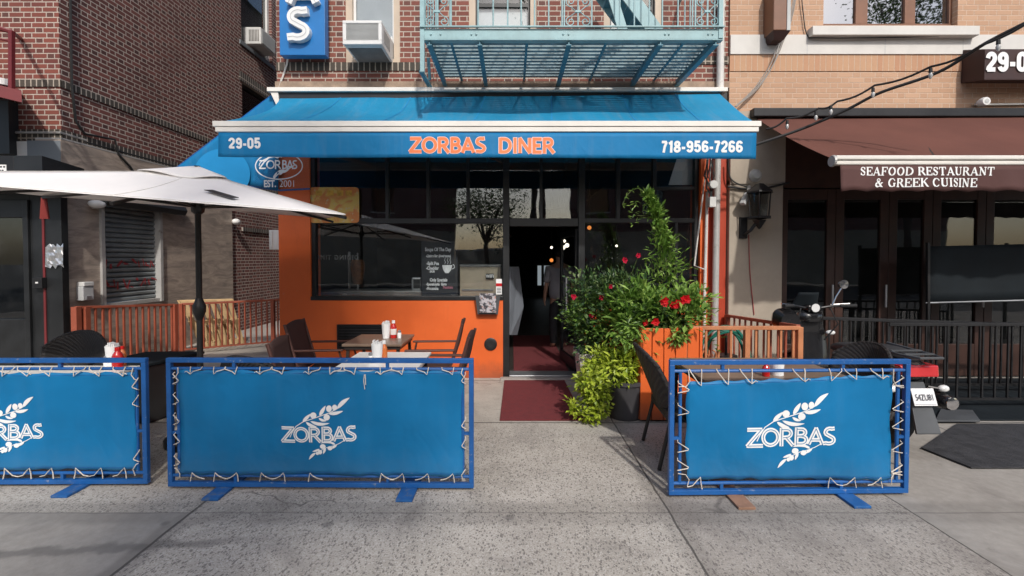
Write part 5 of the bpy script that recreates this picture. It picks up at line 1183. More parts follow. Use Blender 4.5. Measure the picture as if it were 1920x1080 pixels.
cable('black cable looping along the cement pilaster head to the flood lamp', [P(1366,300,Y0-.09),P(1368,330,Y0-.09),P(1380,343,Y0-.1),P(1400,350,Y0-.1)], .011, 'black_cable')
cable('black cables bundled along the cement head below the awning', [P(1364,350,Y0-.09),P(1400,354,Y0-.09),P(1440,352,Y0-.09),P(1480,342,Y0-.09)], .014, 'black_cable')
for i, (dx, dy) in enumerate(((0,0),(7,4),(13,-2))):
    cable(('grey cable slanting down from the brown lantern to the blue awning','thin grey cable beside the slanting one below the brown lantern','outermost of the three slanting cables below the brown lantern')[i], [P(1492+dx*.3,-20,Y0-.12),P(1478+dx*.4,40,Y0-.12),P(1462+dx*.6,75,Y0-.1),P(1445+dx*.5,120+dy,Y0-.09),P(1415+dx*.4,165+dy,Y0-.1),P(1378+dx*.2,200,Y0-.15)], .007, 'grey_cable')
cable('black cable running under the window sill from the top', [P(1502,-20,Y0-.06),P(1506,25,Y0-.05),P(1514,66,Y0-.05),P(1540,71,Y0-.09),P(1680,70,Y0-.09),P(1818,66,Y0-.09)], .007, 'black_cable')
# pipes and meters on the red pilaster
pp = thing('drain_pipe', 'thick grey pipe on the red strip right of the diner windows', 'pipe', (PX(1341,Y0-.1), Y0-.1, 0)); x = PX(1341,Y0-.09)
b = MB(); b.tube([(x+.02,Y0-.09,3.4),(x,Y0-.09,0.0)], .042, 12); b.build('pipe', m['pipe_grey'], pp, smooth=True)
b = MB(); b.box(x-.05,x+.05,Y0-.10,Y0-.002,PZ(345,Y0),PZ(340,Y0)); b.build('clamp', m['steel'], pp)
pp2 = thing('water_pipe', 'thin white peeling pipe left of the grey pipe on the orange strip', 'pipe', (PX(1324,Y0-.08), Y0-.08, 0)); b = MB(); b.tube([P(1326,360,Y0-.08),P(1324,450,Y0-.08),P(1321,560,Y0-.08),P(1320,690,Y0-.08)], .02, 8); b.build('pipe', m['pipe_white'], pp2, smooth=True)
b = MB(); b.tube([P(1326,298,Y0-.08),P(1302,498,Y0-.12),P(1320,505,Y0-.08)], .010, 6); b.build('bent_rod', m['pipe_white'], pp2, smooth=True)
jb = thing('junction_box', 'white junction box with tangled wires under the awning right end', 'electric box', P(1336, 388, Y0-.12)); x0, x1, z0, z1 = rect((1330,1342,369,388), Y0-.2); b = MB(); b.box(x0, x1, Y0-.2, Y0-.13, z0, z1); b.build('box', m['ac_white'], jb, bev=.005)
b = MB(); c = P(1337,346,Y0-.18); b.lathe([(0,-.03),(.05,-.03),(.055,.03),(0,.03)], c, 14, 'y'); b.build('meter', m['ac_white'], jb, smooth=True)
b = MB(); rnd = random.Random(3)
for i in range(7): a = rnd.uniform(1322,1340); b.tube([P(a,300,Y0-.15),P(a+rnd.uniform(-8,8),330,Y0-.17),P(a+rnd.uniform(-8,6),352,Y0-.16),P(1332+rnd.uniform(-3,6),369,Y0-.16)], .006, 5)
b.build('wire', m['black_cable'], jb, smooth=True)
for px in (1328, 1334): cable('thin white cable %s the awning end to the junction box' % ('from' if px == 1328 else 'right beside the one from'), [P(px,296,Y0-.12),P(px-2,330,Y0-.12),P(px-1,370,Y0-.12)], .007, 'pipe_white')
# overhead wires
SL = thing('string_light', 'black string of clear bulbs slanting up to the right across the tan wall', 'string light', P(1440, 245, 5.2))
pts = [P(1436,242,5.3),P(1475,222,5.2),P(1535,203,5.05),P(1570,190,4.95),P(1640,160,4.75),P(1745,125,4.4),P(1840,85,4.1),P(1960,20,3.8)]
b = MB(); q = []
for i in range(len(pts)-1):
    for k in range(6): t = k/6; v = pts[i].lerp(pts[i+1], t); v.z -= .03*math.sin(math.pi*t); q.append(v)
b.tube(q, .011, 6); b.build('wire', m['black_cable'], SL, smooth=True)
for px, py, Y in ((1476,224,5.2),(1530,207,5.06),(1558,196,4.98),(1637,163,4.76),(1745,126,4.4),(1872,72,4.0)):
    c = P(px, py, Y); b = MB(); b.lathe([(0,-.01),(.014,-.01),(.016,-.05),(0,-.05)], c, 10); sk_ = b.build('socket', m['black_cable'], SL)
    b = MB(); b.lathe([(.009,-.051),(.018,-.072),(.016,-.092),(.007,-.11),(0,-.112)], c, 10); b.build('bulb', m['bulb_glass'], sk_, smooth=True)
cable('thick black overhead cable sagging across the brown awning to the upper right', [P(1415,272,5.3),P(1500,243,5.2),P(1585,207,5.0),P(1650,174,4.8),P(1760,135,4.5),P(1850,80,4.2),P(1960,25,3.9)], .017, 'black_cable')
# ================================================================= UMBRELLA
CUP = Vector((-2.74, 3.98, 0))
um = thing('patio_umbrella', 'large cream square patio umbrella on a dark pole in the alley seating', 'umbrella', (CUP.x, CUP.y, 0))
FRc, FLc, NRc = P(612,409,5.62), P(80,367,4.95), P(648,403,3.30)
NLc = FLc+NRc-FRc
apex = Vector((CUP.x, CUP.y, P(350,322,CUP.y).z+.0))
cor = [NLc, NRc, FRc, FLc]
def pan(a, c, ap, u, v):                         # triangular panel, slightly hollow between the ribs
    e = a.lerp(c, u); p_ = ap.lerp(e, v); p_.z -= .028*math.sin(math.pi*u)*math.sin(math.pi*v)*1.0; return p_
b = MB()
for i in range(4):
    a, c = cor[i], cor[(i+1)%4]; b.grid(lambda u, v: pan(a, c, apex, u, .10+.90*v), 14, 12)
canopy = b.build('canopy', m['canopy'], um, smooth=True, solid=.003)
b = MB()
for k in range(4):
    b.tube([pan(cor[k], cor[(k+1)%4], apex, 0, .12+.88*i/10)+Vector((0,0,.003)) for i in range(11)], .0032, 4)
    b.tube([pan(cor[k], cor[(k+1)%4], apex, .5, .12+.88*i/10)+Vector((0,0,.003)) for i in range(11)], .0026, 4)
    b.tube([pan(cor[k], cor[(k+1)%4], apex, i/12, .975)+Vector((0,0,.003)) for i in range(13)], .0022, 4)
b.build('canopy_seam', M('seam_thread', (.62,.59,.54), .9), canopy)
b = MB(); ap2 = apex+Vector((0,0,.05))
for i in range(4):
    a, c = cor[i], cor[(i+1)%4]; b.grid(lambda u, v: pan(a, c, ap2, u, .01+.21*v)+Vector((0,0,.012*math.sin(u*9+i)*v-.022*v)), 12, 5)
b.build('vent_cap', m['canopy'], canopy, smooth=True, solid=.003)
b = MB(); hub = Vector((CUP.x, CUP.y, apex.z-.11)); slide = Vector((CUP.x, CUP.y, P(372,382,CUP.y).z-.03))
for k, c in enumerate(cor):
    b.bar(hub, c+Vector((0,0,-.02)), .022, .022)
    mid = cor[k].lerp(cor[(k+1)%4], .5); b.bar(hub, mid+Vector((0,0,-.05)), .02, .02)
b.build('rib', m['umbrella_black'], um)
b = MB()
for k, c in enumerate(cor):
    b.bar(slide, hub.lerp(c, .52)+Vector((0,0,-.015)), .016, .02); mid = cor[k].lerp(cor[(k+1)%4], .5); b.bar(slide, hub.lerp(mid, .55)+Vector((0,0,-.03)), .016,.02)
b.build('strut', m['umbrella_black'], um)
b = MB(); b.tube([(CUP.x,CUP.y,0.02),(CUP.x,CUP.y,apex.z+.05)], .024, 12); b.lathe([(.03,slide.z-.06),(.05,slide.z-.04),(.055,slide.z+.02),(.03,slide.z+.05)], (CUP.x,CUP.y,0), 12); b.build('pole', m['umbrella_black'], um, smooth=True)
zb = P(372,578,CUP.y).z; b = MB(); b.lathe([(.024,zb-.10),(.034,zb-.07),(.05,zb-.03),(.052,zb+.02),(.036,zb+.06),(.026,zb+.09)], (CUP.x,CUP.y,0), 14); b.build('crank_knob', m['umbrella_black'], um, smooth=True)
b = MB(); b.lathe([(0,0.002),(.27,.002),(.27,.05),(.06,.09),(.05,.25),(0,.25)], (CUP.x,CUP.y,0), 20); b.build('base', m['umbrella_black'], um, smooth=True)
b = MB(); c = FLc; b.prism([c+Vector((-.02,0,-.02)),c+Vector((.035,0,-.02)),c+Vector((.06,0,-.25)),c+Vector((-.04,0,-.25))], (0,.012,0)); b.build('tie_strap', m['red_cloth'], um)
b = MB(); e1 = P(345,352,3.0); 
def onc(u, v): a, c = cor[0], cor[1]; return pan(a, c, apex, u, v)+Vector((0,-.012,.018))
b.add([onc(.70,.62),onc(.735,.60),onc(.79,.80),onc(.765,.83)], [(0,1,2,3)]); b.build('closing_strap', m['umbrella_black'], um, solid=.004)

# ================================================================= BARRICADES
def barricade(px0, px1, Y, H, rz, label, seed, ban, twist=0, footmats=('foot_blue','foot_blue'), feet=(.25,.75), logo_w=.52, logo_at=.5, logo_dz=0, lean=0.0, loose=()):
    x0, x1 = PX(px0,Y), PX(px1,Y); Wd = x1-x0; rnd = random.Random(seed)
    t = thing('barricade', label, 'barricade', ((x0+x1)/2, Y, 0), rz, 'blue cafe barricades on the pavement')
    z0 = .020; hw = Wd/2; t_ = .032
    b = MB(); b.bar((-hw,0,z0+t_/2),(hw,0,z0+t_/2),t_,t_); b.bar((-hw,0,H-t_/2),(hw,0,H-t_/2),t_,t_); b.bar((-hw+t_/2,0,z0+t_),(-hw+t_/2,0,H-t_),t_,t_); b.bar((hw-t_/2,0,z0+t_),(hw-t_/2,0,H-t_),t_,t_)
    fr_ = b.build('outer_frame', m['blue_frame'], t, bev=.003, world=False)
    i0, i1, j0, j1 = -hw+.075, hw-.075, z0+.075, H-.075
    b = MB(); r_ = .0115
    b.tube([(-hw+.02,0,j1),(hw-.02,0,j1)], r_, 8); b.tube([(-hw+.02,0,j0),(hw-.02,0,j0)], r_, 8); b.tube([(i0,0,j0),(i0,0,j1)], r_, 8); b.tube([(i1,0,j0),(i1,0,j1)], r_, 8)
    for k in (.22, .72): b.bar((-hw+Wd*k,0,j1),(-hw+Wd*k,0,H-.02),.02,.02); b.bar((-hw+Wd*k,0,z0+.02),(-hw+Wd*k,0,j0),.02,.02)
    for s in (-1,1):
        for k in (.42,): b.bar((s*(hw-.02),0,z0+(H-z0)*k),(s*(hw-.075),0,z0+(H-z0)*k),.018,.018)
    b.build('inner_frame', m['blue_frame'], t, smooth=True, world=False)
    bl, br, bb_, bt = ban[0]-hw, hw-ban[1], z0+ban[2], H-ban[3]
    def by(x, z):
        q_ = math.exp(-(z-bb_)*8)+math.exp(-(bt-z)*8); return -.012+.010*math.sin(x*4+seed)*math.sin(z*5+seed)+.006*math.sin(x*9+z*7+seed)+.003*math.sin(x*40)*min(1,q_)
    tw = twist
    def bf(u, v):
        x = bl+(br-bl)*u; zt_ = bt+tw*(u-.5)+.006*math.sin(u*Wd*30)*(v>.99); zb2 = bb_+tw*.3*(.5-u)+.005*math.sin(u*Wd*28)*(v<.01); z = zb2+(zt_-zb2)*v
        x += .005*math.sin(v*14)*((u<.01)-(u>.99)); e_ = math.exp(-v*9)+math.exp(-(1-v)*9); z += .002*math.sin(u*Wd*40)*e_; return (x, by(x,z), z)
    b = MB(); b.grid(bf, 48, 22); bn = b.build('banner', m['banner'], t, smooth=True, solid=.003, world=False)
    b = MB(); hm = lambda x, z, l: (x, by(x,z)-.0025-l, z)
    e = .018
    for q in ([bf(0,1),bf(1,1)],[bf(0,0),bf(1,0)]): ribbon(b, [(bl+(br-bl)*k/24, (bt if q[0][2] > .4 else bb_)+tw*(1 if q[0][2]>.4 else -.3)*(k/24-.5)+(-e if q[0][2] > .4 else e)) for k in range(25)], .003, hm, .0005)
    b.build('hem_seam', m['blue_frame'], bn, world=False)
    bw, bk = MB(), MB(); lx = bl+(br-bl)*logo_at; lz = (bb_+bt)/2+logo_dz
    logo(bw, bk, lx, lz, logo_w, lambda x, z, l: (x, by(x,z)-.003-l, z))
    bw.build('logo', m['white_print'], bn, world=False); bk.build('logo_inline', m['banner'], bn, world=False)
    # rope laced through the hem, round the inner bars
    fy = -.022
    def seg(*p): q_ = MB(); q_.tube(p, rnd.uniform(.0027,.0037), 5); q_.build('rope_tie', m['rope'], t, smooth=True, world=False)
    n = int((br-bl)/.155)
    for k in range(n):
        x = bl+(br-bl)*(k+.5)/n+rnd.uniform(-.012,.012); d = rnd.choice((1,1,1,-1))*(1 if seed % 2 else -1); u = (x-bl)/(br-bl)
        if (k, 1) not in loose:
            zt_ = bt+tw*(u-.5); zz = zt_-.022
            seg((x-d*.075,-.012,j1+.016),(x-d*.07,fy,j1),(x-d*.02,fy-.004,zz+.018),(x,fy-.004,zz),(x+d*.004,fy,j1-.01),(x+d*.008,-.010,j1+.016))
            if rnd.random() < .45: seg((x,fy-.004,zz),(x+d*.022,fy-.012,zz+.022),(x+d*.034,fy-.010,zz+.014))
        if (k, 0) not in loose:
            zb2 = bb_+tw*.3*(.5-u); zz = zb2+.020
            seg((x-d*.085,fy,j0-.016),(x-d*.05,fy,j0-.008),(x-d*.02,fy-.004,zz-.02),(x,fy-.004,zz),(x+d*.006,fy,j0+.01),(x+d*.012,fy-.004,j0-.03))
    n2 = max(4, int((bt-bb_)/.135))
    for s, xe_, xi in ((-1, bl, i0), (1, br, i1)):
        for k in range(n2):
            z = bb_+(bt-bb_)*(k+.5)/n2+rnd.uniform(-.02,.02)
            if rnd.random() < .15: continue
            z += rnd.uniform(-.02,.02)
            ox = xi+s*.018; seg((ox,-.006,z+.055),(ox+s*.004,fy,z+.045),(xe_-s*.010,fy-.004,z),(xe_-s*.006,fy-.006,z-.006),(ox+s*.004,fy,z-.022),(ox,-.004,z-.030))
        for zc_, zo in ((bt,j1),(bb_,j0)):
            sg_ = 1 if zc_ == bt else -1
            seg((xi+s*.02,fy,zc_-sg_*.05),(xe_+s*.01,fy-.006,zc_-sg_*.045),(xe_-s*.012,fy-.008,zc_-sg_*.012),(xe_-s*.004,fy,zo+sg_*.012))
    if seed == 2: x = .30*Wd/2; seg((x,fy-.01,bt-.02),(x-.004,fy-.016,bt-.06),(x+.004,fy-.016,bt-.12)); seg((x+.006,fy-.012,bt-.02),(x+.010,fy-.018,bt-.09))
    for k, fm in zip(feet, footmats):
        x = -hw+Wd*k; sk_ = (x+ (x0+x1)/2)*-.0
        b = MB(); b.add([(x-.055,-.165,.0015),(x+.055,-.165,.0015),(x+.055,.25,.0015),(x-.055,.25,.0015),(x-.055,-.165,.018),(x+.055,-.165,.018),(x+.055,.25,.018),(x-.055,.25,.018)], [(3,2,1,0),(4,5,6,7),(0,1,5,4),(1,2,6,5),(2,3,7,6),(3,0,4,7)])
        b.box(x-.02, x+.02, -.015, .015, .018, z0+.002)
        b.build('foot', m[fm], t, bev=.002, world=False)
    return t
barricade(308, 888, 3.12, .915, R(-.6), 'long blue barricade standing in the middle with scattered rope ends', 2, (.085,.07,.085,.085), logo_w=.515, logo_dz=-.04, logo_at=.492, feet=(.185,.79), loose={(6,0),(7,0)})
barricade(-308, 270, 3.16, .905, R(.5), 'long blue barricade cut off by the left edge of the photo', 3, (.085,.075,.10,.10), logo_w=.515, logo_dz=-.04, logo_at=.538, feet=(.3,.78))
barricade(1255, 1712, 3.03, .925, R(1.0), 'short blue barricade at the right with one bare brown foot board', 5, (.115,.12,.10,.125), twist=.045, footmats=('rust_wood','foot_blue'), logo_w=.60, logo_at=.5, logo_dz=-.01, feet=(.275,.735), loose={(1,0),(2,0),(3,0),(4,0),(3,1)})

# ================================================================= TABLES AND THINGS ON THEM
def table(x0, x1, y0, y1, h, mat, label, splay=False):
    t = thing('cafe_table', label, 'table', ((x0+x1)/2, (y0+y1)/2, 0))
    b = MB(); b.box(x0, x1, y0, y1, h-.025, h); b.build('tabletop', m[mat], t, bev=.004)
    b = MB(); b.box(x0+.02, x1-.02, y0+.02, y0+.04, h-.06, h-.026); b.box(x0+.02, x1-.02, y1-.04, y1-.02, h-.06, h-.026); b.box(x0+.02, x0+.04, y0+.041, y1-.041, h-.06, h-.026); b.box(x1-.04, x1-.02, y0+.041, y1-.041, h-.06, h-.026); b.build('apron', m[mat] if mat == 'table_white' else m['table_leg'], t)
    for sx in (0,1):
        for sy in (0,1):
            a = Vector(((x0,x1)[sx], (y0,y1)[sy], 0)); i = Vector((.05*(1-2*sx), .05*(1-2*sy), 0)); b = MB(); b.bar(a+i*.4, a+i+Vector((0,0,h-.03)), .03, .03); b.build('leg', m['table_leg'], t)
    return t
table(-1.70, -1.10, 4.52, 5.12, .745, 'table_brown', 'brown square table against the orange wall under the window')
table(-1.40, -.74, 3.52, 4.16, .742, 'table_white', 'white table just behind the middle barricade')
table(-4.4, -2.98, 3.26, 3.63, .742, 'table_white', 'white table behind the left barricade')
table(1.36, 2.45, 3.20, 3.92, .742, 'table_brown', 'brown table behind the right barricade')
def napkin_cup(x, y, h, label):
    t = thing('napkin_cup', label, 'napkin cup', (x, y, h)); b = MB(); b.lathe([(0,.001),(.035,.001),(.047,.16),(.043,.16),(.033,.02)], (x,y,h), 16); b.build('cup', m['paper'], t, smooth=True)
    b = MB(); rnd = random.Random(int(x*100)); 
    for i in range(5): a = -.03+.014*i; b.box(x+a, x+a+.008, y-.025, y+.025, h+.05, h+.165+rnd.uniform(0,.025))
    b.build('napkins', m['paper'], t); return t
def bottle(x, y, h, mat, cap, label, hh=.19, r=.033):
    t = thing('sauce_bottle', label, 'bottle', (x, y, h)); b = MB(); b.lathe([(0,.001),(r*.95,.001),(r,.01),(r,hh*.58),(r*.85,hh*.68),(r*.45,hh*.82),(r*.42,hh*.86),(0,hh*.86)], (x,y,h), 16); b.build('body', m[mat], t, smooth=True)
    b = MB(); b.lathe([(r*.5,hh*.83),(r*.55,hh*.84),(r*.5,hh*.99),(0,hh)], (x,y,h), 14); b.build('cap', m[cap], t, smooth=True)
    b = MB(); b.lathe([(r*1.02,hh*.2),(r*1.03,hh*.21),(r*1.03,hh*.52),(r*1.02,hh*.53)], (x,y,h), 16); b.build('label', m['label_white' if mat == 'ketchup' and cap == 'paper' else mat], t, smooth=True); return t
def shaker(x, y, h, label):
    t = thing('salt_shaker', label, 'shaker', (x, y, h)); b = MB(); b.lathe([(0,.001),(.02,.001),(.022,.05),(.017,.065),(0,.065)], (x,y,h), 12); b.build('jar', m['paper'], t, smooth=True)
    b = MB(); b.lathe([(.019,.062),(.019,.078),(.008,.088),(0,.088)], (x,y,h), 12); b.build('lid', m['steel'], t, smooth=True); return t
h1, h2 = .7455, .7425
def at(px, Y): return PX(px, Y)
napkin_cup(at(723,4.86), 4.86, h1, 'white napkin cup on the brown table by the orange wall'); bottle(at(737,4.88), 4.88, h1, 'ketchup', 'paper', 'red ketchup bottle with a white label on the brown table by the wall'); shaker(at(748,4.86), 4.86, h1, 'salt shaker beside the labelled ketchup bottle on the brown table')
napkin_cup(at(706,3.72), 3.72, h2, 'white napkin cup on the white table behind the middle barricade'); bottle(at(719,3.76), 3.76, h2, 'hot_sauce', 'paper', 'orange sauce bottle with a pale cap on the white table', hh=.18, r=.027); shaker(at(694,3.72), 3.72, h2, 'salt shaker left of the napkin cup on the white middle table')
napkin_cup(at(207,3.62), 3.62, h2, 'white napkin cup on the table behind the left barricade'); bottle(at(217,3.52), 3.52, h2, 'ketchup', 'ketchup', 'plain red ketchup bottle on the table behind the left barricade', hh=.17, r=.036); bottle(at(226,3.62), 3.62, h2, 'hot_sauce', 'ketchup', 'orange sauce bottle half hidden behind the plain ketchup bottle', hh=.16, r=.026); shaker(at(196,3.6), 3.6, h2, 'salt shaker by the napkin cup behind the left barricade')
bottle(at(1439,3.3), 3.3, h2, 'ketchup', 'ketchup', 'red ketchup bottle on the table behind the right barricade', hh=.10, r=.026); napkin_cup(at(1460,3.34), 3.34, h2-.07, 'white napkin cup on the table behind the right barricade')

# ================================================================= CHAIRS
def sling_chair(x, y, rz, label):                # faces +X in its own frame
    t = thing('sling_chair', label, 'chair', (x, y, 0), rz, 'brown folding armchairs at the diner tables')
    hw = .25
    b = MB(); b.grid(lambda u, v: (-.20-.13*v-.02*math.sin(v*3.1), -hw+.02+(2*hw-.04)*u, .44+.48*v+(.025*math.sin(math.pi*u) if v > .99 else 0)), 8, 10); b.build('backrest', m['sling'], t, smooth=True, solid=.02, world=False)
    b = MB(); b.grid(lambda u, v: (-.20+.44*v, -hw+.02+(2*hw-.04)*u, .43-.02*math.sin(math.pi*u)+.03*v), 8, 8); b.build('seat', m['sling'], t, smooth=True, solid=.02, world=False)
    for s in (-1, 1):
        b = MB(); b.tube([(-.34,s*hw,.93),(-.20,s*hw,.43),(.16,s*hw,0.005)], .014, 8); b.build('leg', m['chair_frame'], t, smooth=True, world=False)
        b = MB(); b.tube([(.26,s*hw,.47),(.24,s*hw,.45),(-.22,s*hw,.005)], .014, 8); b.build('leg', m['chair_frame'], t, smooth=True, world=False)
        b = MB(); b.bar((-.26,s*(hw+.01),.665),(.24,s*(hw+.01),.665),.045,.02); b.build('armrest', m['chair_frame'], t, bev=.006, world=False)
        b = MB(); b.tube([(.20,s*hw,.655),(.24,s*hw,.46)], .011, 6); b.build('arm_post', m['chair_frame'], t, world=False)
    return t
sling_chair(-1.98, 4.86, R(4), 'brown sling armchair with its back to the red pillar beside the brown table')
sling_chair(-1.63, 3.86, R(10), 'brown sling armchair left of the white middle table')
sling_chair(-.86, 4.86, R(183), 'brown armchair seen edge on right of the brown table')
sling_chair(-.70, 4.12, R(178), 'brown armchair seen edge on right of the white table')
def wicker_chair(x, y, rz, label, h=.9, arms=True, lean=.10):         # faces +X
    t = thing('wicker_chair', label, 'chair', (x, y, 0), rz, 'dark wicker chairs at the outdoor tables')
    hw = .27
    def back(u, v):
        a = (u-.5)*2; top = h-.13*abs(a)**2.4; return (-.22+.13*a*a-lean*v, hw*a*(1-.06*v), .40+(top-.40)*v)
    b = MB(); b.grid(back, 18, 12); b.build('backrest', m['wicker'], t, smooth=True, solid=.028, world=False)
    b = MB(); b.tube([Vector(back(i/20,1)) for i in range(21)], .016, 8); b.build('back_rim', m['wicker'], t, smooth=True, world=False)
    b = MB(); b.box(-.23,.27,-hw,hw,.36,.43); b.build('seat', m['wicker'], t, bev=.02, world=False)
    for s in (-1, 1):
        b = MB(); b.tube([(-.20,s*hw,.40),(-.29,s*(hw+.01),.004)], .015, 8); b.build('leg', m['chair_frame'] if False else m['umbrella_black'], t, smooth=True, world=False)
        b = MB(); b.tube([(.24,s*(hw-.02),.40),(.26,s*hw,.004)], .015, 8); b.build('leg', m['umbrella_black'], t, smooth=True, world=False)
        if not arms: continue
        b = MB(); b.tube([(-.18,s*(hw),.66),(.05,s*(hw+.02),.67),(.22,s*(hw+.01),.64),(.25,s*(hw-.01),.43)], .016, 8); b.build('armrest', m['wicker'], t, smooth=True, world=False)
    return t
wicker_chair(1.42, 3.66, R(-4), 'dark wicker chair leaning beside the right barricade gap', .90, False, .20)
wicker_chair(2.66, 3.66, R(192), 'dark wicker chair back in front of the scooter')
wicker_chair(-4.05, 4.05, R(-78), 'dark wicker chair with rounded back at the far left')
wicker_chair(-1.98, 3.68, R(80), 'dark wicker chair just above the middle barricade near the umbrella pole', .865)
ot = thing('covered_stool', 'low black square box seat between the two left barricades', 'stool', (-3.72, 4.62, 0)); b = MB(); b.prism([(-4.06,4.30,.01),(-3.50,4.36,.01),(-3.36,4.92,.01),(-3.95,4.9,.01)], (0,0,.55)); b.build('body', m['black_frame'], ot, bev=.01)
b = MB(); b.prism([(-4.075,4.28,.562),(-3.485,4.345,.562),(-3.345,4.935,.562),(-3.965,4.915,.562)], (0,0,.03)); b.build('lid', m['screen'], ot, bev=.008)

# ================================================================= RAILINGS
def railing(name, label, a, c, zt0, zt1, zb0, zb1, n, mat, posts, pw=.05, bw=.018, group=None, mids=()):
    a = Vector((*a,0)); c = Vector((*c,0)); t = thing(name, label, 'railing', (a.x, a.y, 0), group=group)
    f = lambda k: a.lerp(c, k)
    zt_ = lambda k: zt0+(zt1-zt0)*k; zb_ = lambda k: zb0+(zb1-zb0)*k
    Z = lambda p_, z: Vector((p_.x, p_.y, z))
    b = MB(); b.bar(Z(a,zt0), Z(c,zt1), .045, .035); b.build('top_rail', m[mat], t, bev=.003)
    b = MB(); b.bar(Z(a,zb0+.03), Z(c,zb1+.03), .03, .025)
    for mz in mids: b.bar(Z(a,zt0-mz), Z(c,zt1-mz), .03, .02)
    b.build('bottom_rail', m[mat], t)
    for i in range(n):
        k = (i+.5)/n
        if any(abs(k-q)*(c-a).length < .04 for q in posts): continue
        b = MB(); b.bar(Z(f(k),zb_(k)+.03), Z(f(k),zt_(k)-.017), bw, bw); b.build('baluster', m[mat], t)
    for k in posts:
        b = MB(); b.bar(Z(f(k),.0 if zb_(k) < .2 else zb_(k)-.1), Z(f(k),zt_(k)+.01), pw, pw); b.build('post', m[mat], t, bev=.003)
    return t
railing('alley_railing', 'long terracotta metal railing across the mouth of the alley', (-5.78,6.02), (-5.52,7.42), .95, .845, .06, .06, 15, 'terracotta', (.0,.08,1.0), pw=.075, bw=.024)
railing('alley_railing', 'terracotta railing slanting behind the umbrella pole towards the red pillar', (-5.46,7.50), (-3.3,8.92), .845, .845, .06, .06, 30, 'terracotta', (.0,.52,1.0), pw=.06, bw=.02)
railing('front_railing', 'orange brown railing between the orange planter and the scooter', (1.72,4.45), (2.82,4.45), .92, .92, .08, .08, 9, 'orange_rail', (.0,.53,1.0), bw=.02)
railing('side_railing', 'dark red side railing running back to the cement pilaster', (2.84,4.50), (2.84,6.0), .925, .845, .08, .08, 11, 'terracotta', (1.0,), bw=.018)
railing('restaurant_railing', 'black iron railing in front of the restaurant doors on the right', (3.98,4.80), (7.2,4.80), .905, .905, .08, .08, 24, 'black_metal', (.0,.5,1.0), pw=.03, bw=.016, mids=())
railing('ramp_railing', 'black sloping railing behind the scooter by the brown doors', (3.55,5.35), (6.6,5.35), .90, .80, .08, .08, 24, 'black_metal', (.0,1.0), pw=.03, bw=.016)
sc = thing('wind_screen', 'dark vinyl wind screen stretched behind the black railing at the right edge', 'screen', (5.6, 5.6, 1.0)); b = MB(); b.grid(lambda u, v: P(1738+330*u, 566-8*u+(462-566)*v, 5.58)+Vector((0,.03*math.sin(u*6)*math.sin(v*3),0)), 16, 6); b.build('sheet', m['screen'], sc, smooth=True, solid=.004)
b = MB(); b.tube([P(1736,568,5.57),P(2070,559,5.57)], .010, 6); b.build('edge_bar', m['steel'], sc, smooth=True); b = MB(); b.bar(P(1740,620,5.57)*1, P(1740,455,5.57), .03,.03); b.bar((PX(2069,5.57),5.57,0.0), P(2069,450,5.57), .03,.03); b.bar((PX(1740,5.57),5.57,0.0), P(1740,620,5.57), .03,.03); b.build('post', m['black_metal'], sc)
b = MB(); b.box(3.62, 9.5, 4.44, 5.98, .0045, .02); tag(rebase(b.build('shade_sheet', m['screen'], bev=.004)), 'dark sheet added as floor shade behind the black railing at the restaurant doors', 'shade_sheet')  # added dark sheet: its colour stands in for shade on the floor here
# scroll ornaments and hose behind the front railing
hs = thing('garden_hose', 'coiled green garden hose hanging behind the orange brown railing', 'hose', (2.15, 4.75, .4)); b = MB(); q = []
for i in range(160):
    a = i/160*2*math.pi*6; q.append((2.22+(.20+.03*math.sin(i*.21))*math.cos(a)*1.1, 4.70+.05*math.sin(i*.13), .60+(.27+.03*math.sin(i*.31))*math.sin(a)))
b.tube(q, .011, 6); b.build('coil', m['hose'], hs, smooth=True); b = MB(); b.tube([(2.22,4.7,.005),(2.22,4.7,.80)], .015, 6); b.lathe([(0,.3),(.11,.3),(.11,.5),(0,.5)], (2.22,4.7,.1), 14); b.build('reel', m['black_metal'], hs)
for k, sx in enumerate((-1, 1)):
    pass
orn = thing('scroll_ornament', 'small rusty iron scroll behind the orange brown railing', 'ornament', (1.98, 4.55, 0)); b = MB()
for s in (-1, 1):
    q = [(1.98+s*(.03+.05*(1-i/24)*math.sin(i/24*9)), 4.55, .62+.06*(1-i/24)*math.cos(i/24*9)) for i in range(25)]; b.tube(q, .007, 5)
b.tube([(1.98,4.55,.005),(1.98,4.55,.68)], .009, 6); b.build('scroll', m['orange_rail'], orn, smooth=True)
# pallet in the alley
plt = thing('wooden_pallet', 'pale pine pallet leaning against the far side of the alley railing', 'pallet', (-5.25, 8.2, 0))
pa, pb_ = Vector((-5.50,7.98,.012)), Vector((-4.98,8.50,.012))
ta, tb = P(338,565,7.72), P(438,562,8.22)
nrm = (pb_-pa).cross(ta-pa).normalized()
if nrm.y > 0: nrm = -nrm
b = MB()
def pl(u, v): return pa.lerp(pb_, u).lerp(ta.lerp(tb, u), v)
for i in range(6):
    u0 = .02+i*.168; sh_ = .0
    b.prism([pl(u0,0), pl(u0+.10,0), pl(u0+.10,1), pl(u0,1)], nrm*.02)
b.build('deck_boards', m['pallet'], plt)
b = MB()
for v in (.02,.48,.92): b.prism([pl(0,v)-nrm*.001, pl(1,v)-nrm*.001, pl(1,v+.09)-nrm*.001, pl(0,v+.09)-nrm*.001], -nrm*.09)
b.build('stringer', m['pallet'], plt)
b = MB()
for i in range(5):
    u0 = .0+i*.19; b.prism([pl(u0+.12,0)-nrm*.092, pl(u0+.22,0)-nrm*.092, pl(u0+.06,1)-nrm*.092, pl(u0-.04+.0,1)-nrm*.092], -nrm*.018)
b.build('bottom_board', m['pallet'], plt)

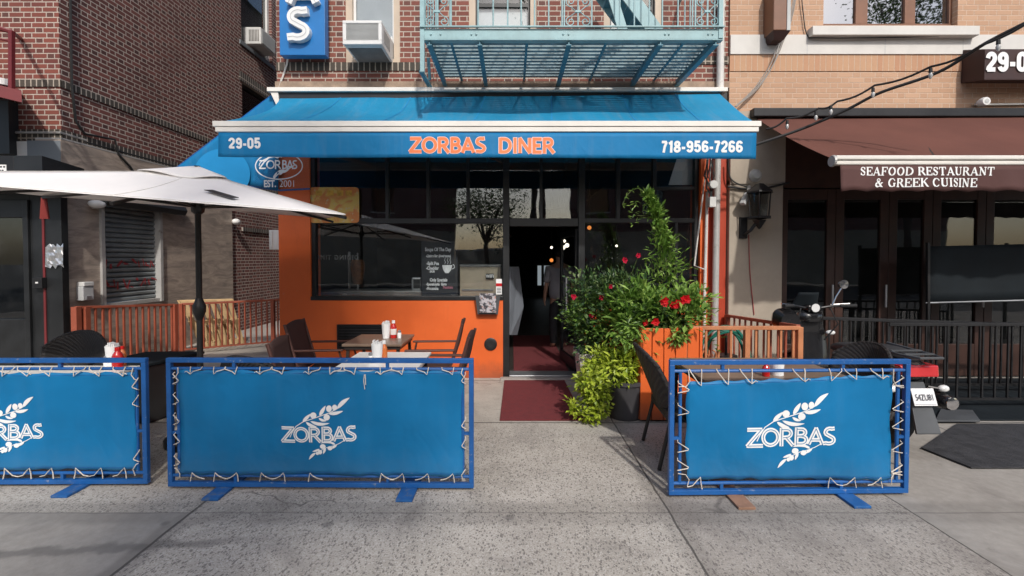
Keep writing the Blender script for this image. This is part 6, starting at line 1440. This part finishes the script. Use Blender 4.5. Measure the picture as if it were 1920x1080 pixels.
# ================================================================= PLANTER AND PLANTS
px_ = thing('orange_planter', 'orange planter enclosure of vertical boards beside the doorway', 'planter', (1.5, 5.2, 0))
BX0, BX1, BY0, BY1, BH = 1.25, 1.86, 4.42, 5.95, .93
b = MB(); rnd = random.Random(5); x = BX0
while x < BX1-.02:
    w_ = min(.115, BX1-x); d = rnd.uniform(0,.006); b.box(x+.004, x+w_-.004, BY0-d, BY0+.02, .02, BH-rnd.uniform(0,.012)); x += w_
b.build('front_boards', m['orange'], px_, bev=.003)
b = MB(); y = BY0+.024
while y < BY1-.02:
    w_ = min(.125, BY1-y); d = rnd.uniform(0,.006); b.box(BX0-d, BX0+.02, y+.006, y+w_-.006, .02, BH-rnd.uniform(0,.015)); y += w_
b.build('side_boards', m['orange'], px_, bev=.003)
b = MB(); b.box(BX0+.024, BX1-.005, BY0+.024, BY1, .01, BH-.10); b.build('liner', m['soil'], px_)
b = MB(); b.box(PX(1247,5.2), PX(1318,5.2), 5.2, 5.24, BH-.05, PZ(558,5.2)); b.build('tall_board', m['orange'], px_, bev=.003)
b = MB(); b.box(BX1-.02, BX1, BY0+.02, BY1, .02, BH-.02); b.build('back_boards', m['orange'], px_)
def leaf(b, p, d, L, w_, up):
    d = d.normalized(); s = d.cross(up)
    if s.length < .05: s = d.cross(Vector((1,0,0)))
    s.normalize(); n_ = s.cross(d)
    b.add([p, p+d*L*.5+s*w_/2+n_*w_*.22, p+d*L, p+d*L*.5-s*w_/2+n_*w_*.22, p+d*L*.5], [(0,1,4),(1,2,4),(0,4,3),(4,2,3)])
def rdir(r, bias=(0,0,.3)):
    v = Vector((r.gauss(0,1), r.gauss(0,1), r.gauss(0,1)*.7)).normalized()+Vector(bias); return v.normalized()
def bush(b, stems, c, rad, n, L, w_, seed, droop=0, clumps=26, base=None):
    r = random.Random(seed); c = Vector(c); cl = []
    for i in range(clumps):
        v = Vector((r.gauss(0,1), r.gauss(0,1), r.gauss(0,1))).normalized()*r.uniform(.35,1)**.6
        cl.append(c+Vector((v.x*rad[0], v.y*rad[1], v.z*rad[2])))
    base = Vector(base) if base else c-Vector((0,0,rad[2]*.9))
    for q in cl:
        mid = base.lerp(q, .55)+Vector((r.uniform(-.04,.04), r.uniform(-.04,.04), .04)); stems.tube([base+Vector((r.uniform(-.05,.05),r.uniform(-.05,.05),0)), mid, q], .006, 5, .003)
    per = max(1, n//clumps)
    for q in cl:
        rr = r.uniform(.10,.18)*(sum(rad)/3)/.25
        for k in range(per):
            o = Vector((r.gauss(0,1), r.gauss(0,1), r.gauss(0,.9)))*rr*.55; p_ = q+o
            d = (o.normalized() if o.length > 0 else Vector((0,0,1)))+Vector((r.gauss(0,.4), r.gauss(0,.4), .25-droop)); leaf(b, p_, d, L*r.uniform(.6,1.2), w_*r.uniform(.7,1.2), Vector((r.gauss(0,.3), r.gauss(0,.3)-.2, 1)))
def flower(parent, c, r_, mat, seed):
    r = random.Random(seed); b = MB(); c = Vector(c)
    for k in range(6):
        a = k/6*2*math.pi+r.uniform(-.3,.3); d = Vector((math.cos(a), -.55, math.sin(a))); leaf(b, c, d, r_*r.uniform(.85,1.1), r_*.95, Vector((0,-1,.1)))
    for k in range(4):
        a = r.uniform(0,6.28); leaf(b, c+Vector((0,-.01,0)), Vector((math.cos(a), -1.3, math.sin(a))), r_*.6, r_*.6, Vector((0,-1,.1)))
    return b.build('flower', m[mat], parent)
# climbing plant
cp = thing('climbing_plant', 'tall leafy climbing vine tapering to a hooked tip above the orange planter', 'plant', (1.52, 4.95, BH-.10))
b, s_ = MB(), MB(); r = random.Random(11); YC2 = 4.9
axis_ = [(1262,640,.0),(1258,560,.02),(1250,500,.0),(1243,450,.0),(1232,410,0),(1222,385,0),(1212,365,0)]
for i in range(1500):
    t = r.random()**1.15; k = t*(len(axis_)-1); j = min(int(k), len(axis_)-2); f = k-j
    px = axis_[j][0]*(1-f)+axis_[j+1][0]*f; py = axis_[j][1]*(1-f)+axis_[j+1][1]*f
    w_ = (60, 50, 32, 14, 10, 7, 3); wd = (w_[j]*(1-f)+w_[j+1]*f)*.0057
    c = P(px, py, YC2)+Vector((r.gauss(0,.55)*wd, r.gauss(0,.5)*wd, r.gauss(0,.02)))
    o = c-P(px, py, YC2); leaf(b, c, Vector((o.x*3+r.gauss(0,.3), o.y*3-.35+r.gauss(0,.3), .35+r.gauss(0,.4))), r.uniform(.06,.115), r.uniform(.022,.036), Vector((r.gauss(0,.3),-.4,1)))
tip = [P(q[0],q[1],YC2) for q in axis_]+[P(1206,358,YC2),P(1196,353,YC2),P(1184,357,YC2),P(1174,368,YC2),P(1167,384,YC2)]
s_.tube(tip, .008, 6, .003); s_.tube([P(1250,520,YC2),P(1262,450,YC2-.1),P(1275,440,YC2-.1),P(1290,451,YC2-.1)], .004, 5, .002); s_.tube([P(1232,420,YC2),P(1215,405,YC2),P(1195,404,YC2)], .004, 5, .002); s_.tube([P(1226,395,YC2),P(1228,375,YC2)], .004, 5)
for q in tip[5:]:
    for k in range(5): leaf(b, q+Vector((0,0,.0)), Vector((r.gauss(0,1),-.5,r.gauss(0,.6))), .05, .016, Vector((0,0,1)))
for i in range(46): c = P(1188+r.uniform(-6,40), 385+r.uniform(-8,40), YC2); leaf(b, c, Vector((r.gauss(-.5,.6),-.3,r.gauss(0,.5))), .06, .016, Vector((0,-.4,1)))
b.build('foliage', m['leaf_green'], cp); s_.build('stem', m['stem'], cp, smooth=True)
fp = thing('flowering_plant', 'glossy green plant with bright red trumpet flowers spilling over the orange planter', 'plant', (1.55, 4.7, BH-.10))
b, s_ = MB(), MB()
bush(b, s_, P(1195,585,4.75), (.34,.28,.20), 1150, .12, .042, 21, clumps=26, base=(1.4,4.75,BH-.1)); bush(b, s_, P(1240,590,4.6), (.28,.2,.16), 520, .115, .044, 27, clumps=16, base=(1.5,4.7,BH-.1)); bush(b, s_, P(1285,575,4.6), (.20,.16,.13), 380, .11, .038, 22, clumps=13, base=(1.65,4.6,BH-.1))
bush(b, s_, P(1178,622,4.45), (.10,.1,.2), 260, .07, .026, 23, clumps=8, base=(1.30,4.5,BH-.1), droop=.6); bush(b, s_, P(1272,628,4.4), (.07,.05,.10), 130, .07, .028, 24, clumps=5, base=(1.6,4.5,BH-.1), droop=.6); bush(b, s_, P(1310,590,4.5), (.09,.07,.08), 160, .07, .026, 28, clumps=5, base=(1.7,4.6,BH-.1))
b.build('foliage', m['leaf_green'], fp); s_.build('stem', m['stem'], fp, smooth=True)
b, s_ = MB(), MB(); bush(b, s_, P(1222,600,4.62), (.22,.14,.16), 700, .075, .036, 25, clumps=16, base=(1.5,4.7,BH-.1)); bush(b, s_, P(1168,545,5.0), (.30,.2,.18), 900, .07, .018, 26, clumps=18, base=(1.35,4.95,BH-.1)); b.build('dark_foliage', m['leaf_dark'], fp)
for i, (px, py, sz) in enumerate(((1243,563,.06),(1262,572,.052),(1272,569,.06),(1284,561,.064),(1228,603,.055),(1209,605,.038),(1246,569,.04))): flower(fp, P(px, py, 4.42), sz, 'flower', i)
s_.build('stem', m['stem'], fp, smooth=True)
# rose bush
rbp = thing('rose_bush', 'dark rose bush with small crimson blooms right of the doorway', 'plant', (.95, 5.2, .42))
b, s_ = MB(), MB(); bush(b, s_, P(1110,570,5.05), (.26,.24,.28), 1500, .055, .036, 31, clumps=30, base=(.92,5.15,.5)); bush(b, s_, P(1120,640,5.0), (.22,.2,.22), 900, .055, .036, 32, clumps=18, base=(.95,5.1,.45)); bush(b, s_, P(1088,600,4.95), (.14,.12,.1), 320, .05, .03, 33, clumps=8, base=(.92,5.1,.5))
b.build('foliage', m['leaf_dark'], rbp); s_.build('stem', m['stem'], rbp, smooth=True)
b, s_ = MB(), MB(); bush(b, s_, P(1108,600,4.92), (.24,.12,.22), 420, .05, .03, 34, clumps=20, base=(.92,5.1,.5)); b.build('light_foliage', m['leaf_green'], rbp)
for i, (px, py, sz) in enumerate(((1075,556,.04),(1144,537,.032),(1127,558,.035),(1108,591,.035))): flower(rbp, P(px, py, 4.82), sz, 'rose', 40+i)
for i, (px, py, sz) in enumerate(((1171,488,.042),(1196,479,.036))): flower(rbp, P(px, py, 4.86), sz, 'rose', 50+i)
b = MB(); b.tube([P(1150,560,5.05),P(1165,520,4.95),P(1171,490,4.87)], .005, 5); b.tube([P(1155,550,5.05),P(1185,510,4.95),P(1196,482,4.87)], .005, 5); b.build('stem', m['stem'], rbp)
wp = thing('white_planter', 'pale square planter holding the dark rose bush', 'planter', (.93, 5.12, 0)); x0, x1 = PX(1087,4.95), PX(1150,4.95); zt_ = PZ(664,4.95)
b = MB(); b.add([(x0+.05,4.97,.004),(x1-.05,4.97,.004),(x1-.05,5.28,.004),(x0+.05,5.28,.004),(x0,4.93,zt_),(x1,4.93,zt_),(x1,5.34,zt_),(x0,5.34,zt_)], [(3,2,1,0),(0,1,5,4),(1,2,6,5),(2,3,7,6),(3,0,4,7)]); b.build('pot', m['pot_white'], wp, solid=.012)
b = MB(); b.box(x0-.012,x1+.012,4.915,4.928,zt_-.05,zt_+.004); b.box(x0-.012,x1+.012,5.345,5.358,zt_-.05,zt_+.004); b.box(x0-.012,x0-.008,4.928,5.345,zt_-.05,zt_+.004); b.box(x1+.008,x1+.012,4.928,5.345,zt_-.05,zt_+.004); b.build('rim', m['pot_white'], wp); b = MB(); b.box(x0+.02,x1-.02,4.96,5.30,zt_-.10,zt_-.06); b.build('soil', m['soil'], wp)
# lime shrub in a dark pot
dp_ = thing('dark_pot', 'round charcoal pot on the pavement under the lime green shrub', 'planter', (1.12, 4.55, 0)); c = (PX(1176,4.52), 4.58, 0)
b = MB(); b.lathe([(0,.003),(.155,.003),(.165,.03),(.185,.34),(.20,.35),(.20,.385),(.175,.385),(.165,.33),(0,.33)], c, 24); b.build('pot', m['pot_dark'], dp_, smooth=True); b = MB(); b.lathe([(0,.331),(.164,.331),(0,.345)], c, 18); b.build('soil', m['soil'], dp_)
lm = thing('lime_shrub', 'bright lime green shrub trailing from the charcoal pot to the pavement', 'plant', (c[0], c[1], .35))
b, s_ = MB(), MB(); bs_ = (c[0],c[1],.34)
bush(b, s_, P(1166,685,4.55), (.19,.17,.13), 820, .088, .034, 61, clumps=22, base=bs_, droop=.3); bush(b, s_, P(1108,728,4.40), (.13,.10,.19), 620, .065, .038, 62, clumps=22, base=bs_, droop=.4); bush(b, s_, P(1132,680,4.6), (.16,.12,.12), 500, .065, .028, 63, clumps=10, base=bs_); bush(b, s_, P(1118,772,4.35), (.14,.10,.06), 380, .055, .028, 64, clumps=10, base=bs_, droop=.3); bush(b, s_, P(1080,762,4.4), (.06,.06,.06), 120, .055, .028, 65, clumps=5, base=bs_)
b.build('foliage', m['leaf_lime'], lm); s_.build('stem', m['stem'], lm, smooth=True)
# ================================================================= RUBBER MAT
b = MB(); q = [g0(1735,846),g0(1830,884),g0(2300,884),g0(2300,800),g0(1800,800)]; b.prism([(*v,.0045) for v in q], (0,0,.014)); tag(rebase(b.build('rubber_mat', m['rubber_mat'], bev=.003)), 'black ribbed rubber mat lying on the pavement right of the scooter', 'mat')
b = MB(); q = [g0(1760,798),g0(1845,798),g0(1830,778),g0(1770,776)]; b.prism([(*v,.0215) for v in q], (0,0,.02)); tag(rebase(b.build('metal_plate', m['moto_grey'], bev=.003)), 'grey metal plate on the ground behind the scooter exhaust', 'plate')
# ================================================================= SCOOTER  (local: +y forward, rear axle at y=0)
sct = thing('motor_scooter', 'black motor scooter parked facing the restaurant with its number plate towards the street', 'scooter', (3.27, 3.97, 0), R(1))
def L(b, name, mat, parent=sct, **k): return b.build(name, m[mat], parent, world=False, **k)
def wheel(y, r_, w_, nm):
    b = MB(); b.lathe([(r_*.62,-w_*.45),(r_*.86,-w_*.5),(r_*.97,-w_*.3),(r_,0),(r_*.97,w_*.3),(r_*.86,w_*.5),(r_*.62,w_*.45)], (0,y,r_), 28, 'x'); t = L(b, nm, 'rubber', smooth=True)
    b = MB(); b.lathe([(0,-.05),(.04,-.05),(.05,-.03),(r_*.55,-.03),(r_*.64,-.045),(r_*.64,.045),(r_*.55,.03),(.05,.03),(.04,.05),(0,.05)], (0,y,r_), 20, 'x'); b.build('rim', m['steel'], t, world=False, smooth=True)
wheel(0, .27, .16, 'rear_wheel'); wheel(1.28, .25, .11, 'front_wheel')
def loft(secs, n=16):
    b = MB(); q = []
    for (y, z, rx, rz_, x) in secs:
        for k in range(n): a = 2*math.pi*k/n; ca, sa_ = math.cos(a), math.sin(a); q.append((x+rx*math.copysign(abs(ca)**.7,ca), y, z+rz_*math.copysign(abs(sa_)**.7,sa_)))
    fs = [(i*n+k, i*n+(k+1)%n, (i+1)*n+(k+1)%n, (i+1)*n+k) for i in range(len(secs)-1) for k in range(n)]; fs += [tuple(range(n))[::-1], tuple((len(secs)-1)*n+k for k in range(n))]
    return b.add(q, fs)
L(loft([(-.34,.69,.08,.06,0),(-.25,.68,.14,.10,0),(0,.65,.18,.15,0),(.25,.60,.19,.18,0),(.48,.50,.17,.19,0),(.60,.40,.14,.14,0)]), 'rear_body', 'moto_black', smooth=True, sub=1)
L(loft([(.45,.28,.16,.05,0),(.7,.27,.17,.05,0),(.95,.29,.16,.06,0)]), 'floorboard', 'moto_grey', smooth=True)
L(loft([(-.30,.775,.08,.02,0),(-.15,.80,.13,.045,0),(.1,.79,.15,.055,0),(.28,.765,.145,.05,0),(.5,.74,.11,.045,0),(.62,.70,.06,.03,0)]), 'seat', 'seat_vinyl', smooth=True, sub=1)
L(loft([(.90,.35,.17,.12,0),(.97,.55,.20,.2,0),(.99,.74,.18,.18,0),(.97,.90,.12,.08,0)]), 'leg_shield', 'moto_black', smooth=True, sub=1)
L(loft([(1.06,.60,.15,.16,0),(1.13,.66,.12,.13,0),(1.18,.70,.07,.07,0)]), 'front_fairing', 'moto_black', smooth=True, sub=1)
L(loft([(.90,.95,.07,.05,0),(.96,.97,.15,.075,0),(1.04,.97,.13,.07,0),(1.09,.95,.07,.05,0)]), 'headlight_cowl', 'moto_black', smooth=True, sub=1)
b = MB(); b.lathe([(0,.05),(.06,.045),(.07,.0),(.06,-.02)], (0,1.08,.95), 16, 'y'); L(b, 'headlight', 'clear_lens', smooth=True)
b = MB(); b.tube([(0,1.0,.95),(0,1.16,.5),(0,1.2,.42)], .03, 10); b.tube([(-.075,1.18,.46),(-.075,1.28,.25)], .018, 8); b.tube([(.075,1.18,.46),(.075,1.28,.25)], .018, 8); b.bar((-.09,1.18,.47),(.09,1.18,.47),.03,.03); L(b, 'fork', 'moto_grey', smooth=True)
b = MB(); b.tube([(-.36,.84,1.10),(-.2,.92,1.09),(0,.96,1.05),(.2,.92,1.09),(.36,.84,1.10)], .013, 8); hb = L(b, 'handlebar', 'black_metal', smooth=True)
for s in (-1, 1):
    b = MB(); b.tube([(s*.26,.885,1.095),(s*.39,.825,1.10)], .02, 10); b.build('grip', m['rubber'], hb, smooth=True, world=False)
    b = MB(); b.tube([(s*.20,.95,1.10),(s*.37,.90,1.115)], .007, 6); b.build('brake_lever', m['chrome'], hb, smooth=True, world=False)
    if s < 0: continue
    b = MB(); b.tube([(s*.2,.92,1.10),(s*.23,.91,1.19),(s*.27,.89,1.28)], .007, 6); mr = L(b, 'mirror', 'chrome', smooth=True)
    b = MB(); b.ico((s*.28,.885,1.325), .06, (1.0,.3,.72)); b.build('mirror_housing', m['moto_black'], mr, smooth=True, world=False)
    b = MB(); b.lathe([(0,-.022),(.048,-.018),(.048,-.016),(0,-.016)], (s*.28,.88,1.325), 18, 'y'); b.build('mirror_glass', m['chrome'], mr, world=False)
for s in (-1, 1):
    b = MB(); b.tube([(s*.10,-.30,.56),(s*.17,-.32,.55)], .01, 6); ts = L(b, 'turn_signal', 'moto_black'); b = MB(); b.ico((s*.21,-.32,.55), .038, (1.2,.75,.8)); b.build('lens', m['clear_lens'], ts, smooth=True, world=False)
b = MB(); b.box(-.075,.075,.90,1.0,1.03,1.10); L(b, 'dashboard', 'moto_black', bev=.02)
b = MB(); b.lathe([(0,-.004),(.045,-.003),(.045,0),(0,0)], (0,.897,1.07), 18, 'y'); L(b, 'speedometer', 'clear_lens')
for s in (-1, 1):
    b = MB(); b.ico((s*.19,.93,.80), .04, (1.3,.8,.7)); L(b, 'front_turn_signal', 'clear_lens', smooth=True)
    b = MB(); b.tube([(s*.16,.90,1.07),(s*.22,.86,.90),(s*.12,.93,.72)], .007, 6); L(b, 'brake_cable', 'black_cable', smooth=True)
b = MB(); b.grid(lambda u, v: (.16*(u-.5)*2*(1-.3*v), 1.06-.10*v-.05*(abs(u-.5)*2)**2*-1, 1.03+.20*v), 10, 6); L(b, 'windscreen', 'screen', smooth=True, solid=.004)
L(loft([(.80,.92,.10,.10,-.33),(.9,.95,.13,.12,-.34),(1.0,.95,.09,.08,-.33)]), 'hand_muff', 'moto_black', smooth=True)
b = MB(); b.add([(-.13,-.37,.655),(.13,-.37,.655),(.16,-.33,.74),(-.16,-.33,.74),(-.14,-.20,.655),(.14,-.20,.655),(.17,-.2,.74),(-.17,-.2,.74)], [(0,1,2,3),(4,7,6,5),(0,4,5,1),(1,5,6,2),(2,6,7,3),(3,7,4,0)]); L(b, 'tail_light', 'red_lens', bev=.012)
b = MB(); b.tube([(-.12,.12,.84),(-.13,-.3,.82),(-.09,-.43,.82),(.09,-.43,.82),(.13,-.3,.82),(.12,.12,.84)], .011, 8); b.bar((-.13,-.2,.835),(.13,-.2,.835),.03,.012); b.bar((-.12,-.32,.83),(.12,-.32,.83),.03,.012); L(b, 'luggage_rack', 'moto_grey', smooth=True)
b = MB(); b.add([(-.07,-.30,.60),(.07,-.30,.60),(.10,-.43,.22),(-.10,-.43,.22),(-.06,-.27,.60),(.06,-.27,.60),(.09,-.40,.21),(-.09,-.40,.21)], [(0,1,2,3),(4,7,6,5),(0,4,5,1),(1,5,6,2),(2,6,7,3),(3,7,4,0)]); L(b, 'rear_fender', 'moto_grey', bev=.008)
pt_ = lambda x, z: (x, -.375-.10*(.50-z)/.3, z)
b = MB(); q = [pt_(-.092,.435),pt_(.092,.435),pt_(.092,.56),pt_(-.092,.56)]; b.prism(q, (0,.006,.001)); lp = L(b, 'licence_plate', 'plate')
o = text('plate_number', '54ZU81', m['dark_print'], lp, (0,0,0), .068, sx=.66, bold=.0, ext=.0006); o.location = (0,-.383,.495); o.rotation_euler = (R(90-18),0,0)
b = MB(); b.prism([(-.085,-.3935,.44),(.085,-.3935,.44),(.085,-.392,.447),(-.085,-.392,.447)], (0,-.001,0)); b.build('plate_strip', m['dark_print'], lp, world=False)
b = MB(); b.lathe([(0,-.40),(.045,-.40),(.062,-.37),(.065,-.05),(.05,.1),(.02,.25),(0,.25)], (.21,.0,.45), 16, 'y'); ex = L(b, 'exhaust', 'moto_black', smooth=True); b = MB(); b.lathe([(.0,-.405),(.03,-.405),(.05,-.40),(.05,-.39)], (.21,0,.45), 14, 'y'); b.build('exhaust_tip', m['chrome'], ex, smooth=True, world=False)
b = MB(); b.tube([(-.12,.35,.22),(-.22,.32,.004)], .013, 6); L(b, 'kick_stand', 'steel')
L(loft([(1.02,.50,.05,.02,0),(1.2,.56,.065,.03,0),(1.4,.48,.06,.03,0),(1.48,.36,.045,.02,0)]), 'front_fender', 'moto_black', smooth=True)
# ================================================================= ACROSS THE STREET (mirrored in the glass) and the street trees
def row(x0, x1, label):
    ob = thing('street_building', label, 'building', ((x0+x1)/2, -17, 0)); n_ = int((x1-x0-1)/3.6)
    ow = [(x0+1+i*3.6, x0+2.4+i*3.6, z, z+1.8) for i in range(n_) for z in (4.6, 7.8)]
    b = MB(); wall(b, x0, x1, 3.4, 9.5, -17.3, .3, ow, axis='x'); b.build('brick_wall', m['brick_side'], ob)
    b = MB(); b.box(x0, x1, -17.6, -17.31, 9.2, 9.6); b.box(x0, x1, -28, -17.32, 9.0, 9.19); b.build('cornice', m['stone_band'], ob)
    b = MB(); b.box(x0, x1, -17.3, -17.0, 0, 3.39); b.build('shop_wall', m['beige'], ob)
    for q in ow:
        b = MB(); b.box(q[0], q[1], -17.25, -17.2, q[2], q[3]); wq = b.build('window', m['glass_dark'], ob); b = MB(); b.box(q[0]-.06, q[1]+.06, -17.0, -16.9, q[2]-.1, q[2]); b.build('sill', m['stone_band'], wq)
    b = MB(); b.box(x0+.1, x1-.1, -17.62, -17.6, 3.4, 9.1); b.build('backing', m['dark_room'], ob)
row(-28, -3.6, 'brick row building across the street mirrored at the left of the shop windows'); row(3.8, 28, 'brick row building across the street mirrored in the restaurant doors')
lw = thing('garden_wall', 'low beige wall across the street mirrored in the diner window', 'wall', (0, -17, 0)); b = MB(); b.box(-3.55, 3.75, -17.2, -17.0, 0, 2.1); b.build('wall', m['beige'], lw); b = MB(); b.box(-3.55, 3.75, -17.25, -16.95, 2.101, 2.2); b.build('coping', m['stone_band'], lw)
def tree(x, y, z0, z1, seed, label, n, rad, nc=20):
    t = thing('street_tree', label, 'tree', (x, y, 0), group='street trees across from the diner'); r = random.Random(seed); s_ = MB(); b = MB()
    s_.tube([(x,y,-.15),(x+.05,y,z0*.45),(x-.03,y+.05,z0*.9)], .16, 10, .11)
    top = Vector((x-.03,y+.05,z0*.9)); cls = []
    for i in range(nc):
        a = r.uniform(0,6.28); q = math.sqrt(r.uniform(.05,1)); e = Vector((x+math.cos(a)*rad[0]*q, y+math.sin(a)*rad[1]*q, r.uniform(z0,z1))); mid = top.lerp(e,.5)+Vector((0,0,.15)); s_.tube([top,mid,e], .05, 6, .012); cls += [e, mid.lerp(e,.6), e+Vector((r.gauss(0,.5),r.gauss(0,.5),r.gauss(0,.3)))]
    for q in cls:
        for k in range(n//len(cls)):
            o = Vector((r.gauss(0,.5), r.gauss(0,.5), r.gauss(0,.36))); leaf(b, q+o, rdir(r,(0,0,-.2)), r.uniform(.11,.19), r.uniform(.06,.11), Vector((r.gauss(0,.4),r.gauss(0,.4),1)))
    s_.build('trunk', m['bark'], t, smooth=True); b.build('crown', m['leaf_tree'], t)
tree(1.35, -8.7, 10.3, 11.9, 71, 'tall street tree across the road whose leaves shade the middle barricade', 1500, (.7,.5), nc=9)
tree(1.0, -9.4, 14.2, 15.8, 73, 'unseen tall tree added across the road to shade the orange corner pillar', 2600, (.6,.5), nc=9)  # added out of view, crown set to shade the corner pillar
tree(-1.2, -8.4, 2.5, 4.6, 72, 'small street tree across the road mirrored in the diner window', 2600, (1.5,1.2), nc=14)
tree(18.4, -9.0, 10.0, 15.0, 74, 'leafy street tree mirrored in the upper window of the tan building', 7000, (2.0,1.4), nc=26)
# ---------------------------------------------------------------- lettering becomes plain mesh
bpy.context.view_layer.update()
dg_ = bpy.context.evaluated_depsgraph_get()
for o in [q for q in S.objects if q.type == 'FONT']:
    me = bpy.data.meshes.new_from_object(o.evaluated_get(dg_)); nm = o.name
    n_ = bpy.data.objects.new('tmp', me); COL.objects.link(n_); n_.parent = o.parent; n_.location = o.location; n_.rotation_euler = o.rotation_euler; n_.scale = o.scale
    if not me.materials: me.materials.append(o.data.materials[0])
    bpy.data.objects.remove(o); n_.name = nm; me.name = nm
